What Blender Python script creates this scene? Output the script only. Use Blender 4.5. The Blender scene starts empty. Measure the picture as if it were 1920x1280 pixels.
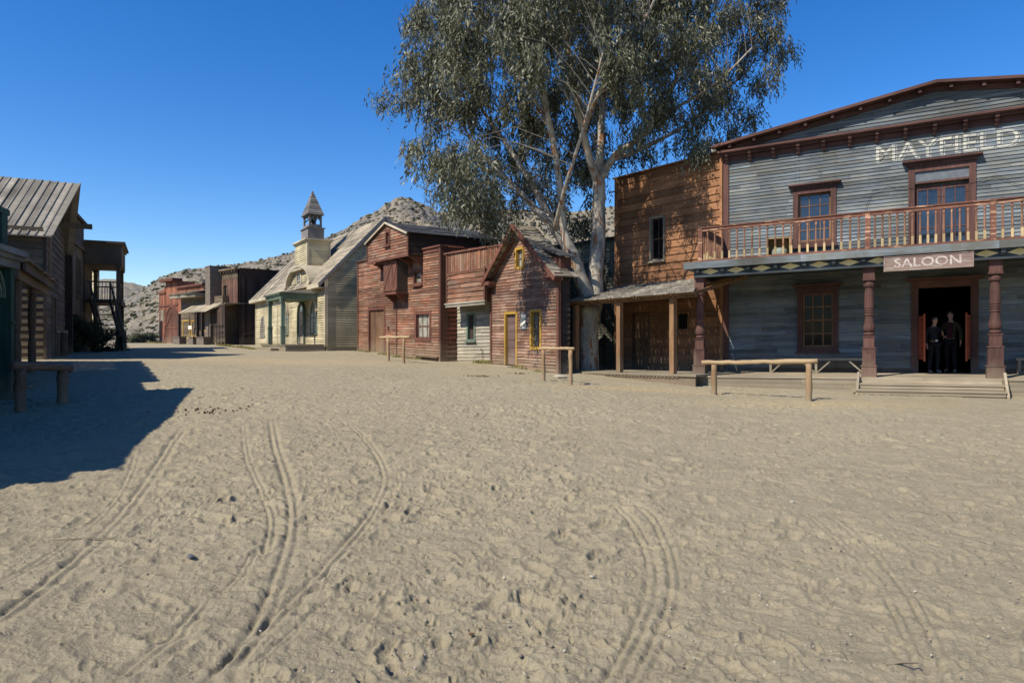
import bpy, bmesh, math, random
import numpy as np
from mathutils import Vector, Matrix
random.seed(7); np.random.seed(7)
rnd = random.random
def ru(a, b): return a + (b - a) * rnd()
R = math.radians
sc = bpy.context.scene
COL = sc.collection
EYE, F, CX, HY = 1.6, 1280.0, 960.0, 630.0     # eye height, focal length and principal row on a 1920 px wide frame

# ------------------------------------------------------------------ camera, sky, sun, exposure
cam = bpy.data.cameras.new('camera'); co = bpy.data.objects.new('camera', cam); COL.objects.link(co)
co.location = (0, 0, EYE); co.rotation_euler = (R(90), 0, 0)
cam.sensor_width = 36; cam.lens = 36 * F / 1920; cam.shift_y = -10 / 1920; cam.clip_end = 5000; cam.clip_start = 0.05
sc.camera = co
SUN_EL = R(47); SD = (0.785, 0.62)               # horizontal travel of the sunlight
w = bpy.data.worlds.new('World'); sc.world = w; w.use_nodes = True
nt = w.node_tree; bg = nt.nodes['Background']
sky = nt.nodes.new('ShaderNodeTexSky'); sky.sky_type = 'NISHITA'; sky.sun_disc = False
sky.sun_elevation = SUN_EL; sky.sun_rotation = math.atan2(-SD[0], -SD[1])
sky.altitude = 500; sky.air_density = 1.0; sky.dust_density = 0.3; sky.ozone_density = 4.0
hs = nt.nodes.new('ShaderNodeHueSaturation'); hs.inputs['Hue'].default_value = 0.509; hs.inputs['Saturation'].default_value = 1.34; hs.inputs['Value'].default_value = 1.36
nt.links.new(sky.outputs[0], hs.inputs['Color']); nt.links.new(hs.outputs[0], bg.inputs[0])
bg.inputs[1].default_value = 0.074
sl = bpy.data.lights.new('sun', 'SUN'); sl.energy = 4.0; sl.angle = R(0.5); sl.color = (1.0, 0.92, 0.80)
so = bpy.data.objects.new('sun', sl); COL.objects.link(so)
dv = Vector((SD[0] * math.cos(SUN_EL), SD[1] * math.cos(SUN_EL), -math.sin(SUN_EL)))
so.rotation_euler = dv.to_track_quat('-Z', 'Y').to_euler(); so.location = (-30, -20, 40)
sc.view_settings.view_transform = 'Standard'; sc.view_settings.look = 'None'
sc.view_settings.exposure = 0.78; sc.view_settings.gamma = 1.0
sc.render.engine = 'CYCLES'

# ------------------------------------------------------------------ materials
def _n(nt, t, **kw):
    n = nt.nodes.new(t)
    for k, v in kw.items():
        if k in n.inputs: n.inputs[k].default_value = v
        else: setattr(n, k, v)
    return n
def newmat(name):
    m = bpy.data.materials.new(name); m.use_nodes = True
    return m, m.node_tree, m.node_tree.nodes['Principled BSDF']
def ramp(nt, fac, stops):
    r = nt.nodes.new('ShaderNodeValToRGB'); e = r.color_ramp.elements
    while len(e) < len(stops): e.new(0.5)
    for i, (p, c) in enumerate(stops):
        e[i].position = p; e[i].color = (c[0], c[1], c[2], 1)
    nt.links.new(fac, r.inputs[0]); return r.outputs[0]
def mixc(nt, fac, a, b, mode='MIX'):
    m = nt.nodes.new('ShaderNodeMix'); m.data_type = 'RGBA'; m.blend_type = mode
    for s, v in ((m.inputs['Factor'], fac), (m.inputs['A'], a), (m.inputs['B'], b)):
        if hasattr(v, 'links'): nt.links.new(v, s)
        elif isinstance(v, (int, float)): s.default_value = v
        else: s.default_value = (v[0], v[1], v[2], 1)
    return m.outputs['Result']
def wood(name, dark, light, other=None, grain='x', peel=None, peel_at=0.6, rough=0.85, vary=0.45, fine=1.0, bump=0.5, dust=True):
    """weathered timber: grain along an axis, every board its own tone, optional worn patches"""
    m, nt, p = newmat(name); L = nt.links.new
    tc = _n(nt, 'ShaderNodeTexCoord'); at = _n(nt, 'ShaderNodeAttribute', attribute_name='rnd')
    off = _n(nt, 'ShaderNodeVectorMath', operation='MULTIPLY_ADD')
    cmb = _n(nt, 'ShaderNodeCombineXYZ')
    mu = _n(nt, 'ShaderNodeMath', operation='MULTIPLY'); mu.inputs[1].default_value = 91.0
    L(at.outputs['Fac'], mu.inputs[0])
    for i in range(3): L(mu.outputs[0], cmb.inputs[i])
    L(tc.outputs['Object'], off.inputs[0]); off.inputs[1].default_value = (1, 1, 1); L(cmb.outputs[0], off.inputs[2])
    mp = _n(nt, 'ShaderNodeMapping'); s = 22 * fine
    mp.inputs['Scale'].default_value = {'x': (1.3, s, s), 'z': (s, s, 1.3), 'y': (s, 1.3, s)}[grain]
    L(off.outputs[0], mp.inputs[0])
    n1 = _n(nt, 'ShaderNodeTexNoise', Scale=1.0, Detail=7.0, Roughness=0.65); L(mp.outputs[0], n1.inputs['Vector'])
    n2 = _n(nt, 'ShaderNodeTexNoise', Scale=1.1, Detail=5.0, Roughness=0.6); L(off.outputs[0], n2.inputs['Vector'])
    n3 = _n(nt, 'ShaderNodeTexNoise', Scale=0.55, Detail=4.0); L(tc.outputs['Object'], n3.inputs['Vector'])
    c = ramp(nt, n1.outputs[0], [(0.3, dark), (0.68, light)])
    if other is not None:
        f = _n(nt, 'ShaderNodeMapRange'); f.inputs[1].default_value = 0.42; f.inputs[2].default_value = 0.62
        L(n2.outputs[0], f.inputs[0]); c = mixc(nt, f.outputs[0], c, other)
    if peel is not None:
        mp2 = _n(nt, 'ShaderNodeMapping'); mp2.inputs['Scale'].default_value = {'x': (2.2, 9, 16), 'z': (16, 9, 2.2), 'y': (9, 2.2, 16)}[grain]
        L(off.outputs[0], mp2.inputs[0])
        n4 = _n(nt, 'ShaderNodeTexNoise', Scale=1.0, Detail=8.0, Roughness=0.7); L(mp2.outputs[0], n4.inputs['Vector'])
        f = _n(nt, 'ShaderNodeMapRange'); f.inputs[1].default_value = peel_at; f.inputs[2].default_value = peel_at + 0.04
        L(n4.outputs[0], f.inputs[0]); c = mixc(nt, f.outputs[0], c, peel)
    h = _n(nt, 'ShaderNodeHueSaturation')
    mr = _n(nt, 'ShaderNodeMapRange'); mr.inputs[3].default_value = 1 - vary; mr.inputs[4].default_value = 1 + vary
    L(at.outputs['Fac'], mr.inputs[0])
    m3 = _n(nt, 'ShaderNodeMapRange'); m3.inputs[1].default_value = 0.3; m3.inputs[2].default_value = 0.7
    m3.inputs[3].default_value = 0.58; m3.inputs[4].default_value = 1.22; L(n3.outputs[0], m3.inputs[0])
    mm = _n(nt, 'ShaderNodeMath', operation='MULTIPLY'); L(mr.outputs[0], mm.inputs[0]); L(m3.outputs[0], mm.inputs[1])
    L(mm.outputs[0], h.inputs['Value']); L(c, h.inputs['Color'])
    sx = _n(nt, 'ShaderNodeSeparateXYZ'); L(tc.outputs['Object'], sx.inputs[0])           # sand splashed up the foot of every wall
    n5 = _n(nt, 'ShaderNodeTexNoise', Scale=3.0, Detail=6.0); L(tc.outputs['Object'], n5.inputs['Vector'])
    m5 = _n(nt, 'ShaderNodeMath', operation='MULTIPLY_ADD'); L(n5.outputs[0], m5.inputs[0]); m5.inputs[1].default_value = -1.1; L(sx.outputs['Z'], m5.inputs[2])
    r5 = _n(nt, 'ShaderNodeMapRange'); r5.inputs[1].default_value = -.75; r5.inputs[2].default_value = .15; r5.inputs[3].default_value = .6; r5.inputs[4].default_value = 0; L(m5.outputs[0], r5.inputs[0])
    L(mixc(nt, r5.outputs[0] if dust else 0.0, h.outputs[0], (.24, .20, .135)), p.inputs['Base Color'])
    p.inputs['Roughness'].default_value = rough; p.inputs['Specular IOR Level'].default_value = 0.25
    b = _n(nt, 'ShaderNodeBump', Strength=bump, Distance=0.006); L(n1.outputs[0], b.inputs['Height']); L(b.outputs[0], p.inputs['Normal'])
    return m
def plain(name, col, rough=0.7, spec=0.3, metal=0.0, noise=0.2, scale=6.0):
    m, nt, p = newmat(name); L = nt.links.new
    tc = _n(nt, 'ShaderNodeTexCoord')
    n = _n(nt, 'ShaderNodeTexNoise', Scale=scale, Detail=6.0); L(tc.outputs['Object'], n.inputs['Vector'])
    c = ramp(nt, n.outputs[0], [(0.3, [x * (1 - noise) for x in col]), (0.7, [min(1, x * (1 + noise)) for x in col])])
    L(c, p.inputs['Base Color']); p.inputs['Roughness'].default_value = rough
    p.inputs['Specular IOR Level'].default_value = spec; p.inputs['Metallic'].default_value = metal
    b = _n(nt, 'ShaderNodeBump', Strength=0.3, Distance=0.005); L(n.outputs[0], b.inputs['Height']); L(b.outputs[0], p.inputs['Normal'])
    return m
def glassy(name, col, rough=0.12, spec=0.8):
    m, nt, p = newmat(name); L = nt.links.new
    tc = _n(nt, 'ShaderNodeTexCoord')
    n = _n(nt, 'ShaderNodeTexNoise', Scale=3.0, Detail=5.0); L(tc.outputs['Object'], n.inputs['Vector'])
    L(ramp(nt, n.outputs[0], [(0.35, [x * .6 for x in col]), (0.7, [x * 1.5 for x in col])]), p.inputs['Base Color'])
    p.inputs['Roughness'].default_value = rough; p.inputs['Specular IOR Level'].default_value = spec
    b = _n(nt, 'ShaderNodeBump', Strength=0.08, Distance=0.01); L(n.outputs[0], b.inputs['Height']); L(b.outputs[0], p.inputs['Normal'])
    return m
M = {}
def worn(name, paint, under, cover=.5):
    m, nt, p = newmat(name); L = nt.links.new; tc = _n(nt, 'ShaderNodeTexCoord'); mp = _n(nt, 'ShaderNodeMapping'); mp.inputs['Scale'].default_value = (3, 8, 22); L(tc.outputs['Object'], mp.inputs[0])
    n = _n(nt, 'ShaderNodeTexNoise', Scale=1.0, Detail=8.0, Roughness=.75); L(mp.outputs[0], n.inputs['Vector'])
    f = _n(nt, 'ShaderNodeMapRange'); f.inputs[1].default_value = cover - .07; f.inputs[2].default_value = cover + .07; L(n.outputs[0], f.inputs[0])
    L(mixc(nt, f.outputs[0], paint, under), p.inputs['Base Color']); p.inputs['Roughness'].default_value = .85; p.inputs['Specular IOR Level'].default_value = .2; return m
M['gray'] = wood('weathered_blue_grey_clapboard', (.046, .058, .068), (.185, .210, .222), (.145, .148, .130), peel=(.34, .19, .11), peel_at=0.675, vary=.34)
M['graypaint'] = wood('old_blue_grey_paint', (.09, .105, .11), (.16, .18, .185), vary=.1, bump=.2)
M['gray2'] = wood('worn_blue_grey_porch_paint', (.07, .09, .10), (.22, .25, .26), (.12, .12, .10), vary=.2)
M['trim'] = wood('dark_oxblood_trim_paint', (.060, .030, .025), (.130, .064, .050), vary=.2, bump=.25)
M['trimz'] = wood('dark_oxblood_trim_paint_upright', (.060, .030, .025), (.130, .064, .050), grain='z', peel=(.20, .13, .075), peel_at=.70, vary=.2, bump=.25)
M['rail'] = wood('worn_red_rail_paint', (.11, .048, .033), (.22, .10, .066), peel=(.50, .30, .19), peel_at=0.56, vary=.15)
M['balt'] = wood('baluster_brown_paint', (.15, .07, .045), (.28, .15, .09), grain='z', peel=(.45, .30, .17), peel_at=.6, vary=.25)
M['balb'] = wood('baluster_bare_cream', (.30, .21, .10), (.48, .36, .19), grain='z', peel=(.25, .14, .08), peel_at=.66, vary=.25)
M['brown'] = wood('rust_brown_broad_boards', (.11, .050, .023), (.34, .168, .080), (.23, .112, .052), peel=(.30, .22, .14), peel_at=.74, vary=.30)
M['brownd'] = wood('dark_brown_planks', (.050, .026, .015), (.13, .072, .042), (.085, .052, .035), vary=.3)
M['post'] = wood('rough_ochre_post', (.10, .052, .024), (.26, .15, .075), grain='z', vary=.2)
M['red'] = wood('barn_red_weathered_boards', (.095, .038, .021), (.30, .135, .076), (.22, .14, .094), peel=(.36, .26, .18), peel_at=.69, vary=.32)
M['redtrim'] = wood('barn_red_trim', (.085, .034, .023), (.17, .070, .047), vary=.2)
M['redtrimz'] = wood('barn_red_trim_upright', (.085, .036, .024), (.17, .076, .050), grain='z', vary=.2)
M['pinkish'] = wood('faded_mauve_red_boards', (.10, .046, .029), (.28, .148, .096), (.25, .17, .12), peel=(.38, .28, .21), peel_at=.66, vary=.34)
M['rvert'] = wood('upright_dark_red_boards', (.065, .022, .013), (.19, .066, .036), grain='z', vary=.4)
M['cream'] = wood('cream_clapboard', (.34, .29, .175), (.58, .51, .33), (.47, .41, .255), peel=(.28, .22, .15), peel_at=.72, vary=.16)
M['creamd'] = wood('bleached_cream_boards', (.20, .18, .135), (.45, .42, .33), (.32, .29, .22), peel=(.16, .13, .10), peel_at=.66, vary=.28)
M['creamtrim'] = wood('cream_trim', (.34, .30, .20), (.54, .48, .34), (.42, .36, .26), vary=.12)
M['croof'] = wood('pale_bleached_shingles', (.22, .185, .13), (.43, .375, .275), (.34, .29, .21), vary=.25)
M['green'] = wood('sage_green_paint', (.09, .135, .10), (.17, .23, .175), grain='z', vary=.12, bump=.2)
M['dgreen'] = wood('bottle_green_paint', (.012, .045, .035), (.03, .085, .065), grain='z', vary=.2, bump=.2)
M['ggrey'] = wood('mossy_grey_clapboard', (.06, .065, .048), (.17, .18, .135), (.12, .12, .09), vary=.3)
M['yellow'] = wood('mustard_yellow_paint', (.30, .175, .028), (.44, .27, .05), peel=(.18, .12, .06), peel_at=.64, vary=.12, bump=.2)
M['groof'] = wood('grey_plank_roof', (.10, .088, .066), (.27, .24, .185), (.19, .17, .13), grain='y', vary=.4)
M['sroof'] = wood('grey_split_shingles', (.12, .105, .08), (.34, .31, .25), (.22, .20, .16), grain='y', vary=.4)
M['spire'] = wood('silver_grey_spire_boards', (.12, .11, .105), (.30, .28, .26), (.20, .19, .175), vary=.35)
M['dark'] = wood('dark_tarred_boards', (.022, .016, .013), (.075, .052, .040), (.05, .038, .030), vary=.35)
M['darkv'] = wood('dark_upright_boards', (.020, .014, .012), (.085, .055, .040), (.055, .035, .026), grain='z', vary=.45)
M['droof'] = wood('dark_roof_boards', (.025, .025, .027), (.085, .085, .088), (.05, .05, .05), vary=.35)
M['lwood'] = wood('grey_brown_old_boards', (.060, .044, .028), (.17, .132, .088), (.12, .092, .06), vary=.3)
M['lwoodv'] = wood('grey_brown_old_upright_boards', (.060, .044, .028), (.175, .135, .09), (.12, .092, .06), grain='z', vary=.35)
M['deck'] = wood('sun_bleached_deck_boards', (.20, .16, .105), (.42, .35, .24), (.30, .26, .19), vary=.22)
M['deckd'] = wood('grey_deck_front_boards', (.11, .10, .08), (.28, .25, .19), (.20, .17, .12), peel=(.32, .26, .17), peel_at=.6, vary=.25)
M['log'] = wood('bare_log', (.22, .15, .075), (.44, .33, .19), (.34, .25, .14), vary=.15)
M['logz'] = wood('bare_log_upright', (.20, .13, .065), (.40, .29, .165), (.28, .17, .085), grain='z', vary=.2)
M['logd'] = wood('dark_log', (.07, .045, .028), (.17, .115, .075), vary=.25)
M['adobe'] = plain('rough_plaster', (.15, .125, .10), .95, .1, 0, .25, 5)
M['glass'] = glassy('reflecting_window_glass', (.016, .020, .028), .07, .9)
M['glassd'] = glassy('dusty_dark_glass', (.008, .008, .009), .05, .08)
M['curtain'] = glassy('glass_over_pale_curtain', (.26, .25, .21), .25, .5)
M['glassg'] = glassy('grey_dusty_glass', (.09, .095, .085), .25, .5)
M['black'] = plain('dark_interior_boards', (.012, .009, .008), .9, .1)
M['diamond'] = plain('ochre_diamond_paint', (.66, .50, .22), .8, .2, 0, .15)
M['beam'] = wood('dark_teal_beam_paint', (.022, .028, .032), (.07, .085, .09), vary=.2)
M['white'] = plain('cream_sign_paint', (.66, .63, .50), .8, .2, 0, .22, 9)
M['letter'] = worn('flaking_cream_letter_paint', (.46, .44, .36), (.16, .175, .18), .53)
M['letter2'] = worn('faded_cream_sign_paint', (.50, .45, .39), (.27, .18, .17), .53)
M['rorange'] = wood('orange_red_upright_boards', (.12, .042, .024), (.29, .12, .068), grain='z', vary=.35)
M['dbrownv'] = wood('deep_brown_upright_boards', (.05, .026, .019), (.14, .075, .054), grain='z', vary=.35)
M['sign'] = wood('faded_plum_sign_board', (.16, .088, .085), (.30, .20, .19), peel=(.40, .33, .30), peel_at=.54, vary=.1)
M['iron'] = plain('rusty_iron', (.045, .032, .026), .6, .4, .6)
M['bronze'] = plain('dark_bronze', (.05, .042, .03), .5, .5, .7)
M['orange'] = wood('orange_red_swing_door_paint', (.26, .055, .022), (.40, .10, .045), grain='z', vary=.1, bump=.2)
M['doorw'] = wood('bare_brown_door_boards', (.085, .042, .020), (.21, .12, .062), (.17, .11, .068), grain='z', vary=.3)
M['plumdoor'] = wood('dull_plum_door', (.10, .062, .055), (.19, .125, .11), vary=.15)
M['stone'] = plain('pale_stone', (.33, .30, .23), .9, .2, 0, .25, 3)
M['dstone'] = plain('dark_pebble', (.10, .10, .105), .8, .3)
M['dung'] = plain('dry_dung', (.085, .042, .018), .95, .1, 0, .5, 30)
M['poster'] = plain('slate_poster_board', (.11, .125, .135), .7, .3, 0, .15)
M['greypanel'] = plain('slate_grey_transom_panel', (.10, .115, .125), .6, .4, 0, .25)
M['box'] = plain('tan_crate_board', (.34, .24, .11), .8)
M['acgrey'] = plain('grey_green_drum', (.20, .23, .20), .6)

# ------------------------------------------------------------------ mesh builder
class MB:
    def __init__(s, k=0.0): s.v = []; s.f = []; s.r = []; s.m = []; s.k = k; s.mi = 0; s.st = []
    def poly(s, pts, faces, r=None):
        b = len(s.v); s.st.append((b, len(s.f))); s.v += [tuple(p) for p in pts]
        if r is None: r = rnd()
        for f in faces: s.f.append([b + i for i in f]); s.r.append(r); s.m.append(s.mi)
    def hexa(s, p, r=None):
        s.poly(p, [(0, 3, 2, 1), (4, 5, 6, 7), (0, 1, 5, 4), (1, 2, 6, 5), (2, 3, 7, 6), (3, 0, 4, 7)], r)
    def box(s, x0, x1, y0, y1, z0, z1, r=None):
        s.hexa([(x0, y0, z0), (x1, y0, z0), (x1, y1, z0), (x0, y1, z0), (x0, y0, z1), (x1, y0, z1), (x1, y1, z1), (x0, y1, z1)], r)
    def prism(s, poly, y0, y1, r=None):                       # polygon in x-z, extruded in y
        n = len(poly)
        s.poly([(x, y0, z) for x, z in poly] + [(x, y1, z) for x, z in poly],
               [tuple(range(n))[::-1] if False else tuple(range(n)), tuple(range(2 * n - 1, n - 1, -1))] + [(i, n + i, n + (i + 1) % n, (i + 1) % n) for i in range(n)], r)
    def prismx(s, poly, x0, x1, r=None):                      # polygon in y-z, extruded in x
        n = len(poly)
        s.poly([(x0, y, z) for y, z in poly] + [(x1, y, z) for y, z in poly],
               [tuple(range(n)), tuple(range(2 * n - 1, n - 1, -1))] + [(i, n + i, n + (i + 1) % n, (i + 1) % n) for i in range(n)], r)
    def beam(s, p, q, w, h, up=(0, 0, 1), r=None):
        p = Vector(p); q = Vector(q); d = (q - p).normalized(); up = Vector(up)
        a = d.cross(up)
        if a.length < 1e-4: a = d.cross(Vector((0, 1, 0)))
        a.normalize(); b = a.cross(d).normalized(); a *= w / 2; b *= h / 2
        s.hexa([p - a - b, p + a - b, q + a - b, q - a - b, p - a + b, p + a + b, q + a + b, q - a + b], r)
    def tube(s, path, rad, n=8, r=None, cap=True, wob=0.0):
        path = [Vector(p) for p in path]; rings = []; rr = rnd() if r is None else r
        d0 = (path[1] - path[0]).normalized(); ref = Vector((0, 0, 1)) if abs(d0.z) < .8 else Vector((1, 0, 0))
        b = len(s.v)
        for i, p in enumerate(path):
            d = (path[min(i + 1, len(path) - 1)] - path[max(i - 1, 0)]).normalized()
            a = d.cross(ref).normalized(); c = a.cross(d).normalized()
            for j in range(n):
                t = 2 * math.pi * j / n; q = rad[i] * (1 + ru(-wob, wob))
                s.v.append(tuple(p + a * math.cos(t) * q + c * math.sin(t) * q))
        for i in range(len(path) - 1):
            for j in range(n):
                s.f.append([b + i * n + j, b + i * n + (j + 1) % n, b + (i + 1) * n + (j + 1) % n, b + (i + 1) * n + j]); s.r.append(rr); s.m.append(s.mi)
        if cap:
            s.f.append([b + j for j in range(n)][::-1]); s.r.append(rr); s.m.append(s.mi)
            s.f.append([b + (len(path) - 1) * n + j for j in range(n)]); s.r.append(rr); s.m.append(s.mi)
    def lathe(s, prof, cx, cy, n=12, rot=0.0, r=None):        # prof: (radius, z)
        rr = rnd() if r is None else r; b = len(s.v)
        for q, z in prof:
            for j in range(n):
                t = rot + 2 * math.pi * j / n; s.v.append((cx + q * math.cos(t), cy + q * math.sin(t), z))
        for i in range(len(prof) - 1):
            for j in range(n):
                s.f.append([b + i * n + j, b + i * n + (j + 1) % n, b + (i + 1) * n + (j + 1) % n, b + (i + 1) * n + j]); s.r.append(rr); s.m.append(s.mi)
        s.f.append([b + j for j in range(n)][::-1]); s.r.append(rr); s.m.append(s.mi)
        s.f.append([b + (len(prof) - 1) * n + j for j in range(n)]); s.r.append(rr); s.m.append(s.mi)
    def siding(s, x0, x1, z0, z1, y=0.0, row=.12, holes=(), ends=None, th=.034, tt=.008, bl=(1.6, 3.6), jit=.004, loose=0.0):
        """lapped boards facing -y; ends(z)->(xa, xb) clips to a gable outline; holes = (x0, x1, z0, z1)"""
        z = z0
        while z < z1 - .01:
            ze = min(z + row, z1)
            cuts = [x0 - ru(0, bl[0])]
            while cuts[-1] < x1: cuts.append(cuts[-1] + ru(*bl))
            for a, b_ in zip(cuts, cuts[1:]):
                r = rnd(); a = max(a, x0); b_ = min(b_, x1)
                if b_ - a < .02: continue
                dz0, dz1, dt = ru(-jit, jit), ru(-jit, jit), ru(-jit, jit) * .5
                if loose and rnd() < loose: dz0 += ru(-.04, .012); dt += .012
                xs = sorted(set([a, b_] + [h[i] for h in holes for i in (0, 1) if a < h[i] < b_]))
                for p, q in zip(xs, xs[1:]):
                    m = (p + q) / 2; zi = [(z, ze)]
                    for h in holes:
                        if h[0] < m < h[1]:
                            nz = []
                            for c, d in zi:
                                if h[2] > c: nz.append((c, min(d, h[2])))
                                if h[3] < d: nz.append((max(c, h[3]), d))
                            zi = [(c, d) for c, d in nz if d - c > .004]
                    for c, d in zi:
                        pb, qb, pt, qt = p, q, p, q
                        if ends:
                            ea, eb = ends(c), ends(d)
                            pb, qb = max(p, ea[0]), min(q, ea[1]); pt, qt = max(p, eb[0]), min(q, eb[1])
                            if qb - pb < .005: continue
                            if qt < pt: pt = qt = (pt + qt) / 2
                        g = .002
                        yb = y - (th + dt) * (1 - (c - z) / row) - tt; yt = y - (th + dt) * (1 - (d - z) / row) - tt
                        fr = lambda xx: dz0 + (dz1 - dz0) * (xx - a) / (b_ - a)
                        zb1 = c + (fr(pb) if c == z else 0); zb2 = c + (fr(qb) if c == z else 0)
                        s.hexa([(pb + g, yb, zb1), (qb - g, yb, zb2), (qb - g, y, zb2), (pb + g, y, zb1),
                                (pt + g, yt, d + .012), (qt - g, yt, d + .012), (qt - g, y, d + .012), (pt + g, y, d + .012)], r)
            z = ze
    def uprights(s, x0, x1, z0, z1, y=0.0, wd=.2, holes=(), th=.03, zt=None, gap=.008, raga=0.0):
        x = x0
        while x < x1 - .02:
            xe = min(x + wd * ru(.75, 1.25), x1); m = (x + xe) / 2; zi = [(z0 - ru(0, raga), (zt(m) if zt else z1) + ru(-raga, raga))]
            for h in holes:
                if h[0] < m < h[1]:
                    nz = []
                    for c, d in zi:
                        if h[2] > c: nz.append((c, min(d, h[2])))
                        if h[3] < d: nz.append((max(c, h[3]), d))
                    zi = [q for q in nz if q[1] - q[0] > .01]
            r = rnd(); t = th * ru(.7, 1.2)
            for c, d in zi: s.box(x, xe - gap, y - t, y, c, d, r)
            x = xe
    def planks(s, A, B, C, D, n, th=.03, gap=.01, lift=.0, rag=.0):
        """boards running A->D, laid side by side from A-B to D-C"""
        A, B, C, D = map(Vector, (A, B, C, D)); N = (B - A).cross(D - A).normalized()
        for i in range(n):
            a, b = i / n, (i + 1) / n; g = gap / max(.01, (B - A).length)
            p, q = A.lerp(B, a), A.lerp(B, b - g); u, v = D.lerp(C, a), D.lerp(C, b - g)
            e = (A - D).normalized() * ru(0, rag); p = p + e; q = q + e
            o = N * (th + ru(0, lift)); o2 = N * (th + ru(0, lift)); z = N * 0
            s.hexa([p, q, v, u, p + o, q + o2, v + o2, u + o])
    def courses(s, A, B, C, D, n, th=.03, split=0, rag=0.0):
        """overlapping courses parallel to A-B climbing to D-C"""
        A, B, C, D = map(Vector, (A, B, C, D)); N = (B - A).cross(D - A).normalized()
        for i in range(n):
            a, b = i / n, (i + 1.25) / n if i < n - 1 else 1.0
            m = max(1, split); xs = [0] + sorted(min(.99, max(.01, (j + ru(-.35, .35)) / m)) for j in range(1, m)) + [1]
            for x, xe in zip(xs, xs[1:]):
                lo0 = A.lerp(D, a).lerp(B.lerp(C, a), x); lo1 = A.lerp(D, a).lerp(B.lerp(C, a), xe - (.002 if m > 1 else 0))
                hi0 = A.lerp(D, b).lerp(B.lerp(C, b), x); hi1 = A.lerp(D, b).lerp(B.lerp(C, b), xe - (.002 if m > 1 else 0))
                e = (A - D).normalized() * ru(0, rag); lo0 = lo0 + e; lo1 = lo1 + e
                t = th * ru(.8, 1.4)
                s.hexa([lo0, lo1, hi1, hi0, lo0 + N * t * 1.6, lo1 + N * t * 1.6, hi1 + N * t * .5, hi0 + N * t * .5])
    def build(s, name, mat, parent=None, smooth=False):
        me = bpy.data.meshes.new(name)
        vs = [(x, y, z + s.k * x) for x, y, z in s.v] if s.k else s.v
        me.from_pydata(vs, [], s.f)
        at = me.attributes.new('rnd', 'FLOAT', 'FACE'); at.data.foreach_set('value', s.r)
        for m in (mat if isinstance(mat, (list, tuple)) else [mat]): me.materials.append(m)
        if isinstance(mat, (list, tuple)): me.polygons.foreach_set('material_index', s.m)
        bm = bmesh.new(); bm.from_mesh(me); bmesh.ops.recalc_face_normals(bm, faces=bm.faces); bm.to_mesh(me); bm.free()
        if smooth: me.polygons.foreach_set('use_smooth', [True] * len(me.polygons))
        o = bpy.data.objects.new(name, me); COL.objects.link(o); o.parent = parent
        return o
def tag(o, label=None, cat=None, group=None, kind=None):
    if label: o['label'] = label
    if cat: o['category'] = cat
    if group: o['group'] = group
    if kind: o['kind'] = kind
    return o
def empty(name, loc, rz=0.0, label=None, cat=None, group=None):
    o = bpy.data.objects.new(name, None); COL.objects.link(o); o.location = loc; o.rotation_euler = (0, 0, rz)
    o.empty_display_size = .3; return tag(o, label, cat, group)
def copy_tree(o, parent=None):
    c = o.copy(); COL.objects.link(c); c.parent = parent
    for ch in list(o.children): copy_tree(ch, c)
    return c
def XY(px, D): return ((px - CX) / F * D, D)

# ------------------------------------------------------------------ ground heights
GP = [(960, 1280, 3.15), (100, 1280, 3.15), (1850, 1280, 3.15)]
CT = [(-8, 1, .02), (8, 1, 0), (0, -8, 0), (-12, -8, .1), (12, -8, 0), (-6, 5, .05), (6, 6, 0), (0, 7, .03), (0, 10.5, .09), (-6, 10.5, .18), (6, 10.5, .04), (12, 10.5, .02),
      (-10.3, 14, .29), (-7.4, 16.4, .34), (-1, 16, .25), (5, 16.3, .14), (10.3, 15.2, .07), (13.5, 14.2, .08), (6, 20.6, -.03), (7.2, 19.2, -.01), (5.6, 19.5, .02), (8.4, 18, .03), (9.6, 17, .05), (4.6, 20.6, .18), (2.2, 23.6, .28), (3.5, 25.8, .3),
      (.9, 19.8, .36), (1.6, 23.6, .36), (-.8, 27.8, .43), (-2, 28.5, .5), (-3, 29.4, .56), (-8.5, 37.6, .72), (-10.4, 37.4, .83), (-19.4, 50.5, .86), (-15, 43, .85), (-11, 22, .60), (-16, 24.5, .79),
      (-22, 38, .82), (-13, 30, .75), (-6, 21, .5), (-6, 27, .62), (-20, 50, .95), (-31, 60, .95), (0, 40, .7), (10, 40, .5), (25, 30, .3), (25, 15, .1), (-30, 30, .9), (-30, 10, .4),
      (0, 80, 1.0), (-60, 80, 1.0), (60, 80, 1.0), (60, 0, 0), (-60, 0, .3), (0, -60, 0)]
CT = np.array(CT)
def gz(x, y):
    x = np.asarray(x, float); y = np.asarray(y, float); num = np.zeros_like(x); den = np.zeros_like(x)
    r = np.hypot(x, y); sg = 1.3 + .062 * r
    for cx, cy, cz in CT:
        d2 = (x - cx) ** 2 + (y - cy) ** 2
        wt = np.exp(-d2 / (2 * sg * sg)) + .02 / (1 + (d2 / 9) ** 2)
        num += wt * cz; den += wt
    return num / den
def gzf(x, y): return float(gz(x, y))
def hsh(ix, iy, s):
    h = (ix.astype(np.int64) * 374761393 + iy.astype(np.int64) * 668265263 + s * 974634777) & 0x7fffffff
    h = ((h ^ (h >> 13)) * 1274126177) & 0x7fffffff
    return ((h ^ (h >> 16)) & 0xffffff) / float(0xffffff)
def vn(x, y, s=0):
    ix, iy = np.floor(x), np.floor(y); fx, fy = x - ix, y - iy
    fx = fx * fx * (3 - 2 * fx); fy = fy * fy * (3 - 2 * fy)
    a, b, c, d = hsh(ix, iy, s), hsh(ix + 1, iy, s), hsh(ix, iy + 1, s), hsh(ix + 1, iy + 1, s)
    return (a * (1 - fx) + b * fx) * (1 - fy) + (c * (1 - fx) + d * fx) * fy - .5
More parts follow.
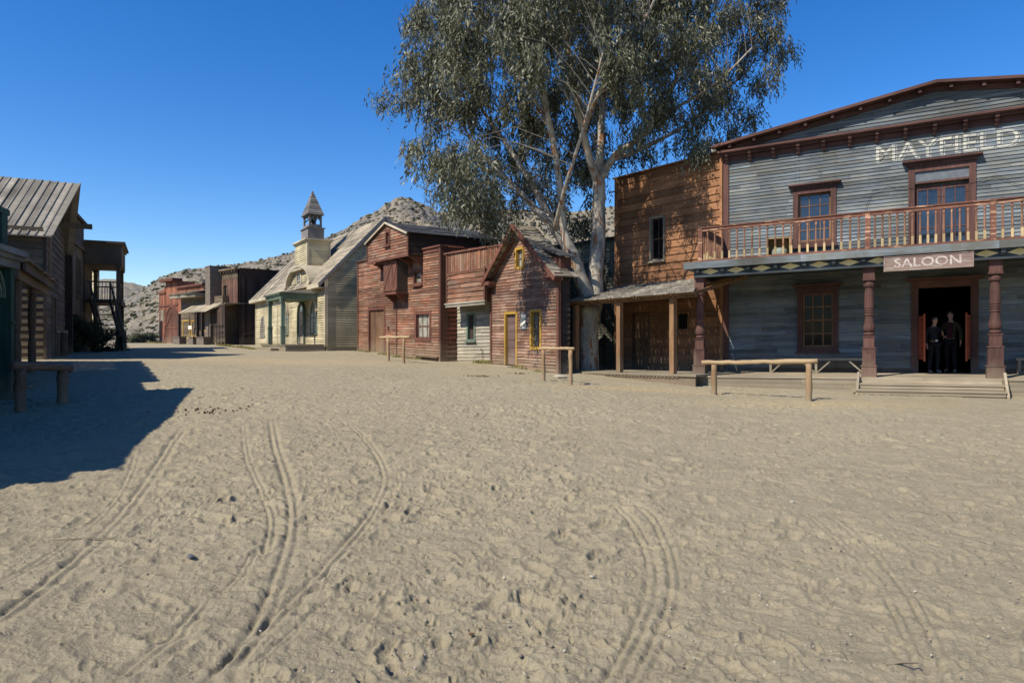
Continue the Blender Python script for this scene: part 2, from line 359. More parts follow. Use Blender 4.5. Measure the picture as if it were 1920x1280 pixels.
def fbm(x, y, s=0, o=4, g=.5):
    t = 0; a = 1.0
    for i in range(o): t = t + a * vn(x, y, s + i * 17); x, y = x * 2.03 + 3.1, y * 2.03 + 7.7; a *= g
    return t
def quadmesh(name, X, Y, Z, mat, closed=False):
    nr, nc = X.shape
    me = bpy.data.meshes.new(name); me.vertices.add(nr * nc)
    me.vertices.foreach_set('co', np.stack([X, Y, Z], -1).astype(np.float32).ravel())
    i = np.arange(nr * nc).reshape(nr, nc)
    if closed: i = np.concatenate([i, i[:, :1]], 1)
    q = np.stack([i[:-1, :-1], i[:-1, 1:], i[1:, 1:], i[1:, :-1]], -1).reshape(-1, 4)
    setfaces(me, q); me.materials.append(mat)
    me.polygons.foreach_set('use_smooth', np.ones(len(q), bool)); me.update()
    o = bpy.data.objects.new(name, me); COL.objects.link(o); return o
def setfaces(me, q):
    n, k = q.shape; me.loops.add(n * k); me.polygons.add(n)
    me.loops.foreach_set('vertex_index', q.astype(np.int32).ravel())
    me.polygons.foreach_set('loop_start', (np.arange(n) * k).astype(np.int32))
    me.update(calc_edges=True)

def ground_mat():
    m, nt, p = newmat('trampled_sand'); L = nt.links.new
    tc = _n(nt, 'ShaderNodeTexCoord')
    n1 = _n(nt, 'ShaderNodeTexNoise', Scale=.22, Detail=5.0, Roughness=.6); L(tc.outputs['Object'], n1.inputs['Vector'])
    n2 = _n(nt, 'ShaderNodeTexNoise', Scale=2.4, Detail=9.0, Roughness=.65); L(tc.outputs['Object'], n2.inputs['Vector'])
    n3 = _n(nt, 'ShaderNodeTexNoise', Scale=60.0, Detail=6.0, Roughness=.75); L(tc.outputs['Object'], n3.inputs['Vector'])
    c = ramp(nt, n1.outputs[0], [(.36, (.275, .236, .152)), (.64, (.355, .306, .198))])
    c = mixc(nt, .55, c, ramp(nt, n2.outputs[0], [(.3, (.215, .184, .118)), (.7, (.395, .340, .220))]))
    c = mixc(nt, .35, c, ramp(nt, n3.outputs[0], [(.3, (.11, .092, .064)), (.7, (.43, .37, .26))]))
    # yellow straw-coloured sand strewn in front of the saloon and by the trees
    for (cx, cy, rx, ry) in ((3.6, 18.6, 3.2, 1.2), (7.0, 15.5, 3.5, 1.3), (-9.5, 26.5, 6.0, 3.0)):
        mp = _n(nt, 'ShaderNodeMapping'); mp.inputs['Location'].default_value = (-cx / rx, -cy / ry, 0); mp.inputs['Scale'].default_value = (1 / rx, 1 / ry, 0)
        L(tc.outputs['Object'], mp.inputs[0])
        ln = _n(nt, 'ShaderNodeVectorMath', operation='LENGTH'); L(mp.outputs[0], ln.inputs[0])
        ad = _n(nt, 'ShaderNodeMath', operation='MULTIPLY_ADD'); L(n2.outputs[0], ad.inputs[0]); ad.inputs[1].default_value = 1.6; L(ln.outputs['Value'], ad.inputs[2])
        mr = _n(nt, 'ShaderNodeMapRange'); mr.inputs[1].default_value = 1.0; mr.inputs[2].default_value = 1.9; mr.inputs[3].default_value = .38; mr.inputs[4].default_value = 0
        L(ad.outputs[0], mr.inputs[0]); c = mixc(nt, mr.outputs[0], c, (.43, .32, .165))
    v = _n(nt, 'ShaderNodeTexVoronoi', Scale=55.0); L(tc.outputs['Object'], v.inputs['Vector'])
    wn = _n(nt, 'ShaderNodeSeparateColor'); L(v.outputs['Color'], wn.inputs[0])
    a = _n(nt, 'ShaderNodeMath', operation='LESS_THAN'); L(v.outputs['Distance'], a.inputs[0]); a.inputs[1].default_value = .22
    b = _n(nt, 'ShaderNodeMath', operation='GREATER_THAN'); L(wn.outputs[0], b.inputs[0]); b.inputs[1].default_value = .93
    ab = _n(nt, 'ShaderNodeMath', operation='MULTIPLY'); L(a.outputs[0], ab.inputs[0]); L(b.outputs[0], ab.inputs[1])
    c = mixc(nt, ab.outputs[0], c, ramp(nt, wn.outputs[1], [(.3, (.09, .08, .07)), (.6, (.46, .42, .34))]))
    L(c, p.inputs['Base Color']); p.inputs['Roughness'].default_value = .95; p.inputs['Specular IOR Level'].default_value = .12
    mx = _n(nt, 'ShaderNodeMath', operation='MULTIPLY_ADD'); L(n3.outputs[0], mx.inputs[0]); mx.inputs[1].default_value = .55; L(n2.outputs[0], mx.inputs[2])
    n4 = _n(nt, 'ShaderNodeTexNoise', Scale=19.0, Detail=6.0, Roughness=.75); L(tc.outputs['Object'], n4.inputs['Vector'])
    mx2 = _n(nt, 'ShaderNodeMath', operation='MULTIPLY_ADD'); L(n4.outputs[0], mx2.inputs[0]); mx2.inputs[1].default_value = .9; L(mx.outputs[0], mx2.inputs[2])
    bp = _n(nt, 'ShaderNodeBump', Strength=.85, Distance=.030); L(mx2.outputs[0], bp.inputs['Height']); L(bp.outputs[0], p.inputs['Normal'])
    return m
def stamps(X, Y, cell, seed, depth, la, wa, dens):
    """foot and hoof marks: oval dents with a pushed-up rim, one per cell at most"""
    out = np.zeros_like(X); ix, iy = np.floor(X / cell), np.floor(Y / cell)
    for dx in (-1, 0, 1):
        for dy in (-1, 0, 1):
            jx, jy = ix + dx, iy + dy
            on = hsh(jx, jy, seed + 5) < dens
            px = (jx + .1 + .8 * hsh(jx, jy, seed)) * cell; py = (jy + .1 + .8 * hsh(jx, jy, seed + 1)) * cell
            th = hsh(jx, jy, seed + 2) * 2 * math.pi; sc_ = .65 + .7 * hsh(jx, jy, seed + 3)
            c, s = np.cos(th), np.sin(th); ux = ((X - px) * c + (Y - py) * s) / (la * sc_); uy = (-(X - px) * s + (Y - py) * c) / (wa * sc_)
            e = np.sqrt(ux * ux + uy * uy)
            prof = -np.clip(1 - e ** 2.6, 0, 1) * (1 + .5 * ux) + .5 * np.exp(-((e - 1.22) / .22) ** 2)
            out += np.where(on, depth * (.5 + .8 * hsh(jx, jy, seed + 4)) * np.clip(prof, -1.2, .6) * (e < 2), 0)
    return out
TRACKS = [  # wheel ruts as pixel paths over the sand: path, half width (m), strength
    ([(508, 775), (516, 830), (535, 890), (549, 950), (546, 1010), (526, 1080), (495, 1160), (450, 1230), (395, 1300)], .075, 1.0),
    ([(455, 785), (462, 850), (480, 900), (500, 940), (510, 980), (500, 1040)], .05, .55),
    ([(560, 745), (600, 765), (660, 800), (705, 850), (723, 900), (702, 955), (660, 1010), (600, 1080), (540, 1140), (470, 1210), (370, 1300)], .06, .8),
    ([(355, 790), (325, 830), (300, 870), (265, 920), (210, 985), (130, 1060), (60, 1120), (-20, 1180)], .075, .95),
    ([(262, 840), (245, 890), (215, 940), (150, 1000), (60, 1062), (-20, 1100)], .05, .5),
    ([(1120, 940), (1165, 958), (1200, 1000), (1220, 1050), (1222, 1100), (1205, 1160), (1170, 1230), (1130, 1300)], .06, .9),
    ([(1165, 940), (1215, 962), (1245, 1010), (1262, 1060), (1264, 1110), (1247, 1170), (1222, 1230), (1185, 1300)], .06, .9),
    ([(1500, 955), (1560, 1000), (1610, 1045), (1655, 1100), (1690, 1160), (1720, 1230), (1738, 1300)], .05, .6),
    ([(1530, 955), (1590, 990), (1650, 1045), (1705, 1110), (1748, 1180), (1778, 1250), (1795, 1310)], .05, .6),
    ([(-20, 957), (60, 925), (150, 897), (270, 872)], .05, .6), ([(385, 1130), (340, 1185), (285, 1230), (230, 1275)], .05, .55),
    ([(478, 1035), (445, 1090), (418, 1112)], .04, .5), ([(700, 1000), (640, 1045), (590, 1120)], .03, .3),
    ([(395, 890), (340, 935), (270, 985), (180, 1040)], .035, .35), ([(620, 1130), (560, 1180), (470, 1265)], .035, .35)]
def gpt(px, py):
    """pixel -> point on the ground"""
    a, b = .5, 80.0; ax, bz = (px - CX) / F, (HY - py) / F
    for _ in range(50):
        m = (a + b) / 2
        if EYE + bz * m > gzf(ax * m, m): a = m
        else: b = m
    return ax * a, a
def tracks(X, Y):
    out = np.zeros_like(X); cover = np.zeros_like(X)
    for path, hw, st in TRACKS:
        P = [gpt(*p) for p in path]; Q = []
        for i in range(len(P) - 1):
            p0, p1, p2, p3 = [np.array(P[max(0, min(len(P) - 1, j))]) for j in (i - 1, i, i + 1, i + 2)]
            for t in np.linspace(0, 1, 9)[:-1]:
                Q.append(.5 * (2 * p1 + (p2 - p0) * t + (2 * p0 - 5 * p1 + 4 * p2 - p3) * t * t + (3 * p1 - p0 - 3 * p2 + p3) * t ** 3))
        Q.append(np.array(P[-1])); Q = np.array(Q)
        bx = (X > Q[:, 0].min() - .5) & (X < Q[:, 0].max() + .5) & (Y > Q[:, 1].min() - .5) & (Y < Q[:, 1].max() + .5)
        x, y = X[bx], Y[bx]; best = np.full_like(x, 9.); sgn = np.zeros_like(x); tt = np.zeros_like(x)
        for i in range(len(Q) - 1):
            a, b = Q[i], Q[i + 1]; d = b - a; l2 = (d * d).sum() + 1e-9
            t = np.clip(((x - a[0]) * d[0] + (y - a[1]) * d[1]) / l2, 0, 1)
            ex, ey = x - a[0] - t * d[0], y - a[1] - t * d[1]; dd = np.hypot(ex, ey); k = dd < best
            best = np.where(k, dd, best); sgn = np.where(k, np.sign(d[0] * ey - d[1] * ex), sgn); tt = np.where(k, (i + t) / (len(Q) - 1), tt)
        hw = hw * .62; e = best * sgn / hw * (1 + .25 * vn(x * 5, y * 5, 77))
        prof = -.019 * np.exp(-((e + .8) / .42) ** 2) - .012 * np.exp(-((e - .8) / .42) ** 2) + .006 * np.exp(-(e / .4) ** 2) + .006 * np.exp(-((e + 1.9) / .55) ** 2) + .006 * np.exp(-((e - 1.9) / .55) ** 2)
        fade = np.clip(np.minimum(tt * 9, (1 - tt) * 30), 0, 1) * np.clip(1.0 + 1.0 * vn(x * 1.3, y * 1.3, 31) + .8 * vn(x * 6, y * 6, 33), .3, 1.3)
        out[bx] += st * .95 * prof * fade * (.85 + .5 * vn(x * 14, y * 14, 91)); cover[bx] = np.maximum(cover[bx], min(1, st * 1.2) * np.exp(-(np.abs(e) / 1.9) ** 4) * np.clip(fade, 0, 1))
    return out, cover
th_f = np.linspace(R(-43), R(43), 1000)
th_b = np.linspace(R(43), R(317), 120)[1:-1]
th = np.concatenate([th_f, th_b])
rr = np.concatenate([[.05, .4, .9, 1.4, 1.9], np.exp(np.linspace(math.log(2.2), math.log(32), 720)), np.exp(np.linspace(math.log(33), math.log(1500), 90))])
TH, RR = np.meshgrid(th, rr)
GX, GY = RR * np.sin(TH), RR * np.cos(TH)
GZ = gz(GX, GY)
nearw = np.clip((34 - RR) / 10, 0, 1); mid = np.clip((70 - RR) / 30, 0, 1)
hard = np.clip(1 - np.clip((RR - 15) / 14, 0, 1), .45, 1)        # trodden harder farther up the street
hard = hard * np.clip(.88 + 1.1 * fbm(GX * .45 + 7, GY * .6 + 3, 41, 3), .72, 1.3)   # packed paths between softer patches
D = .055 * fbm(GX * .35, GY * .35, 3, 3) * mid
D += hard * nearw * (.026 * fbm(GX * 4.2, GY * 5.8, 11, 5, .60) + .016 * np.abs(fbm(GX * 5.5 + .8 * vn(GX * 3, GY * 3, 5), GY * 7.5, 23, 4, .6)) - .020 * np.clip(fbm(GX * 9 + .9 * vn(GX * 4, GY * 4, 6), GY * 15, 29, 3, .6), 0, 1) + .006 * fbm(GX * 24, GY * 30, 71, 2))
wx, wy = GX + .06 * fbm(GX * 4, GY * 4, 51, 2), GY + .06 * fbm(GX * 4, GY * 4, 61, 2)
D += hard * nearw * (stamps(wx, wy, .42, 100, .024, .14, .06, .8) + stamps(wx + 9, wy + 4, .55, 200, .020, .17, .09, .7) + stamps(wx + 3, wy + 8, .24, 300, .015, .065, .038, .8) + stamps(wx + 5, wy + 2, .15, 400, .012, .038, .020, .85) + stamps(GX + 2, GY * 1.35 + 6, .10, 500, .008, .026, .014, .8))
tr_, cov = tracks(GX, GY); D = D * (1 - .5 * cov) + nearw * tr_; D = np.maximum(D, -.036)
ground = quadmesh('ground', GX, GY, GZ + D, ground_mat(), closed=True); tag(ground, 'pale trampled sand of the street with wheel ruts and footprints', kind='structure')
del TH, RR, D, wx, wy

# ------------------------------------------------------------------ building frame
class Bld:
    def __init__(s, name, label, cat, pl, pr, z0, k=0.0, y0=0.0):
        (ax, ay), (bx, by) = XY(*pl), XY(*pr); d = math.hypot(bx - ax, by - ay)
        s.u = ((bx - ax) / d, (by - ay) / d); s.n = (-s.u[1], s.u[0]); s.W = d; s.k = k; s.z0 = z0
        s.o = (ax + y0 * s.n[0], ay + y0 * s.n[1])
        s.root = empty(name, (s.o[0], s.o[1], z0), math.atan2(s.u[1], s.u[0]), label, cat)
    def uv(s, px, py, y=0.0):
        a = (px - CX) / F; X0, Y0 = s.o[0] + y * s.n[0], s.o[1] + y * s.n[1]
        t = (a * Y0 - X0) / (s.u[0] - a * s.u[1]); Dp = Y0 + t * s.u[1]
        return t, EYE + (HY - py) / F * Dp - s.z0 - s.k * t
    def t(s, px, y=0.0): return s.uv(px, 600, y)[0]
    def h(s, px, py, y=0.0): return s.uv(px, py, y)[1]
    def rect(s, l, t, r, b, y=0.0):
        m = (l + r) / 2; return s.t(l, y), s.t(r, y), s.h(m, b, y), s.h(m, t, y)
    def mb(s): return MB(s.k)
    def parts(s, name, mb, mat, parent=None):
        """each box or prism of the builder becomes a piece of its own"""
        st = mb.st + [(len(mb.v), len(mb.f))]
        for (v0, f0), (v1, f1) in zip(st, st[1:]):
            q = MB(mb.k); q.v = mb.v[v0:v1]; q.f = [[i - v0 for i in f] for f in mb.f[f0:f1]]; q.r = mb.r[f0:f1]; q.m = mb.m[f0:f1]; o = q.build(name, mat, parent or s.root)
        return o
    def part(s, name, mb, mat, parent=None, label=None, smooth=False):
        if name in ('corner_board', 'baseboard', 'bargeboard', 'rafter_tails', 'beam_brackets', 'loft_brackets', 'loft_bargeboard', 'roof_seams', 'eave_returns', 'rake_board'): return s.parts({'rafter_tails': 'rafter_tail', 'beam_brackets': 'beam_bracket', 'loft_brackets': 'loft_bracket', 'roof_seams': 'roof_seam', 'eave_returns': 'eave_return'}.get(name, name), mb, mat, parent)
        o = mb.build(name, mat, parent or s.root, smooth)
        if label: o['label'] = label
        return o
    def world(s, t, y, h=0.0): return (s.o[0] + t * s.u[0] + y * s.n[0], s.o[1] + t * s.u[1] + y * s.n[1], s.z0 + s.k * t + h)
    def ang(s): return math.atan2(s.u[1], s.u[0])

def window(b, rc, frame, glass, fw=.12, cols=2, rows=2, bar=.022, header=0.0, sill=True, proud=.065, rec=.10, barmat=None, y=0.0, name='window', sash=.035, label=None):
    x0, x1, z0, z1 = rc; m = b.mb()
    m.box(x0 - fw, x0, y - proud, y + rec, z0 - fw, z1 + fw); m.box(x1, x1 + fw, y - proud, y + rec, z0 - fw, z1 + fw)
    m.box(x0, x1, y - proud + .004, y + rec, z1, z1 + fw); m.box(x0, x1, y - proud + .004, y + rec, z0 - fw, z0)
    if header:
        e = fw + .10 * header / .1
        m.box(x0 - fw - .03, x1 + fw + .03, y - proud - .05, y, z1 + fw, z1 + fw + .07)
        m.box(x0 - fw - .09, x1 + fw + .09, y - proud - .11, y, z1 + fw + .07, z1 + fw + .11)
        m.box(x0 - fw - .14, x1 + fw + .14, y - proud - .16, y, z1 + fw + .11, z1 + fw + .15)
    w_ = b.part(name, m, frame, label=label)
    g = b.mb(); g.box(x0, x1, y + rec - .02, y + rec - .01, z0, z1); b.part('glass_pane', g, glass, w_)
    s = b.mb(); yy = y + rec - .045; s.box(x0, x0 + sash, yy, yy + .024, z0, z1); s.box(x1 - sash, x1, yy, yy + .024, z0, z1)
    s.box(x0 + sash, x1 - sash, yy, yy + .024, z0, z0 + sash); s.box(x0 + sash, x1 - sash, yy, yy + .024, z1 - sash, z1)
    for i in range(1, cols):
        x = x0 + (x1 - x0) * i / cols; s.box(x - bar / 2, x + bar / 2, yy + .002, yy + .022, z0 + sash, z1 - sash)
    for i in range(1, rows):
        z = z0 + (z1 - z0) * i / rows; bb = bar * (1.7 if rows in (2, 4) and i == rows // 2 else 1)
        s.box(x0 + sash, x1 - sash, yy - .002, yy + .0215, z - bb / 2, z + bb / 2)
    b.part('window_bars', s, barmat or frame, w_)
    if sill:
        q = b.mb(); q.box(x0 - fw - .05, x1 + fw + .05, y - proud - .07, y - proud + .002, z0 - fw - .05, z0 - fw + .003); b.part('sill', q, frame, w_)
    return w_
def hole(rc, fw): return (rc[0] - fw * .6, rc[1] + fw * .6, rc[2] - fw * .6, rc[3] + fw * .6)
def door(b, rc, frame, leafm, fw=.12, boards=3, proud=.06, rec=.08, panels=0, handle=True, y=0.0, leaflabel=None):
    x0, x1, z0, z1 = rc; m = b.mb()
    m.box(x0 - fw, x0, y - proud, y + rec, z0, z1 + fw); m.box(x1, x1 + fw, y - proud, y + rec, z0, z1 + fw); m.box(x0, x1, y - proud + .003, y + rec, z1, z1 + fw)
    b.part('door_frame', m, frame)
    d = b.mb()
    for i in range(boards):
        a, c = x0 + (x1 - x0) * i / boards, x0 + (x1 - x0) * (i + 1) / boards
        if panels:
            for j in range(panels): d.box(a + .02, c - .02, y + rec - .03, y + rec, z0 + (z1 - z0) * j / panels + .012, z0 + (z1 - z0) * (j + 1) / panels)
        else: d.box(a + .004, c - .004, y + rec - .04 - ru(0, .01), y + rec, z0, z1)
    if panels: d.box(x0, x1, y + rec, y + rec + .02, z0, z1)
    o = b.part('door', d, leafm, label=leaflabel)
    if handle:
        h = b.mb(); h.tube([(x1 - .12, y + rec - .045, z0 + .95), (x1 - .12, y + rec - .09, z0 + .97), (x1 - .12, y + rec - .09, z0 + 1.09), (x1 - .12, y + rec - .045, z0 + 1.11)], [.012] * 4, 6)
        b.part('door_handle', h, M['iron'], o)
    return o
def shell(b, x0, x1, z0, z1, dep, mat, y0=.12, name='side_walls', row=.2, ridge=None, roofmat=None, left=True, right=True):
    """closed body behind a facade: side walls with real lapped boards on the visible sides, back wall"""
    m = b.mb()
    m.box(x0 + .02, x1 - .02, y0, y0 + .06, z0, z1)                 # sheathing right behind the front boards
    for side in ('l', 'r'):
        xx = x0 if side == 'l' else x1
        z = z0
        while z < z1 - .01:
            ze = min(z + row, z1); y = y0 + .001
            cuts = [y]
            while cuts[-1] < dep: cuts.append(min(dep, cuts[-1] + ru(1.6, 3.2)))
            for a, c in zip(cuts, cuts[1:]):
                sg = -1 if side == 'l' else 1; t = .03 + ru(0, .006)
                m.hexa([(xx, a, z), (xx + sg * t, a, z), (xx + sg * t, c - .004, z), (xx, c - .004, z), (xx, a, ze + .01), (xx + sg * .006, a, ze + .01), (xx + sg * .006, c - .004, ze + .01), (xx, c - .004, ze + .01)])
            z = ze
    m.box(x0, x0 + .05, y0 + .062, dep - .001, z0, z1); m.box(x1 - .05, x1, y0 + .062, dep - .001, z0, z1); m.box(x0 + .052, x1 - .052, dep - .06, dep - .002, z0, z1)
    return b.part(name, m, mat)
def text_mesh(body, size, bold=.0, space=1.0, xs=1.0):
    cu = bpy.data.curves.new('t', 'FONT'); cu.body = body; cu.size = size; cu.offset = bold; cu.space_character = space; cu.resolution_u = 3
    cu.align_x = 'CENTER'; cu.align_y = 'CENTER'
    o = bpy.data.objects.new('t', cu); COL.objects.link(o); bpy.context.view_layer.update()
    me = bpy.data.meshes.new_from_object(o.evaluated_get(bpy.context.evaluated_depsgraph_get()))
    bpy.data.objects.remove(o); bpy.data.curves.remove(cu)
    for v in me.vertices: v.co.x *= xs
    return me
def paint_text(b, body, size, xc, zc, y, mat, name, parent, bold=.0, space=1.0, xs=1.0, rows=None, lift=.004, slope=0.0):
    """flat lettering in the x-z plane; with rows=(z0, row, th, tt) it is laid board by board onto lapped siding"""
    me = text_mesh(body, size, bold, space, xs); bm = bmesh.new(); bm.from_mesh(me); bpy.data.meshes.remove(me)
    for v in bm.verts: v.co = Vector((xc + v.co.x, y - lift, zc + v.co.y + slope * v.co.x))
    if rows:
        z0, row, th, tt = rows; out = bmesh.new(); lo = min(v.co.z for v in bm.verts); hi = max(v.co.z for v in bm.verts)
        i = int((lo - z0) // row)
        while z0 + i * row < hi:
            c = bm.copy(); a, e = z0 + i * row + .008, z0 + (i + 1) * row - .006
            for pz, nz in ((a, 1), (e, -1)):
                bmesh.ops.bisect_plane(c, geom=c.verts[:] + c.edges[:] + c.faces[:], plane_co=(0, 0, pz), plane_no=(0, 0, nz), clear_inner=True)
            for v in c.verts: v.co.y = y - tt - th * (1 - (v.co.z - (z0 + i * row)) / row) - lift
            tmp = bpy.data.meshes.new('tmp'); c.to_mesh(tmp); out.from_mesh(tmp); bpy.data.meshes.remove(tmp); c.free(); i += 1
        bm.free(); bm = out
    for v in bm.verts: v.co.z += b.k * v.co.x
    me = bpy.data.meshes.new(name); bm.to_mesh(me); bm.free(); me.materials.append(mat)
    o = bpy.data.objects.new(name, me); COL.objects.link(o); o.parent = parent; return o
# ------------------------------------------------------------------ the saloon
S = Bld('saloon', 'two storey blue grey clapboard saloon with balcony and MAYFIELD painted on its front', 'saloon', (1358, 23.79), (2290, 17.5), .372, k=.0185)
# use the exact direction found for the porch line
W = 12.55
S.u = (.866, -.5); S.n = (.5, .866); S.root.rotation_euler = (0, 0, math.atan2(-.5, .866))
PY = -2.70                                        # post line
hc = S.h(1500, 271.5)                             # cornice
ht0 = S.h(1372, 276); tap = S.t(1755); hap = S.h(1755, 164)
roofh = lambda t: ht0 + (hap - ht0) * (t / tap if t < tap else (W - t) / (W - tap))
win1 = S.rect(1497, 362, 1558, 452); winL = S.rect(1505, 550, 1562, 650)
t0, t1 = S.t(1715), S.t(1817); hf = S.h(1500, 500)   # balcony floor level
hf = S.h(1400, 487, -3.0)
frn = (t0, t1, hf + .02, S.h(1766, 343)); trn = (t0, t1, S.h(1766, 337), S.h(1766, 318))
dr = (S.t(1722), S.t(1820), 0.0, S.h(1770, 538))
holes = [hole(win1, .16), hole((t0, t1, frn[2], trn[3]), .18), hole(winL, .16), (dr[0] - .1, dr[1] + .1, -.1, dr[3] + .1),
         (9.55, 10.45, hf + .1, hf + 2.1), (9.5, 10.5, .8, 2.3)]
m = S.mb(); ROWU = .112
m.siding(.10, W - .1, hf - .1, hc, 0, ROWU, holes, th=.030, jit=.003, bl=(1.5, 4))
m.siding(.10, W - .1, .14, hf - .1, 0, .125, holes, th=.030, jit=.006, loose=.04)
inv = lambda z: ((z - ht0) / (hap - ht0) * tap if z > ht0 else 0.0, W - ((z - ht0) / (hap - ht0) * (W - tap) if z > ht0 else 0.0))
m.siding(.10, W - .1, hc, hap + .02, 0, ROWU, [], ends=lambda z: (max(.1, inv(z)[0]), min(W - .1, inv(z)[1])), th=.030, jit=.003)
S.part('front_wall', m, M['gray'])
m = S.mb()
m.box(.02, dr[0] - .02, .12, .2, -.4, ht0); m.box(dr[1] + .02, W - .02, .12, .2, -.4, ht0); m.box(dr[0] - .02, dr[1] + .02, .12, .2, dr[3] + .02, ht0)
m.prism([(.02, ht0), (W - .02, ht0), (tap, hap)], .12, .2)
m.box(-.0, .06, .2, 9, -.5, ht0); m.box(W - .06, W, .2, 9, -.5, ht0); m.box(.06, W - .06, 8.9, 9, -.5, ht0)
m.prism([(.02, ht0), (W - .02, ht0), (tap, hap)], 8.9, 9.0)
S.part('side_walls', m, M['ggrey'])
m = S.mb()                                       # the dark bar room seen through the door
m.box(.3, W - .3, .25, 8.8, -.12, -.02); m.box(.3, W - .3, .25, 8.8, hf - .3, hf - .2); m.box(.3, .35, .25, 8.8, -.02, hf - .3); m.box(W - .35, W - .3, .25, 8.8, -.02, hf - .3)
m.box(.35, W - .35, 8.7, 8.78, -.02, hf - .3); m.box(.36, dr[0] - .1, .25, .30, -.01, hf - .31); m.box(dr[1] + .1, W - .36, .25, .30, -.01, hf - .31)
S.part('bar_room', m, M['black'])
m = S.mb()                                       # low gabled roof with a shallow overhang and rafter tails
for a, c in (((-.35, ht0 - .045), (tap, hap + .02)), ((tap, hap + .02), (W + .35, ht0 - .045))):
    m.hexa([(a[0], -.42, a[1]), (c[0], -.42, c[1]), (c[0], 9.2, c[1]), (a[0], 9.2, a[1]), (a[0], -.42, a[1] + .09), (c[0], -.42, c[1] + .09), (c[0], 9.2, c[1] + .09), (a[0], 9.2, a[1] + .09)])
rf = S.part('roof', m, M['trim'])
m = S.mb()
m.beam((.0, -.06, ht0 - .12), (tap, -.06, hap - .06), .05, .16, up=(0, 0, 1)); m.beam((tap, -.06, hap - .06), (W, -.06, ht0 - .12), .05, .16)
S.part('bargeboard', m, M['trim'], rf)
m = S.mb()
for i in range(16):
    t = .25 + i * .80; z = roofh(t)
    m.box(t - .045, t + .045, -.34, -.04, z - .12, z - .01)
S.part('rafter_tails', m, M['trim'], rf)
m = S.mb()
m.box(-.12, W + .12, -.30, 0, hc, hc + .05); m.box(-.16, W + .16, -.36, -.302, hc + .03, hc + .10); m.box(-.10, W + .10, -.20, -.036, hc - .07, hc - .002); m.box(-.05, W + .05, -.06, -.036, hc - .25, hc - .072)
m.box(-.14, W + .14, -.299, -.0, hc + .052, hc + .085)
cn = S.part('cornice', m, M['trim'])
for i in range(17):                              # scrolled corbels under the cornice
    t = .12 + i * .765; m = S.mb()
    m.prismx([(-.28, hc - .002), (-.28, hc - .09), (-.22, hc - .13), (-.20, hc - .19), (-.13, hc - .24), (-.11, hc - .30), (-.062, hc - .34), (-.062, hc - .002)], t - .05, t + .05)
    S.part('corbel', m, M['trim'], cn)
m = S.mb()
m.box(-.03, .16, -.075, .02, -.1, hc - .26); m.box(W - .16, W + .03, -.075, .02, -.1, hc - .26); m.box(-.03, .10, -.07, .02, hc + .11, ht0 - .02)
S.part('corner_board', m, M['trimz'])
m = S.mb(); m.box(.17, dr[0] - .14, -.06, .01, -.02, .135); m.box(dr[1] + .14, W - .17, -.06, .01, -.02, .135); S.part('baseboard', m, M['trim'])
window(S, win1, M['trimz'], M['glass'], .16, 3, 4, .028, .16, barmat=M['post'], rec=.12, sash=.06)
window(S, winL, M['trimz'], M['glassd'], .16, 3, 4, .034, .12, barmat=M['post'], rec=.12, sash=.05)
window(S, (9.6, 10.4, hf + .5, hf + 1.9), M['trimz'], M['glass'], .16, 3, 4, .028, .16, barmat=M['post'], rec=.12)
window(S, (9.6, 10.4, .85, 2.2), M['trimz'], M['glassd'], .16, 3, 4, .03, .12, barmat=M['trim'], rec=.12)
# glazed double door on the balcony with a slate panel above
m = S.mb(); fw = .17
m.box(t0 - fw, t0, -.07, .16, hf, trn[3] + fw); m.box(t1, t1 + fw, -.07, .16, hf, trn[3] + fw); m.box(t0, t1, -.066, .16, trn[3], trn[3] + fw); m.box(t0, t1, -.05, .16, trn[2] - .06, trn[2])
m.box(t0 - fw - .03, t1 + fw + .03, -.12, 0, trn[3] + fw, trn[3] + fw + .08); m.box(t0 - fw - .10, t1 + fw + .10, -.19, 0, trn[3] + fw + .08, trn[3] + fw + .12); m.box(t0 - fw - .16, t1 + fw + .16, -.25, 0, trn[3] + fw + .12, trn[3] + fw + .17)
bd = S.part('balcony_door_frame', m, M['trimz'])
m = S.mb(); m.box(t0, t1, -.01, .0, trn[2], trn[3]); S.part('transom_panel', m, M['greypanel'], bd)
m = S.mb(); m.box(t0, t1, .105, .112, hf, frn[3] - .03); S.part('glass_pane', m, M['glass'], bd)
m = S.mb(); tm = (t0 + t1) / 2
for a, c in ((t0, tm - .01), (tm + .01, t1)):
    m.box(a, a + .09, .07, .10, hf, frn[3] - .03); m.box(c - .09, c, .07, .10, hf, frn[3] - .03); m.box(a + .09, c - .09, .07, .10, hf, hf + .32); m.box(a + .09, c - .09, .07, .10, frn[3] - .15, frn[3] - .03)
    x = (a + c) / 2; m.box(x - .014, x + .014, .074, .098, hf + .32, frn[3] - .15)
    for z in (.34, .68): zz = hf + .32 + (frn[3] - .47 - hf) * z; m.box(a + .09, c - .09, .0735, .0985, zz - .014, zz + .014)
S.part('door_leaves', m, M['trimz'], bd)
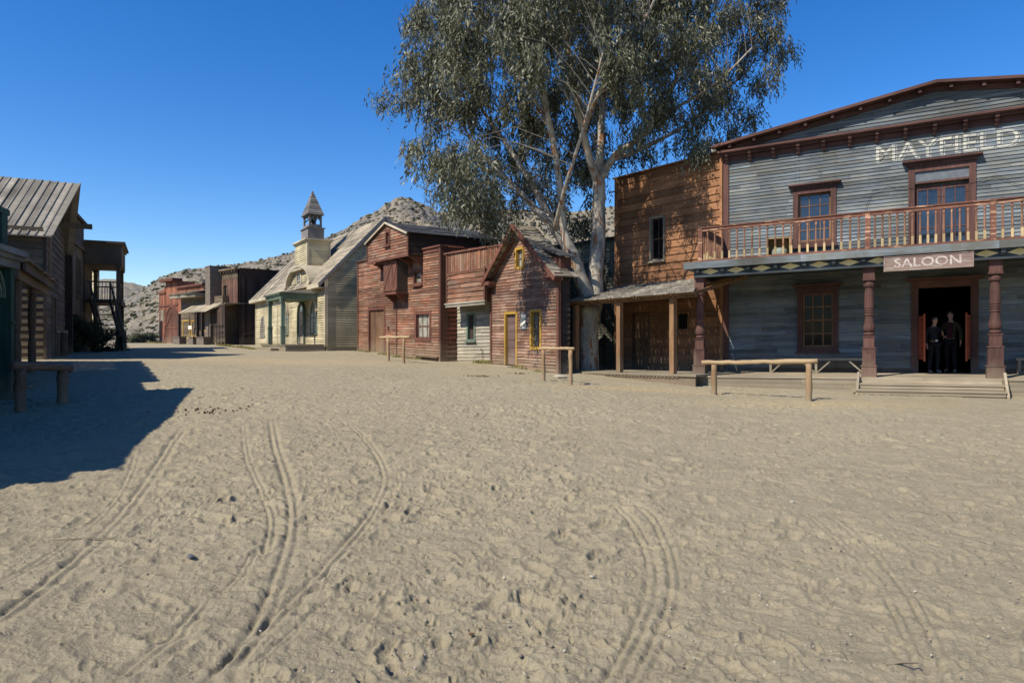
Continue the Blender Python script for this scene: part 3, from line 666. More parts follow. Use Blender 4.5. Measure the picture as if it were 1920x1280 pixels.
# entrance with swing doors
m = S.mb(); fw = .19
m.box(dr[0] - fw, dr[0], -.075, .22, 0, dr[3] + fw); m.box(dr[1], dr[1] + fw, -.075, .22, 0, dr[3] + fw); m.box(dr[0], dr[1], -.07, .22, dr[3], dr[3] + fw)
m.box(dr[0] - fw - .1, dr[1] + fw + .1, -.15, 0, dr[3] + fw, dr[3] + fw + .07); m.box(dr[0] - fw - .16, dr[1] + fw + .16, -.2, 0, dr[3] + fw + .07, dr[3] + fw + .11)
S.part('door_frame', m, M['trim'])
for side in (-1, 1):
    hx = dr[0] + .02 if side < 0 else dr[1] - .02
    a = R(-78) if side < 0 else R(-102)          # both leaves swung out over the porch
    dx, dy = math.cos(a), math.sin(a); L_ = .62; z0_, z1_ = .42, 1.72
    m = MB(0)
    P = lambda q, o, z: (hx + dx * q - dy * o, -.02 + dy * q + dx * o, z + S.k * hx)
    def slab(q0, q1, za, zb, o0, o1): m.hexa([P(q0, o0, za), P(q1, o0, za), P(q1, o1, za), P(q0, o1, za), P(q0, o0, zb), P(q1, o0, zb), P(q1, o1, zb), P(q0, o1, zb)])
    slab(0, .07, z0_, z1_, -.02, .02); slab(L_ - .07, L_, z0_ - .05, z1_ + .06, -.02, .02); slab(.07, L_ - .07, z0_, z0_ + .1, -.018, .018); slab(.07, L_ - .07, z1_ - .1, z1_, -.018, .018)
    for j in range(14): zz = z0_ + .12 + j * (z1_ - z0_ - .24) / 14; slab(.07, L_ - .07, zz, zz + .065, -.014 + .004, .014)
    o = m.build('swing_door', M['orange'], S.root)
    h = MB(0); h.tube([P(.0, -.03, z0_ + .1), P(0, -.03, z0_ + .25)], [.02, .02], 6); h.build('hinge', M['iron'], o)
# porch: deck, steps, posts, beam with diamonds, balcony
tl = S.t(1290, -3.0)
m = S.mb(); y = -3.1; rng = W + .3
while y < -.001:
    ye = min(0, y + .16); x = tl
    while x < rng: xe = min(rng, x + ru(2.2, 4)); m.box(x, xe - .004, y, ye - .008, -.045 + ru(-.003, .002), ru(-.003, .003)); x = xe
    y = ye
dk = S.part('porch_deck', m, M['deck'])
m = S.mb()
sx0, sx1 = S.t(1612, -3.1), S.t(1880, -3.1)
for a, c in ((tl, sx0 + .02), (sx1 - .02, rng)):
    for j in range(3):
        x = a
        while x < c - .01: xe = min(c, x + ru(2.5, 4.5)); m.box(x, xe - .005, -3.08 + ru(0, .008), -3.0, -.05 - .14 * (j + 1) + .006, -.05 - .14 * j); x = xe
for j in range(4): m.box(tl + .005, tl + .045, -2.99, -.1, -.05 - .13 * (j + 1) + .006, -.05 - .13 * j)
m.box(tl + .1, rng, -2.98, -2.9, -.6, -.05)
S.part('deck_skirt', m, M['deckd'], dk)
m = S.mb()
for j, (ya, yb, zt) in enumerate(((-3.42, -3.09, -.135), (-3.78, -3.40, -.28))):
    m.box(sx0 - .08 + .02 * j - .1 * j, sx1 + .02, ya - .03, yb, zt - .045, zt); m.box(sx0, sx1, ya - .005, ya + .05, zt - .13, zt - .047); m.box(sx0, sx1, ya + .02, ya + .05, zt - .5, zt - .132)
m.box(sx0 + .01, sx1 - .01, -3.095, -3.082, -.2, -.047)
for x in (sx0 - .03, sx1 + .045): m.prismx([(-3.02, .16), (-3.10, .16), (-3.84, -.40), (-3.84, -.50), (-3.72, -.50), (-3.02, -.05)], x - .03, x + .03)
S.part('porch_steps', m, M['deck'])
hb = S.h(1400, 515, -2.9); hbt = S.h(1400, 498, -3.0)
post_t = [S.t(1313, PY), S.t(1629.5, PY), S.t(1866, PY), 11.4]
prof = [(.20, 0), (.20, .34)], 
def porch_post(t):
    m = S.mb(); s2 = math.sqrt(2); H = hb
    for hw, a, c in ((.19, 0, .30), (.205, .30, .33), (.165, .33, .80), (.18, .80, .83), (.135, .83, 1.12), (.155, 1.12, 1.15), (.16, H - .36, H - .31), (.145, H - .31, H)):
        m.box(t - hw, t + hw, PY - hw, PY + hw, a, c)
    pr = [(.11, 1.15), (.135, 1.18), (.135, 1.22), (.10, 1.25), (.14, 1.30), (.15, 1.36), (.145, 1.42), (.125, 1.50), (.11, 1.62), (.105, 1.70), (.13, 1.74), (.105, 1.78), (.13, 1.81), (.105, 1.84), (.13, 1.87), (.105, 1.90),
          (.125, 1.93), (.12, 2.3), (.10, H - .62), (.10, H - .55), (.14, H - .52), (.15, H - .46), (.13, H - .41), (.105, H - .38), (.15, H - .36)]
    m.lathe(pr, t, PY, 16)
    return S.part('porch_post', m, M['trimz'])
for t in post_t: porch_post(t)
tbl = S.t(1301, -2.95)
m = S.mb(); m.box(tbl, rng, -2.94, -2.86, hb + .06, hbt); m.box(tbl, rng, -2.98, -2.76, hb, hb + .058)
m.box(tbl, tbl + .07, -2.855, -.05, hb + .06, hbt); m.box(tbl - .02, tbl + .12, -2.755, -.05, hb, hb + .058)
for y in np.arange(-2.4, -.2, .55): m.box(tbl + .12, rng, y, y + .07, hbt - .14, hbt - .001)
beam_o = S.part('porch_beam', m, M['beam'])
hm = (hb + .06 + hbt) / 2; xs_d = [1331.7, 1380, 1428, 1482, 1536, 1591.7, 1646.7, 1701, 1752, 1800, 1849, 1913]
xs_t = [S.t(p, -2.95) for p in xs_d]; xs_t += [xs_t[-1] + .80 * i for i in range(1, 5)]
dh = (hbt - hb) * .36
for i, t in enumerate(xs_t):
    m = S.mb(); m.prism([(t - .27, hm), (t, hm - dh), (t + .27, hm), (t, hm + dh)], -2.952, -2.938); S.part('diamond', m, M['diamond'], beam_o)
m = S.mb()
for a, c in zip([xs_t[0] - .75] + xs_t, xs_t): x = (a + c) / 2; m.prismx([(-2.945, hb + .07), (-3.05, hb + .16), (-3.06, hbt - .002), (-2.945, hbt - .002)], x - .05, x + .05)
S.part('beam_brackets', m, M['beam'], beam_o)
hft = S.h(1400, 484, -3.0)
tfl = S.t(1282, -3.1)
m = S.mb(); x = tfl
while x < rng: xe = min(rng, x + ru(3, 5)); m.box(x, xe - .004, -3.12, -3.02, hbt + .002, hft - .02); x = xe
m.box(tfl, tfl + .08, -3.015, -.04, hbt + .002, hft - .02)
y = -3.0
while y < -.04: m.box(tfl + .09, rng, y, min(-.04, y + .15) - .008, hft - .06, hft - .025); y += .15
m.box(tfl + .09, rng, -2.85, -.05, hbt + .003, hbt + .02)
S.part('balcony_floor', m, M['gray2'])
hr = S.h(1400, 418.5, -2.95)
rx0 = S.t(1310.5, -2.95) + .05
px_posts = [rx0, S.t(1627, -2.95), S.t(1862, -2.95), S.t(1862, -2.95) + 3.6]
m = S.mb()
m.box(rx0 - .06, rng, -3.03, -2.89, hr - .035, hr); m.box(rx0 - .04, rng, -3.0, -2.92, hr - .13, hr - .037); m.box(rx0 - .03, rng, -3.0, -2.92, hft - .02, hft + .05)
m.box(rx0 - .06, rx0 + .06, -2.885, -.05, hr - .035, hr); m.box(rx0 - .04, rx0 + .04, -2.885, -.05, hr - .13, hr - .037); m.box(rx0 - .03, rx0 + .03, -2.915, -.05, hft - .02, hft + .05)
rl = S.part('balcony_railing', m, M['rail'])
for t, y in [(p, -2.96) for p in px_posts] + [(rx0, -.14)]:
    m = S.mb(); m.box(t - .065, t + .065, y - .055, y + .055, hft + .051 if y > -1 else hft - .018, hr - .038); S.part('railing_post', m, M['rail'], rl)
def baluster(t, y):
    m = S.mb(); H = hr - .13 - (hft + .05); z = hft + .05; q = .029
    m.mi = 1; m.box(t - q, t + q, y - q, y + q, z, z + H * .26)
    m.mi = 0
    m.lathe([(.018, z + H * .26), (.031, z + H * .29), (.018, z + H * .32), (.030, z + H * .36), (.028, z + H * .5), (.020, z + H * .80), (.019, z + H * .84), (.033, z + H * .88), (.035, z + H * .93), (.022, z + H * .96), (.03, z + H)], t, y, 8)
    o = S.part('baluster', m, [M['balt'], M['balb']], rl)
for a, c, n in zip(px_posts, px_posts[1:], (20, 15, 17)):
    for i in range(n): baluster(a + (c - a) * (i + 1) / (n + 1), -2.96)
for i in range(12): baluster(rx0, -2.96 + (2.82) * (i + 1) / 13)
# painted name and hanging sign
sl_ = 0.0
xc = (S.t(1638) + S.t(1914)) / 2; zM, zD = S.h(1645, 291.5), S.h(1900, 259); zc = (zM + zD) / 2; slp = (zD - zM) / (S.t(1900) - S.t(1645)); wd = S.t(1914) - S.t(1638)
me = text_mesh('MAYFIELD', 1); tw = max(v.co.x for v in me.vertices) - min(v.co.x for v in me.vertices); bpy.data.meshes.remove(me)
sz = .72; xs = wd / (tw * sz) * .97
rows = (hf - .1, ROWU, .030, .008)
paint_text(S, 'MAYFIELD', sz, xc + .035, zc - .03, 0, M['letter'], 'painted_letters', S.root, bold=.014, xs=xs, rows=rows, lift=.0035, slope=slp)
paint_text(S, 'MAYFIELD', sz, xc + .018, zc - .016, 0, M['graypaint'], 'painted_letters', S.root, bold=.013, xs=xs, rows=rows, lift=.0050, slope=slp)
paint_text(S, 'MAYFIELD', sz, xc, zc, 0, M['letter'], 'painted_letters', S.root, bold=.001, xs=xs, rows=rows, lift=.0065, slope=slp)
yS = -3.22; a, c = S.t(1657, yS), S.t(1826, yS); zt, zb = S.h(1742, 476.5, yS), S.h(1742, 504.5, yS)
sg = empty('hanging_sign', S.world((a + c) / 2, yS, zb), S.ang(), 'faded plum board lettered SALOON in cream, fixed to the balcony edge over the steps', 'sign')
def local_sign(mb, name, mat, parent):
    mb.v = [(x - (a + c) / 2, y - yS, z + S.k * (x - (a + c) / 2) - zb) for x, y, z in mb.v]; mb.k = 0; return mb.build(name, mat, parent)
m = MB()
for j in range(3): m.box(a + .03, c - .03, yS, yS + .03, zb + .02 + (zt - zb - .04) * j / 3, zb + .02 + (zt - zb - .04) * (j + 1) / 3 - .004)
bo = local_sign(m, 'sign_board', M['sign'], sg)
m = MB(); m.box(a, a + .03, yS - .015, yS + .04, zb, zt); m.box(c - .03, c, yS - .015, yS + .04, zb, zt); m.box(a + .03, c - .03, yS - .013, yS + .04, zb, zb + .02); m.box(a + .03, c - .03, yS - .013, yS + .04, zt - .02, zt)
local_sign(m, 'sign_frame', M['sign'], sg)
m = MB(); m.box(a + .3, a + .36, yS + .042, yS + .098, zb + .1, zt - .05); m.box(c - .36, c - .3, yS + .042, yS + .098, zb + .1, zt - .05); local_sign(m, 'sign_cleat', M['gray2'], sg)
class _Z: pass
me = text_mesh('SALOON', 1); tw = max(v.co.x for v in me.vertices) - min(v.co.x for v in me.vertices); th_ = max(v.co.y for v in me.vertices) - min(v.co.y for v in me.vertices); bpy.data.meshes.remove(me)
q = _Z(); q.k = S.k; hs_ = (zt - zb) * .60 / th_
paint_text(q, 'SALOON', hs_, 0, (zt - zb) / 2, 0, M['letter2'], 'painted_letters', sg, bold=.004, xs=(c - a) * .74 / (tw * hs_), lift=.003)

# ------------------------------------------------------------------ rust brown building with lean-to porch
B2 = Bld('brown_building', 'tall rust brown building of broad boards with a shingled lean-to porch, next to the saloon', 'building', (1156, 27.5), (1357, 23.72), .36 - .06, k=0)
hT = (B2.h(1156, 335) + B2.h(1353, 284)) / 2; B2.k = (B2.h(1353, 284) - B2.h(1156, 335)) / B2.W; hT = B2.h(1156, 335)
wn = B2.rect(1222, 409, 1245, 486); dd = B2.rect(1190, 590, 1216, 700); dd = (dd[0], dd[1], .0, dd[3]); wb = B2.rect(1271, 588, 1291, 617)
m = B2.mb(); hp = B2.h(1230, 522)
m.siding(.08, B2.W - .08, hp, hT - .06, 0, .275, [hole(wn, .08)], th=.042, jit=.006, bl=(3.2, 8))
m.siding(.08, B2.W - .08, -.1, hp, 0, .33, [hole(dd, .08), hole(wb, .06)], th=.032, jit=.006, bl=(3.2, 8))
B2.part('front_wall', m, M['brown'])
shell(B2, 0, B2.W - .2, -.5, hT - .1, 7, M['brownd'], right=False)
m = B2.mb(); m.box(-.05, .09, -.07, .1, -.1, hT - .03); m.box(B2.W - .12, B2.W - .02, -.07, .1, -.1, hT - .03); B2.part('corner_board', m, M['brown'])
m = B2.mb(); m.box(-.10, B2.W, -.11, .2, hT - .03, hT + .03); m.box(0, B2.W - .1, .201, 7, hT - .08, hT); B2.part('roof', m, M['brown'])
window(B2, wn, M['deckd'], M['glassd'], .07, 2, 2, .03, sill=True, barmat=M['brownd'])
window(B2, wb, M['post'], M['glassd'], .05, 3, 1, .02, sill=False, barmat=M['iron'], name='barred_window')
door(B2, dd, M['brownd'], M['doorw'], .07, 3)
m = B2.mb()                                     # rows of pale strips modelled as slits of sun through the porch roof
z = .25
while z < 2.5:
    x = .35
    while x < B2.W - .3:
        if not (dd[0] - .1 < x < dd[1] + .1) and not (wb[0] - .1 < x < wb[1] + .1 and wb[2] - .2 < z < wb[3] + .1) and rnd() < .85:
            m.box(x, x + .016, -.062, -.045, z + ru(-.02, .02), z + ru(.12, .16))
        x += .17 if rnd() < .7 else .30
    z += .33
B2.parts('sun_slit_strip', m, M['deckd'])
py_ = -3.22
pt = [B2.t(p, py_) for p in (1080, 1162, 1262)]
hd = .02; hpf = B2.h(1162, 562, py_)
m = B2.mb()
for i in range(20):
    y = py_ - .15 + i * .17
    if y + .16 > -.05: break
    m.box(-.5, pt[2] + .95, y, y + .16, -.05, hd - ru(0, .004))
pd = B2.part('porch_deck', m, M['deckd'])
m = B2.mb(); m.box(-.48, pt[2] + .9, py_ - .10, py_ - .05, -.35, -.052)
for i in range(40): x = -.48 + i * .15; m.box(x, x + .12, py_ - .13, py_ - .101, -.11, -.052)
B2.part('deck_skirt', m, M['brownd'], pd)
for t in pt:
    m = B2.mb(); m.box(t - .085, t + .085, py_ - .085, py_ + .085, hd, hpf - .09); B2.part('porch_post', m, M['post'])
xl, xr = B2.t(1056, py_ - .25), B2.t(1302, py_ - .25); hfr = B2.h(1170, 556, py_ - .25)
hbk = B2.h(1165, 535) * .5 + B2.h(1290, 522) * .5 - .02
m = B2.mb()
xrb = B2.t(1303, -.04)
m.box(xl + .1, xr - .1, py_ - .07, py_ + .07, hpf - .09, hpf + .02)
for i in range(9): x = xl + .2 + (xr - xl - .4) * i / 8; xb = x; m.beam((x, py_ - .15, hfr - .08), (xb, -.05, hbk - .09), .07, .10)
m.box(xl, xr, py_ - .22, py_ - .18, hfr - .09, hfr - .02)
B2.part('porch_frame', m, M['post'])
m = B2.mb(); m.courses((xl - .05, py_ - .32, hfr - .03), (xr + .05, py_ - .32, hfr - .03), (B2.t(1316, -.04), -.04, hbk - .02), (xl - .05, -.04, hbk - .02), 13, .022, split=26, rag=.05)
B2.part('porch_roof', m, M['sroof'])
m = B2.mb(); m.box(-.35, -.05, -.05, -.02, hT * .93, hT * .93 + .05)
B2.part('wall_bracket', m, M['brown'])

# ------------------------------------------------------------------ grey green house behind the tree
G5 = Bld('clapboard_house', 'mossy grey clapboard house deep in shade behind the forked tree', 'house', (1046, 31.0), (1158, 28.2), .4)
hT = G5.h(1150, 448); wn = None
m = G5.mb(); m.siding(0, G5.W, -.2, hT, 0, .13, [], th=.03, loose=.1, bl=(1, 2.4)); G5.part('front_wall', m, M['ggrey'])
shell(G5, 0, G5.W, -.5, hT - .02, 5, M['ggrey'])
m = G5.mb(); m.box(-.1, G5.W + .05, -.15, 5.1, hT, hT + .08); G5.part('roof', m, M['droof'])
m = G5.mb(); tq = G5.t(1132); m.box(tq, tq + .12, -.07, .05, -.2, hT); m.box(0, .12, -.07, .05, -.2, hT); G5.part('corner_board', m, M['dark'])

# ------------------------------------------------------------------ gabled house with mustard yellow trim
Y4 = Bld('gabled_house', 'small steep gabled house of faded red boards with mustard yellow door and window frames', 'house', (922.5, 28.0), (1048, 23.75), .42)
Y4.k = -.06 / Y4.W * .5
he = (Y4.h(918.5, 527) + Y4.h(1040, 511)) / 2
tp = Y4.W / 2 - .12; hp = Y4.h(966, 424, -.3)
ends = lambda z: (0 + tp * (z - he) / (hp - he) if z > he else 0, Y4.W - (Y4.W - tp) * (z - he) / (hp - he) if z > he else Y4.W)
dd = Y4.rect(950, 589, 969, 680); dd = (dd[0], dd[1], .06, dd[3]); wn = Y4.rect(998.5, 585, 1014, 650); wu = Y4.rect(970, 468, 982, 500)
hl = [hole(dd, .10), hole(wn, .10), hole(wu, .10)]
m = Y4.mb(); m.siding(0, Y4.W, -.15, he, 0, .115, hl, th=.034, jit=.012, loose=.22, bl=(.9, 2.6)); m.siding(0, Y4.W, he, hp, 0, .115, hl, ends=ends, th=.034, jit=.010, bl=(.9, 2.2))
Y4.part('front_wall', m, M['pinkish'])
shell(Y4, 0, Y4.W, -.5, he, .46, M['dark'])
m = Y4.mb(); m.prism([(0, he), (Y4.W, he), (tp, hp)], .12, .18); m.prism([(0, he), (Y4.W, he), (tp, hp)], .40, .459); Y4.part('gable_lining', m, M['dark'])
def gabroof(b, he, hp, xl, xr, tp, y0, y1, over, mat, n, th=.03, rag=.0):
    m = b.mb(); sl = (hp - he) / (tp - xl); sr = (hp - he) / (xr - tp)
    for sgn, xe, s_ in ((-1, xl - over, sl), (1, xr + over, sr)):
        ze = hp - s_ * abs(tp - xe) + .05; zr = hp + .05
        A, B_, C_, D_ = ((xe, y0, ze), (xe, y1, ze), (tp, y1, zr), (tp, y0, zr))
        if sgn > 0: m.courses(A, B_, C_, D_, n, th, split=3, rag=rag)
        else: m.courses(B_, A, D_, C_, n, th, split=3, rag=rag)
    return m
m = gabroof(Y4, he, hp, 0, Y4.W, tp, -.42, .62, .30, None, 9, .03, .05); rf = Y4.part('roof', m, M['groof'])
m = Y4.mb(); s_ = (hp - he) / tp
for xe in (-.33, Y4.W + .33):
    ze = hp - s_ * abs(tp - xe) * (tp / (tp if xe < 0 else Y4.W - tp)) * (1 if xe < 0 else 1) 
    ze = he - (hp - he) * .33 / tp
    m.beam((xe, -.40, ze + .0), (tp, -.40, hp + .03), .05, .17)
    m.beam((xe, -.10, ze - .03), (tp, -.10, hp - .03), .05, .10)
Y4.part('bargeboard', m, M['redtrim'], rf)
m = Y4.mb()
for a, c in ((-.36, .42), (Y4.W - .42, Y4.W + .30)): m.box(a, c, -.38, -.04, he - .20, he - .05); m.box(a + .05, c - .05, -.30, -.04, he - .28, he - .202)
Y4.part('eave_returns', m, M['redtrim'], rf)
m = Y4.mb(); m.box(-.07, .07, -.07, .05, -.2, he - .21); m.box(Y4.W - .07, Y4.W + .07, -.07, .05, -.2, he - .21); Y4.part('corner_board', m, M['redtrimz'])
door(Y4, dd, M['yellow'], M['plumdoor'], .10, 1, panels=6)
window(Y4, wn, M['yellow'], M['glassg'], .10, 2, 2, .035, sill=False, barmat=M['lwoodv'])
window(Y4, wu, M['yellow'], M['curtain'], .09, 2, 2, .03, sill=False, barmat=M['lwoodv'])
m = Y4.mb(); m.box(dd[0] - .45, dd[1] + .12, -.5, -.04, -.02, .035); Y4.part('door_step', m, M['deck'])
# small dormer with its own roof on the right slope
m = Y4.mb(); dx = Y4.W - .05
m.box(dx - .9, dx, .08, .12, he - .05, he + .55); m.box(dx - .9, dx, .50, .54, he - .05, he + .55)
for i in range(2): m.box(dx, dx + .03, .08 + i * .23, .3 + i * .23, he - .05, he + .53)
Y4.part('dormer', m, M['redtrimz'])
m = Y4.mb(); m.planks((dx + .2, -.05, he + .54), (dx + .2, .66, he + .54), (dx - 1.1, .66, he + .95), (dx - 1.1, -.05, he + .95), 3, .03, .01); Y4.part('dormer_roof', m, M['droof'])
# slate coloured poster board
pr = Y4.rect(978.5, 587, 989.5, 617.5); cx_, w2 = (pr[0] + pr[1]) / 2, (pr[1] - pr[0]) / 2
po = empty('notice_board', Y4.world(cx_, -.05, pr[2]), Y4.ang(), 'narrow slate grey poster with white diagonal band between the yellow door and window', 'poster')
H_ = pr[3] - pr[2]; m = MB(); m.box(-w2, w2, -.012, .0, 0, H_); m.build('board', M['poster'], po)
m = MB(); m.prism([(-w2 + .01, H_ * .20), (-w2 + .07, H_ * .20), (w2 - .01, H_ * .48), (w2 - .01, H_ * .60), (-w2 + .01, H_ * .36)], -.016, -.0125)
for zz, a, c in ((.86, -.6, .6), (.80, -.75, .7), (.72, -.5, .4), (.12, -.3, .3), (.07, -.35, .35), (.16, -.2, .25)): m.box(a * w2, c * w2, -.0155, -.0125, H_ * zz, H_ * (zz + .032))
m.build('printed_band', M['white'], po)
# ------------------------------------------------------------------ cream house under a red board overhang
dirb = (.557, -.831)
C3 = Bld('cream_house', 'low bleached cream clapboard house under an overhanging upper storey of red boards', 'house', (829, 29.7), (924, 27.5), .52)
C3.k = (C3.h(905, 464) - C3.h(838, 478)) / (C3.t(905) - C3.t(838)) * .5
cy = .75
wn = C3.rect(879, 591, 890, 636, cy); hol = [hole(wn, .09)]
hb_ = C3.h(875, 571); htop = (C3.h(838, 476) + C3.h(905, 464)) / 2
m = C3.mb(); m.siding(-.1, C3.W + .4, -.15, hb_ + .1, cy, .15, hol, th=.034, jit=.016, loose=.25, bl=(.9, 2.4)); C3.part('front_wall', m, M['creamd'])
window(C3, wn, M['green'], M['curtain'], .085, 2, 2, .03, sill=True, barmat=M['green'], y=cy)
m = C3.mb(); xl, xr = C3.t(838), C3.t(911)
hm1 = C3.h(875, 508)
m.siding(xl + .05, xr - .05, hb_ + .12, hm1, 0, .20, [], th=.034, jit=.016, loose=.2, bl=(.8, 2))
m.uprights(xl + .05, C3.W + .3, hm1, htop - .05, .0, .13, th=.02, gap=.02, raga=.03)
ov = C3.part('overhang', m, M['red'], label='overhanging upper storey of red boards')
m = C3.mb(); m.box(xl, xl + .07, -.06, .02, hb_, htop); m.box(xr - .07, xr, -.06, .02, hb_, hm1 + .1); m.box(xl - .1, xr + .1, -.10, .01, htop - .04, htop + .03); m.box(xl, xr, -.052, .0, hm1 - .05, hm1 + .02)
m.box(xl, xr + .02, .021, 3.2, hb_ + .125, htop - .06); m.box(C3.t(905) + .1, C3.W + .5, -.05, .015, htop - .05, htop + .02)
C3.part('overhang_frame', m, M['redtrimz'], ov)
m = C3.mb(); m.box(xl - .05, xr + .03, -.11, .02, hb_ + .05, hb_ + .118); m.box(xl - .02, xr, -.07, .02, hb_ - .06, hb_ + .048); C3.part('overhang_sill', m, M['creamd'], ov)
shell(C3, -.1, C3.W + .4, -.5, hb_ + .12, 6, M['dark'], y0=cy + .05)
m = C3.mb(); m.box(.05, .16, cy - .08, cy + .02, -.2, hb_ + .1); C3.part('corner_board', m, M['dark'])
m = C3.mb(); m.box(xl, C3.W + .5, .02, 6, htop - .05, htop - .01); C3.part('roof', m, M['droof'])
m = C3.mb(); px_ = C3.t(904, cy - .12); m.tube([(px_, cy - .12, -.1), (px_, cy - .12, .42), (px_ - .06, cy - .12, .5), (px_ - .12, cy - .13, .42)], [.014] * 4, 6); C3.part('standpipe', m, M['iron'])

# ------------------------------------------------------------------ red barn with hoist dormer
F6 = Bld('barn', 'large red board barn with a gabled loft projecting over its front and a hoist shutter', 'barn', (672, 37.8), (828.5, 29.7), .70)
F6.k = -.15 / F6.W * .7
q4 = lambda x, y: (660 + x / 4, 390 + y / 4)
def r4(b, x0, y0, x1, y1, y=0.0): (a, c), (d, e) = q4(x0, y0), q4(x1, y1); return b.rect(a, c, d, e, y)
hl_ = F6.h(*q4(60, 407)); tr = F6.t(q4(515, 0)[0]); hr_ = (F6.h(*q4(520, 310)) + F6.h(*q4(655, 296))) / 2
dd = r4(F6, 135, 765, 245, 1083); dd = (dd[0], dd[1], 0, dd[3]); w1 = r4(F6, 488, 797, 587, 972); w2 = r4(F6, 475, 478, 525, 562)
hol = [hole(dd, .18), hole(w1, .17), hole(w2, .12)]
m = F6.mb(); m.siding(.06, F6.W - .08, -.12, hl_, 0, .118, hol, th=.034, jit=.012, loose=.22, bl=(1.2, 3.4)); m.siding(tr, F6.W - .08, hl_, hr_ - .03, 0, .118, hol, th=.034, jit=.012, loose=.1)
F6.part('front_wall', m, M['red'])
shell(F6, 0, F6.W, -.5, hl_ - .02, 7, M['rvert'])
m = F6.mb(); m.box(tr, F6.W - .05, .02, .2, hl_ - .01, hr_ - .02); m.box(-.1, tr, -.12, .25, hl_, hl_ + .05); m.box(tr - .08, F6.W + .08, -.14, .25, hr_ - .02, hr_ + .05); m.box(tr, tr + .12, -.072, .01, hl_ + .051, hr_ - .021); m.box(tr + .12, F6.W - .1, -.068, .01, hr_ - .2, hr_ - .021)
m.box(.0, F6.W, .26, 7, hl_ - .02, hl_ + .04); F6.part('parapet', m, M['redtrim'])
m = F6.mb(); m.box(-.04, .10, -.07, .05, -.1, hl_ - .01); m.box(F6.W - .14, F6.W + .03, -.09, .3, -.2, hr_ - .021); m.box(F6.t(q4(340, 0)[0]) - .04, F6.t(q4(340, 0)[0]) + .06, -.068, 0, .0, F6.h(*q4(340, 720))); F6.part('corner_board', m, M['redtrimz'])
door(F6, dd, M['redtrim'], M['doorw'], .17, 3)
window(F6, w1, M['redtrim'], M['curtain'], .16, 3, 2, .04, sill=False, barmat=M['doorw'])
window(F6, w2, M['redtrim'], M['curtain'], .11, 1, 2, .04, sill=True, barmat=M['doorw'])
m = F6.mb(); aa = F6.t(q4(485, 0)[0]); m.box(aa, F6.W - .1, -.2, -.05, .06, .10); F6.part('low_shelf', m, M['red'])
# projecting gabled loft
yl = -.75
gl = (F6.t(q4(120, 0)[0], yl), F6.t(q4(425, 0)[0], yl)); gb = F6.h(*q4(250, 380), yl); ge = (F6.h(*q4(120, 262), yl) + F6.h(*q4(423, 200), yl)) / 2
gp = F6.h(*q4(264, 118), yl); gx = F6.t(q4(266, 0)[0], yl); gw = r4(F6, 262, 185, 285, 270, yl)
ends = lambda z: (gl[0] + (gx - gl[0]) * (z - ge) / (gp - ge) if z > ge else gl[0], gl[1] - (gl[1] - gx) * (z - ge) / (gp - ge) if z > ge else gl[1])
LM = F6.mb(); LM.siding(gl[0], gl[1], gb, gp - .03, yl, .135, [hole(gw, .1)], ends=ends, th=.034, jit=.012, loose=.1, bl=(.8, 2.2)); lo_ = F6.part('loft', LM, M['red'])
m = F6.mb(); dl = 4.8
for xx, sg_ in ((gl[0], -1), (gl[1], 1)):
    for i in range(9):
        z = gb + (ge - gb) * i / 9; ze = gb + (ge - gb) * (i + 1) / 9
        m.hexa([(xx, yl + .01, z), (xx + sg_ * .03, yl + .01, z), (xx + sg_ * .03, yl + dl, z), (xx, yl + dl, z), (xx, yl + .01, ze), (xx + sg_ * .006, yl + .01, ze), (xx + sg_ * .006, yl + dl, ze), (xx, yl + dl, ze)])
m.prism([(gl[0], gb), (gl[1], gb), (gl[1], ge), (gx, gp - .04), (gl[0], ge)], yl + .13, yl + .18); m.prism([(gl[0], gb), (gl[1], gb), (gl[1], ge), (gx, gp - .04), (gl[0], ge)], yl + dl - .05, yl + dl)
m.box(gl[0] + .02, gl[1] - .02, yl + .02, .1, gb + .01, gb + .05)
F6.part('loft_sides', m, M['dark'], lo_)
m = gabroof(F6, ge, gp, gl[0], gl[1], gx, yl - .12, yl + dl + .1, .10, None, 7, .028, .06); F6.part('loft_roof', m, M['droof'], lo_)
m = F6.mb()
for xe in (gl[0] - .1, gl[1] + .1):
    ze = ge - (gp - ge) * .1 / (gx - gl[0]); m.beam((xe, yl - .14, ze + .02), (gx, yl - .14, gp + .03), .045, .085)
F6.part('loft_bargeboard', m, M['creamtrim'], lo_)
m = F6.mb(); m.box(gl[0] - .05, gl[1] + .05, yl - .06, yl + .0, gb - .10, gb + .0); m.box(gl[0] - .04, gl[0] + .07, yl - .062, yl, gb + .001, ge); m.box(gl[1] - .07, gl[1] + .04, yl - .062, yl, gb + .001, ge)
for i in range(5): t = gl[0] + .4 + (gl[1] - gl[0] - .5) * i / 4; m.prismx([(yl + .02, gb - .10), (-.04, gb - .10), (-.04, gb - .55), (yl * .4, gb - .28)], t - .06, t + .06)
F6.part('loft_brackets', m, M['redtrim'], lo_)
window(F6, gw, M['redtrim'], M['curtain'], .10, 1, 2, .03, sill=True, barmat=M['doorw'], y=yl, name='loft_window')
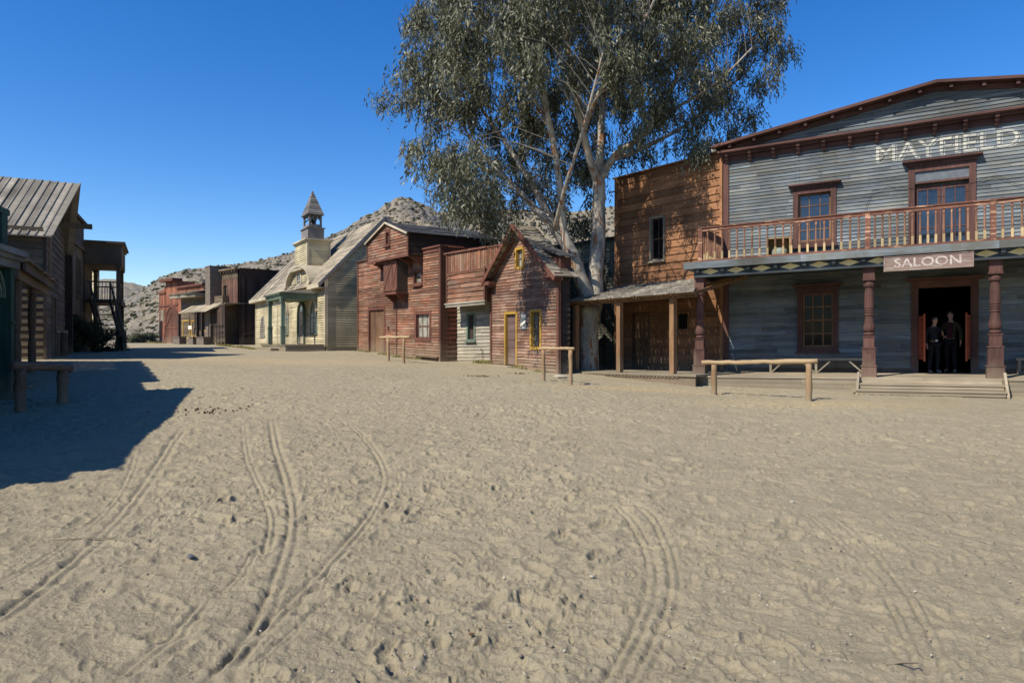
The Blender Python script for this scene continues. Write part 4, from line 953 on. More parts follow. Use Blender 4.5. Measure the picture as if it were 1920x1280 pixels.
# hoist box with shutters
yh = -.62; hx = (F6.t(q4(235, 0)[0], yh), F6.t(q4(333, 0)[0], yh)); hz = (F6.h(*q4(284, 632), yh), F6.h(*q4(284, 420), yh))
m = F6.mb(); m.box(hx[0], hx[1], yh + .05, -.04, hz[0] + .001, hz[1] + .15); hb2 = F6.part('hoist_box', m, M['dark'])
m = F6.mb(); xm = (hx[0] + hx[1]) / 2 + .25
for a, c in ((hx[0], xm - .02), (xm + .02, hx[1])):
    n = 4
    for i in range(n): m.box(a + (c - a) * i / n, a + (c - a) * (i + 1) / n - .01, yh + .01, yh + .045, hz[0] + .05, hz[1] + .12)
    m.beam((a + .05, yh - .005, hz[0] + .15), (c - .05, yh - .005, hz[1]), .02, .09)
    m.box(a + .02, c - .02, yh - .012, yh + .012, hz[0] + .06, hz[0] + .15)
F6.part('shutter', m, M['redtrimz'], hb2)
m = F6.mb(); m.box(hx[0] - .1, hx[1] + .1, yh - .06, -.04, hz[0] - .10, hz[0]); m.box(hx[0] - .9, hx[1] - .3, yh - .05, yh + .15, hz[1] + .12, hz[1] + .28)
for t in (hx[0] + .15, hx[1] - .15): m.prismx([(yh, hz[0] - .10), (-.04, hz[0] - .10), (-.04, hz[0] - .55)], t - .05, t + .05)
m.prismx([(yh - .02, hz[1] + .12), (-.04, hz[1] + .12), (-.04, hz[1] - .5)], hx[0] - .85, hx[0] - .75)
F6.part('hoist_brackets', m, M['redtrim'], hb2)
m = F6.mb(); t_ = F6.t(q4(275, 0)[0]); m.box(t_, t_ + .16, -.09, -.04, 1.35, 1.42); m.box(t_ + .1, t_ + .14, -.1, -.09, 1.2, 1.38); F6.part('iron_latch', m, M['iron'])

# ------------------------------------------------------------------ church
K7 = Bld('church', 'cream clapboard church with a bell steeple, pointed windows and a sage green porch', 'church', (480.5, 53.3), (611, 38.06), .96)
K7.k = .009
q3 = lambda x, y: (450 + x * .26557, 340 + y * .26557)
def r3(x0, y0, x1, y1, y=0.0): (a, c), (d, e) = q3(x0, y0), q3(x1, y1); return K7.rect(a, c, d, e, y)
he = (K7.h(*q3(605, 700)) + K7.h(*q3(115, 800))) / 2; DEP = 7.0; hrg = 1.01 * (K7.h(721, 419.7, 3.5) + K7.h(570, 466, 3.3)) / 2
def arch(x0, x1, z0, z1, point=True, n=8):
    """outline of a pointed or round headed opening"""
    xm, r_ = (x0 + x1) / 2, (x1 - x0) / 2; pts = [(x0, z0), (x1, z0)]; hh = (r_ * 1.75 if point else r_)
    for i in range(n + 1):
        a = i / n; 
        if point: pts.append((x1 - r_ * a ** 1.6, z1 - hh + hh * math.sin(a * math.pi / 2) ** .9))
        else: pts.append((xm + r_ * math.cos(a * math.pi / 2), z1 - hh + hh * math.sin(a * math.pi / 2)))
    pts += [(2 * xm - x, z) for x, z in pts[2:-1][::-1]]
    return pts
def lancet(rc, framem, glassm, hood=True, fw=.10, y=0.0, name='arched_window'):
    x0, x1, z0, z1 = rc; o_ = arch(x0 - fw, x1 + fw, z0 - .03, z1 + fw * 1.5); i_ = arch(x0, x1, z0, z1); n = len(i_); m = K7.mb()
    for k in range(n):
        a, b_, c, d = o_[k], o_[(k + 1) % n], i_[(k + 1) % n], i_[k]
        m.hexa([(a[0], y - .07, a[1]), (b_[0], y - .07, b_[1]), (c[0], y - .07, c[1]), (d[0], y - .07, d[1]), (a[0], y, a[1]), (b_[0], y, b_[1]), (c[0], y, c[1]), (d[0], y, d[1])], .5)
    xm = (x0 + x1) / 2; m.box(xm - .02, xm + .02, y - .066, y - .03, z0, z1 - .05); m.box(x0, x1, y - .064, y - .032, z0 + (z1 - z0) * .5, z0 + (z1 - z0) * .5 + .04)
    m.box(x0 - fw - .03, x1 + fw + .03, y - .13, y - .0, z0 - .09, z0 - .031)
    w_ = K7.part(name, m, framem)
    g = K7.mb(); g.prism(i_, y - .045, y - .038); K7.part('glass_pane', g, glassm, w_)
    if hood:
        h = K7.mb(); o2 = [p for p in arch(x0 - fw - .12, x1 + fw + .12, z0, z1 + fw * 3.4)[2:]]; o1 = [p for p in arch(x0 - fw - .01, x1 + fw + .01, z0, z1 + fw * 1.7)[2:]]
        for k in range(len(o2) - 1):
            if (o2[k][1] + o2[k + 1][1]) / 2 < z1 - (z1 - z0) * .30: continue
            a, b_, c, d = o2[k], o2[k + 1], o1[k + 1], o1[k]
            h.hexa([(a[0], y - .17, a[1]), (b_[0], y - .17, b_[1]), (c[0], y - .17, c[1]), (d[0], y - .17, d[1]), (a[0], y, a[1]), (b_[0], y, b_[1]), (c[0], y, c[1]), (d[0], y, d[1])], .5)
        K7.part('window_hood', h, M['creamtrim'], w_)
wl = r3(150, 965, 178, 1092); wm = r3(318, 870, 345, 1078); wr = r3(505, 862, 547, 1070)
dr_ = r3(425, 868, 460, 1150); dr_ = (dr_[0] - .1, dr_[1] + .1, .05, dr_[3])
cxa = K7.t(565.5); cr = 2.55; hb_ = K7.h(*q3(600, 712)); ha = K7.h(*q3(430, 612))
m = K7.mb(); hol = [hole(w, .0) for w in ((wl[0], wl[1], wl[2], wl[3] - .3), (wm[0], wm[1], wm[2], wm[3] - .4), (wr[0], wr[1], wr[2], wr[3] - .4), dr_)]
m.siding(0, K7.W, -.1, he, 0, .135, [], th=.048, jit=.006, bl=(2, 4.5))
ovz = (K7.t(562.6), K7.h(562.6, 526))
ena = lambda z: (cxa - cr * math.sqrt(max(0, 1 - ((z - he) / (ha - he)) ** 2)), cxa + cr * math.sqrt(max(0, 1 - ((z - he) / (ha - he)) ** 2)))
m.siding(cxa - cr, cxa + cr, he, ha - .01, 0, .135, [], ends=ena, th=.048, jit=.006)
K7.part('front_wall', m, M['cream'])
m = K7.mb()                                     # gable end walls
for xx, sg_ in ((0, -1), (K7.W, 1)):
    z = -.1
    while z < hrg - .1:
        ze = z + .135; y0_ = 0 if z < he else DEP / 2 * (z - he) / (hrg - he); y1_ = DEP - y0_
        cuts = [y0_, y0_ + (y1_ - y0_) * ru(.3, .7), y1_]
        for a, c in zip(cuts, cuts[1:]):
            m.hexa([(xx, a + .002, z), (xx + sg_ * .034, a + .002, z), (xx + sg_ * .034, c - .002, z), (xx, c - .002, z), (xx, a + .002, ze + .01), (xx + sg_ * .006, a + .002, ze + .01), (xx + sg_ * .006, c - .002, ze + .01), (xx, c - .002, ze + .01)])
        z = ze
for x in (.0, K7.W - .08): m.prismx([(.02, -.5), (DEP, -.5), (DEP, he), (DEP / 2, hrg - .05), (.02, he)], x + .005, x + .075)
m.box(.08, K7.W - .08, DEP - .08, DEP - .01, -.5, he); m.box(.08, K7.W - .08, .01, .08, -.5, he); m.box(cxa - cr * .8, cxa + cr * .8, .01, .08, he, he + (ha - he) * .55)
K7.part('side_walls', m, M['cream'])
m = K7.mb(); sl = (hrg - he) / (DEP / 2); ev = .42
A, B_, C_, D_ = (-.45, -ev, he - sl * ev + .08), (K7.W + .12, -ev, he - sl * ev + .08), (K7.W + .12, DEP / 2, hrg + .08), (-.45, DEP / 2, hrg + .08)
m.courses(A, B_, C_, D_, 30, .022, split=9, rag=.015)
m.courses((K7.W + .12, DEP + ev, he - sl * ev + .08), (-.45, DEP + ev, he - sl * ev + .08), D_, C_, 24, .022, split=5)
rf = K7.part('roof', m, M['croof'])
m = K7.mb()
for t in (.9, 2.2, 4.2, 12.2, 13.4): m.beam((t, -ev, he - sl * ev + .13), (t, DEP / 2, hrg + .13), .04, .06)
K7.part('roof_seams', m, M['spire'], rf)
m = K7.mb(); m.beam((K7.W + .14, -ev - .02, he - sl * ev + .02), (K7.W + .14, DEP / 2, hrg + .04), .05, .18); m.beam((K7.W + .14, DEP / 2, hrg + .04), (K7.W + .14, DEP + ev, he - sl * ev + .02), .05, .18)
m.beam((-.47, -ev - .02, he - sl * ev + .02), (-.47, DEP / 2, hrg + .04), .05, .18); K7.part('rake_board', m, M['spire'], rf)
m = K7.mb()
for a, c in ((-.46, cxa - cr - .35), (cxa + cr + .25, K7.W + .12)): m.box(a, c, -ev - .04, -ev, he - sl * ev - .10, he - sl * ev + .13); m.box(a, c, -ev, .0, he - sl * ev - .12, he - sl * ev - .08)
K7.part('fascia', m, M['creamtrim'], rf)
m = K7.mb(); m.box(-.06, .08, -.07, .0, -.1, he - .02); m.box(K7.W - .08, K7.W + .08, -.08, .1, -.1, he - .04); m.box(K7.t(*[q3(268, 0)[0]]) - .04, K7.t(q3(268, 0)[0]) + .05, -.065, 0, -.1, he - .3); K7.part('corner_board', m, M['creamtrim'])
m = K7.mb(); n = 18                              # curved hood over the front
for k in range(n):
    a0, a1 = math.pi * k / n, math.pi * (k + 1) / n
    pts = []
    for rr_, yy in ((0.0, 0), (.16, 0)):
        for a in (a0, a1): pts.append((cxa - (cr + rr_) * math.cos(a), he + (ha - he + rr_) * math.sin(a)))
    (i0, i1, o0, o1) = pts
    m.hexa([(i0[0], -.34, i0[1]), (i1[0], -.34, i1[1]), (o1[0], -.34, o1[1]), (o0[0], -.34, o0[1]), (i0[0], 1.2, i0[1]), (i1[0], 1.2, i1[1]), (o1[0], 1.2, o1[1]), (o0[0], 1.2, o0[1])], .4 + .2 * rnd())
for s in (-1, 1): x = cxa + s * (cr + .3); m.box(min(x - s * .35, x + s * .25), max(x - s * .35, x + s * .25), -.40, -.02, he - .12, he - .01)
K7.part('curved_hood', m, M['creamtrim'])
m = K7.mb(); n = 20; rx, rz = .42, .55
for k in range(n):
    a0, a1 = 2 * math.pi * k / n, 2 * math.pi * (k + 1) / n; f = lambda a, s: (ovz[0] + (rx * s) * math.cos(a), ovz[1] + (rz * s) * math.sin(a))
    a, b_, c, d = f(a0, 1.3), f(a1, 1.3), f(a1, 1), f(a0, 1)
    m.hexa([(a[0], -.10, a[1]), (b_[0], -.10, b_[1]), (c[0], -.10, c[1]), (d[0], -.10, d[1]), (a[0], 0, a[1]), (b_[0], 0, b_[1]), (c[0], 0, c[1]), (d[0], 0, d[1])], .5)
m.box(ovz[0] - .018, ovz[0] + .018, -.08, -.05, ovz[1] - rz, ovz[1] + rz); m.box(ovz[0] - rx, ovz[0] + rx, -.078, -.052, ovz[1] - .018, ovz[1] + .018)
w_ = K7.part('oval_window', m, M['creamtrim']); m = K7.mb(); m.prism([(ovz[0] + rx * math.cos(2 * math.pi * k / n), ovz[1] + rz * math.sin(2 * math.pi * k / n)) for k in range(n)], -.056, -.050); K7.part('glass_pane', m, M['glassg'], w_)
lancet(wl, M['spire'], M['glassg'], False, .10); lancet(wm, M['green'], M['glassg'], True, .10); lancet(wr, M['green'], M['glassg'], True, .12)
m = K7.mb(); o_ = arch(dr_[0] - .12, dr_[1] + .12, dr_[2], dr_[3] + .12, False); i_ = arch(dr_[0], dr_[1], dr_[2], dr_[3], False)
for k in range(len(i_)):
    a, b_, c, d = o_[k], o_[(k + 1) % len(i_)], i_[(k + 1) % len(i_)], i_[k]
    if k == 0: continue
    m.hexa([(a[0], -.16, a[1]), (b_[0], -.16, b_[1]), (c[0], -.16, c[1]), (d[0], -.16, d[1]), (a[0], 0, a[1]), (b_[0], 0, b_[1]), (c[0], 0, c[1]), (d[0], 0, d[1])], .5)
K7.part('door_frame', m, M['green'])
m = K7.mb(); m.prism(arch(dr_[0] + .01, dr_[1] - .01, dr_[2], dr_[3] - .01, False), -.075, -.05); d_ = K7.part('door', m, M['creamtrim'])
m = K7.mb(); xm = (dr_[0] + dr_[1]) / 2
for z in (1.0, 1.48, 1.96): m.box(xm - .22, xm + .22, -.085, -.076, z, z + .42)
K7.part('glass_pane', m, M['glass'], d_)
# porch hood on green posts
yp = -1.9; pa, pb = K7.t(*[q3(212, 0)[0]], yp), K7.t(q3(302, 0)[0], yp); hpp = K7.h(*q3(302, 828), yp)
pcw = (pb - pa); tpr = K7.t(q3(487, 0)[0]); 
pt_h = hpp + .34
m = K7.mb()
x0_, x1_ = pa - .25, pb + .28
m.box(x0_, x1_, yp - .15, -.0, hpp + .001, hpp + .26)
m.box(x0_ - .12, x1_ + .12, yp - .28, -.0, hpp + .261, hpp + .34)
for i in range(9): t = x0_ + .12 + (x1_ - x0_ - .24) * i / 8; m.box(t - .05, t + .05, yp - .24, yp - .151, hpp + .14, hpp + .26)
ph = K7.part('porch_hood', m, M['green'])
m = K7.mb(); m.hexa([(x0_ - .14, yp - .30, hpp + .342), (x1_ + .14, yp - .30, hpp + .342), (x1_ + .14, 0, hpp + .342), (x0_ - .14, 0, hpp + .342), (x0_ - .14, yp - .30, hpp + .36), (x1_ + .14, yp - .30, hpp + .36), (x1_ + .14, 0, hpp + .62), (x0_ - .14, 0, hpp + .62)]); K7.part('porch_hood_roof', m, M['croof'], ph)
for t in (pa, pb):
    m = K7.mb(); m.box(t - .12, t + .12, yp - .12, yp + .12, .0, 1.0); m.box(t - .15, t + .15, yp - .15, yp + .15, 1.0, 1.06); m.box(t - .095, t + .095, yp - .095, yp + .095, 1.06, hpp - .2); m.box(t - .14, t + .14, yp - .14, yp + .14, hpp - .2, hpp)
    K7.part('porch_post', m, M['green'])
m = K7.mb(); m.box(pa - .9, K7.W - .02, yp - .3, -.04, -.6, -.06); m.box(pa - .95, K7.W, yp - .34, -.04, -.058, -.0); st = K7.part('church_porch_deck', m, M['deckd'])
m = K7.mb(); m.box(pa - .3, pb + .4, yp - .75, yp - .35, -.3, -.18); K7.part('step', m, M['deckd'], st)
# steeple
ys = .1; sx = (K7.t(554.8, ys), K7.t(576.8, ys)); sd = 1.36; yb = ys + sd
sw = sx[1] - sx[0]; zb, zt = K7.h(576, 500, ys), K7.h(577, 449, ys)
m = K7.mb(); m.siding(sx[0], sx[1], zb, zt, ys, .125, [], th=.045, jit=.005, bl=(3, 5))
for xx, sg_ in ((sx[0], -1), (sx[1], 1)):
    z = zb - .6
    while z < zt: m.hexa([(xx, ys, z), (xx + sg_ * .034, ys, z), (xx + sg_ * .034, yb, z), (xx, yb, z), (xx, ys, z + .13), (xx + sg_ * .006, ys, z + .13), (xx + sg_ * .006, yb, z + .13), (xx, yb, z + .13)]); z += .125
m.box(sx[0] + .02, sx[1] - .02, ys + .02, yb - .01, zb - .6, zt - .01)
sp = K7.part('steeple', m, M['cream'])
m = K7.mb(); m.box(sx[0] - .5, sx[1] + .25, ys - .42, yb + .05, zb - .18, zb - .05); m.box(sx[0] - .42, sx[1] + .2, ys - .36, ys + .3, zb - .05, zb)
m.box(sx[0] - .2, sx[1] + .2, ys - .2, yb + .2, zt - .01, zt + .07); m.box(sx[0] - .13, sx[1] + .13, ys - .13, yb + .13, zt - .08, zt - .011)
for x in (sx[0], sx[1]):
    for y in (ys, yb): m.box(x - .05, x + .05, y - .05, y + .05, zb, zt - .081)
K7.part('steeple_trim', m, M['creamtrim'], sp)
cx_, cyy = (sx[0] + sx[1]) / 2, (ys + yb) / 2; hw, hd_ = .68, .40
z1 = K7.h(585, 430, cyy); z2 = K7.h(585, 424, cyy); z3 = K7.h(585, 409, cyy); z4 = K7.h(588, 356, cyy)
m = K7.mb(); m.box(cx_ - hw - .1, cx_ + hw + .1, cyy - hd_ - .1, cyy + hd_ + .1, zt + .07, z1 - .06); m.box(cx_ - hw - .17, cx_ + hw + .17, cyy - hd_ - .17, cyy + hd_ + .17, z1 - .06, z1)
m.box(cx_ - hw, cx_ + hw, cyy - hd_, cyy + hd_, z1, z2 - .0)
z3 = K7.h(585, 407.5, cyy)
for a in (-1, 1):
    for b_ in (-1, 1):
        x, y = cx_ + a * (hw - .06), cyy + b_ * (hd_ - .06); m.box(x - .055, x + .055, y - .055, y + .055, z2, z3)
        m.beam((x, y, z3 - .32), (x - a * .32, y, z3 - .02), .05, .07); m.beam((x, y, z3 - .32), (x, y - b_ * .32, z3 - .02), .05, .07)
m.box(cx_ - hw - .02, cx_ + hw + .02, cyy - hd_ - .02, cyy + hd_ + .02, z3 + .0, z3 + .06)
bf = K7.part('belfry', m, M['spire'], sp)
m = K7.mb(); n = 13; e = .10
for i in range(n):
    a, c = i / n, (i + 1) / n; f = lambda s, o: [(cx_ + x * ((hw + e) * (1 - s) + o), cyy + y * ((hd_ + e) * (1 - s) + o), z3 + .05 + (z4 - z3 - .05) * s) for x, y in ((-1, -1), (1, -1), (1, 1), (-1, 1))]
    lo, hi = f(a, .022), f(c, .0)
    for j in range(4): 
        p, q_, r_, s_ = lo[j], lo[(j + 1) % 4], hi[(j + 1) % 4], hi[j]
        cc = (cx_, cyy); ins = lambda v: (v[0] + (cx_ - v[0]) * .25, v[1] + (cyy - v[1]) * .25, v[2] + .004)
        m.hexa([p, q_, ins(q_), ins(p), s_, r_, ins(r_), ins(s_)], rnd())
K7.part('spire', m, M['spire'], sp)
m = K7.mb(); zc_ = z2 + .10; m.lathe([(.20, zc_), (.17, zc_ + .05), (.13, zc_ + .18), (.10, zc_ + .28), (.03, zc_ + .33)], cx_, cyy, 12); m.tube([(cx_ - hw, cyy, zc_ + .36), (cx_ + hw, cyy, zc_ + .36)], [.03, .03], 6); K7.part('bell', m, M['bronze'], sp)
m = K7.mb(); t_ = -.35; m.tube([(t_, -.1, -.1), (t_, -.1, .85), (t_ , 1.2, 1.1)], [.02] * 3, 6); m.tube([(t_, -1.0, -.1), (t_, -1.0, .75), (t_, -.1, .95)], [.02] * 3, 6); K7.part('stair_rail', m, M['iron'])

# ------------------------------------------------------------------ far end of the street
H8 = Bld('stable', 'bright red plank stable with a stepped false front and arched doors at the street end', 'stable', (299, 66), (341, 62), .90)
q1 = lambda x, y: (230 + x / 4.923, 440 + y / 4.923)
hL = H8.h(*q1(350, 525)); hM = H8.h(*q1(440, 425)); tw0, tw1 = H8.t(q1(400, 0)[0]), H8.t(q1(505, 0)[0]); te = H8.t(q1(755, 0)[0]); hRr = H8.h(*q1(640, 478))
m = H8.mb(); m.uprights(0, tw0, -.2, hL, 0, .25, zt=lambda x: hL + .5 * (x / max(.1, tw0)) ** 2); m.uprights(tw0, tw1, -.2, hM, 0, .25); m.uprights(tw1, te, -.2, hRr, 0, .25, zt=lambda x: hRr)
H8.part('false_front', m, M['rorange'])
m = H8.mb(); m.box(0, te, .02, 3, -.4, min(hL, hRr) - .1); m.box(tw0 + .05, tw1 - .05, .02, 1.6, hL - .2, hM - .1); H8.part('side_walls', m, M['rorange'])
m = H8.mb(); m.box(tw0 - .35, tw1 + .15, -.5, .4, hM - .12, hM + .14); m.box(tw1, te + .1, -.25, .2, hRr - .02, hRr + .14); m.box(-.1, tw0, -.14, .1, hL - .25, hL - .1)
zz = H8.h(*q1(430, 650)); m.box(0, te * .45, -.1, -.03, zz - .1, zz + .08); zz2 = H8.h(*q1(450, 858)); m.box(H8.t(q1(400, 0)[0]), H8.t(q1(510, 0)[0]), -.09, -.03, zz2 - .1, zz2 + .05)
H8.parts('trim_board', m, M['redtrim'])
a, c = H8.t(q1(408, 0)[0]), H8.t(q1(515, 0)[0]); zt_ = H8.h(*q1(460, 670))
m = H8.mb(); pts = arch(a, c, 0, zt_, False); m.prism(pts, -.055, -.035); d_ = H8.part('arched_doors', m, M['redtrimz'])
m = H8.mb(); o_ = arch(a - .14, c + .14, 0, zt_ + .14, False)
for k in range(1, len(pts)): A_, B__, C__, D__ = o_[k], o_[(k + 1) % len(pts)], pts[(k + 1) % len(pts)], pts[k]; m.hexa([(A_[0], -.1, A_[1]), (B__[0], -.1, B__[1]), (C__[0], -.1, C__[1]), (D__[0], -.1, D__[1]), (A_[0], -.03, A_[1]), (B__[0], -.03, B__[1]), (C__[0], -.03, C__[1]), (D__[0], -.03, D__[1])], .6)
m.box((a + c) / 2 - .05, (a + c) / 2 + .05, -.09, -.056, 0, zt_ - .1); m.beam((a + .2, -.08, .4 * zt_ + .3), ((a + c) / 2 - .1, -.08, zt_ * .85), .03, .10); H8.part('door_trim', m, M['redtrim'], d_)
x = H8.rect(*q1(357, 695), *q1(384, 800)); m = H8.mb(); m.box(x[0], x[1], -.07, -.031, x[2], x[3]); H8.part('bill_board', m, M['deckd'])
ST = Bld('store', 'small grey plank store with yellow framed windows and lean-to, right of the red stable', 'store', (333, 61), (412, 55.5), .93)
hT = ST.h(*q1(640, 585)); xr = ST.t(q1(770, 0)[0]); xl = ST.t(q1(540, 0)[0])
m = ST.mb(); m.siding(xl, ST.W + .6, -.2, hT, 0, .18, [], th=.03); ST.part('front_wall', m, M['lwood'])
m = ST.mb(); m.box(xl, ST.W + .6, .02, 4, -.4, hT); ST.part('side_walls', m, M['lwood'])
m = ST.mb(); a = ST.t(q1(465, 0)[0], -.6); m.box(a, xr + .0, -.9, .5, hT, hT + .32); m.planks((a - .1, -1.0, hT + .33), (xr, -1.0, hT + .33), (xr, 1.5, hT + .8), (a - .1, 1.5, hT + .8), 9, .04, .03, .05, .2); ST.part('roof', m, M['deckd'])
for px0, py0, px1, py1 in ((565, 800, 618, 945), (645, 800, 700, 930), (745, 800, 800, 880)):
    rc = ST.rect(*q1(px0, py0), *q1(px1, py1)); window(ST, rc, M['yellow'], M['glassd'], .12, 1, 1, .02, sill=False)
m = ST.mb(); yq = -1.3; hq = ST.h(*q1(640, 720), yq); a, c = ST.t(q1(515, 0)[0], yq), ST.t(q1(775, 0)[0], yq)
m.planks((a, yq, hq), (c, yq, hq + .05), (c + .1, -.03, hq + .75), (a + .1, -.03, hq + .75), 12, .03, .01, .02, .08); ST.part('lean_to', m, M['deck'])
for p_ in (522, 690, 737):
    t = ST.t(q1(p_, 0)[0], yq + .1); m = ST.mb(); m.box(t - .1, t + .1, yq, yq + .2, -.3, hq - .02); ST.part('lean_to_post', m, M['dark'])
sp_ = ST.rect(*q1(608, 840), *q1(640, 872), yq + .5); o = empty('small_sign', ST.world(sp_[0], yq + .5, sp_[2]), ST.ang(), 'small white sign hanging under the lean-to of the store with yellow windows', 'sign')
m = MB(); m.box(0, sp_[1] - sp_[0], -.03, 0, 0, sp_[3] - sp_[2]); m.build('sign_board', M['white'], o); m = MB(); m.box(.15, .2, -.02, 0, sp_[3] - sp_[2], sp_[3] - sp_[2] + .9); m.build('hanger', M['iron'], o)
for i, (p_, lab) in enumerate(((487, 'plaster block at the foot of the leftmost store post, beside the red stable'), (640, 'plaster block in front of the store door, middle one of three'), (708, 'wide plaster block at the right end of the store front'))):
    x, y = XY(q1(p_ + (75 if i != 1 else 40) / 2, 0)[0], 56.6 - i); wd_ = .5 if i != 1 else .32
    m = MB(); m.box(-wd_, wd_, -.3, .3, -.2, .55); m.box(-wd_ - .04, wd_ + .04, -.34, .34, .55, .63); o = m.build('plaster_block', M['adobe']); o.location = (x, y, gzf(x, y)); o.rotation_euler = (0, 0, -.6); tag(o, lab, 'block', 'plaster blocks in front of the store')
CH = Bld('plaster_chimney', 'tall square plaster chimney stack between the store and the dark false-front building', 'chimney', (385, 56.6), (393.5, 55.9), .93)
m = CH.mb(); cw = CH.W; hh_ = CH.h(*q1(785, 300)); hb__ = CH.h(*q1(785, 665)) * 0 - .3
m.hexa([(0, 0, hb__), (cw * 1.1, 0, hb__), (cw * 1.1, 1.9, hb__), (0, 1.9, hb__), (0, 0, hh_), (cw, 0, hh_), (cw, 1.6, hh_ - .05), (0, 1.6, hh_ - .05)]); CH.part('chimney_stack', m, M['adobe'])
m = CH.mb(); m.box(-.03, cw + .04, -.03, 1.63, hh_ + .001, hh_ + .10); CH.part('chimney_cap', m, M['adobe'])
DB = Bld('false_front_building', 'dark brown upright board building with a bracketed false front, left of the church', 'building', (403, 57.5), (446, 54.4), .93)
hT = (DB.h(*q1(860, 340)) + DB.h(*q1(1050, 300))) / 2; hB = DB.h(*q1(950, 640)); wv = DB.rect(*q1(935, 468), *q1(968, 600)); hband = DB.h(*q1(960, 415))
m = DB.mb(); m.uprights(0, DB.W, hB, hband, 0, .18, [hole(wv, .08)]); DB.part('front_wall', m, M['dbrownv'])
m = DB.mb(); m.siding(0, DB.W, hband, hT - .15, 0, .16, [], th=.03); m.box(-.1, DB.W + .1, -.3, 0, hT - .15, hT); m.box(-.05, DB.W + .05, -.1, 0, hB - .12, hB)
for i in range(9): t = .15 + (DB.W - .3) * i / 8; m.box(t - .06, t + .06, -.24, -.04, hT - .36, hT - .151)
DB.parts('cornice_board', m, M['lwood'])
window(DB, wv, M['lwoodv'], M['glassd'], .08, 2, 1, .05, sill=True, barmat=M['lwoodv'])
m = DB.mb(); dlen = 9
m.uprights(-.02, DB.W, -.3, hB, .9, .2); y = 0.0
while y < dlen: m.box(DB.W, DB.W + .03, y + .1, min(dlen, y + .1 + .22) - .01, -.4, hT - .75 + ru(-.02, .02)); y += .22
m.box(DB.W, DB.W + .05, .1, dlen, hT - .75, hT - .1); m.box(0, DB.W - .01, .1, dlen, hB + .01, hT - .1); m.box(.0, DB.W - .01, 1.0, dlen, -.4, hB); DB.part('side_walls', m, M['darkv'])
m = DB.mb(); m.box(-.1, DB.W + .14, .11, dlen + .1, hT - .1, hT - .02); DB.part('roof', m, M['dark'])
m = DB.mb(); rx_ = DB.t(q1(775, 0)[0], -1.2)
m.planks((rx_, -1.3, hB - .65), (DB.W + .1, -1.0, hB - .05), (DB.W + .1, .9, hB + .0), (rx_, .9, hB + .0), 14, .03, .01, .02, .06); DB.part('porch_roof', m, M['deck'])
m = DB.mb(); m.uprights(rx_ + .2, DB.W, hB - 1.75, hB - .1, -1.0, .2, th=.03, zt=lambda x: hB - .66 + .55 * (x - rx_) / (DB.W - rx_)); DB.part('porch_boarding', m, M['darkv'])
m = DB.mb(); z = .2                            # slatted screen with light falling in bars
while z < 2.6: m.box(DB.W - 2.2, DB.W, -1.0, -.96, z, z + .34); z += .40
for i in range(5): m.box(DB.W - 2.2 + i * .53, DB.W - 2.12 + i * .53, -1.04, -1.0, -.2, 2.6)
DB.part('slatted_screen', m, M['dark'])
m = DB.mb()
for i in range(4): m.beam((-.6 + i * .45, -.2, 2.9), (.2 + i * .45, -.9, 1.9), .06, .12)
DB.part('leaning_boards', m, M['deckd'])
FB = Bld('distant_shed', 'pale sunlit plank shed glimpsed through the left gallery posts', 'shed', (150, 64), (181, 62), .93)
m = FB.mb(); hh = FB.h(175, 490); m.siding(0, FB.W, -.2, hh, 0, .35, [], th=.04); FB.part('front_wall', m, M['cream']); m = FB.mb(); m.box(0, FB.W, .02, .25, -.3, hh); FB.part('side_walls', m, M['cream'])
m = FB.mb(); m.beam((FB.W, -.1, FB.h(183, 530)), (FB.W + 1.1, -.1, FB.h(200, 497) + .3), .1, .14); m.box(-.1, FB.W + .1, -.1, .35, hh, hh + .1); FB.part('roof', m, M['dark'])
# ------------------------------------------------------------------ left side of the street, in shade
def XYb(b, X, Y): return X, Y
class LB(Bld):
    def __init__(s, name, label, cat, p0, p1, z0):
        d = math.hypot(p1[0] - p0[0], p1[1] - p0[1]); s.u = ((p1[0] - p0[0]) / d, (p1[1] - p0[1]) / d); s.n = (-s.u[1], s.u[0]); s.W = d; s.k = 0; s.z0 = z0; s.o = p0
        s.root = empty(name, (p0[0], p0[1], z0), math.atan2(s.u[1], s.u[0]), label, cat)
# bottle green shop front, running on out of frame towards the camera
GA = LB('shop', 'bottle green shop front with a pilastered parapet at the left edge, cut by the frame', 'shop', (-7.68, 5.33), (-10.68, 14.08), .25)
hT = GA.h(12, 404); hB = GA.h(18, 486); W_ = GA.W; yo = -.0
m = GA.mb(); m.uprights(0, W_ - .0, hB, hT - .1, -.10, .3, th=.03); m.box(.0, W_, -.10, .05, hB - .3, hT - .1); m.box(-.1, W_ + .08, -.25, .15, hT - .1, hT + .02)
for i in range(5): t = .15 + (W_ - .35) * i / 4; m.box(t - .16, t + .16, -.25, -.101, hB + .13, hT - .11); m.box(t - .21, t + .21, -.31, -.101, hB + .0, hB + .12)
GA.part('parapet', m, M['dgreen'])
m = GA.mb(); m.box(-.2, W_ + .22, -.55, .6, hB - .03, hB + .09); m.box(-.12, W_ + .12, -.42, .4, hB - .28, hB - .031); m.box(-.16, W_ + .18, -.48, -.421, hB - .12, hB - .032); GA.part('cornice', m, M['gray2'])
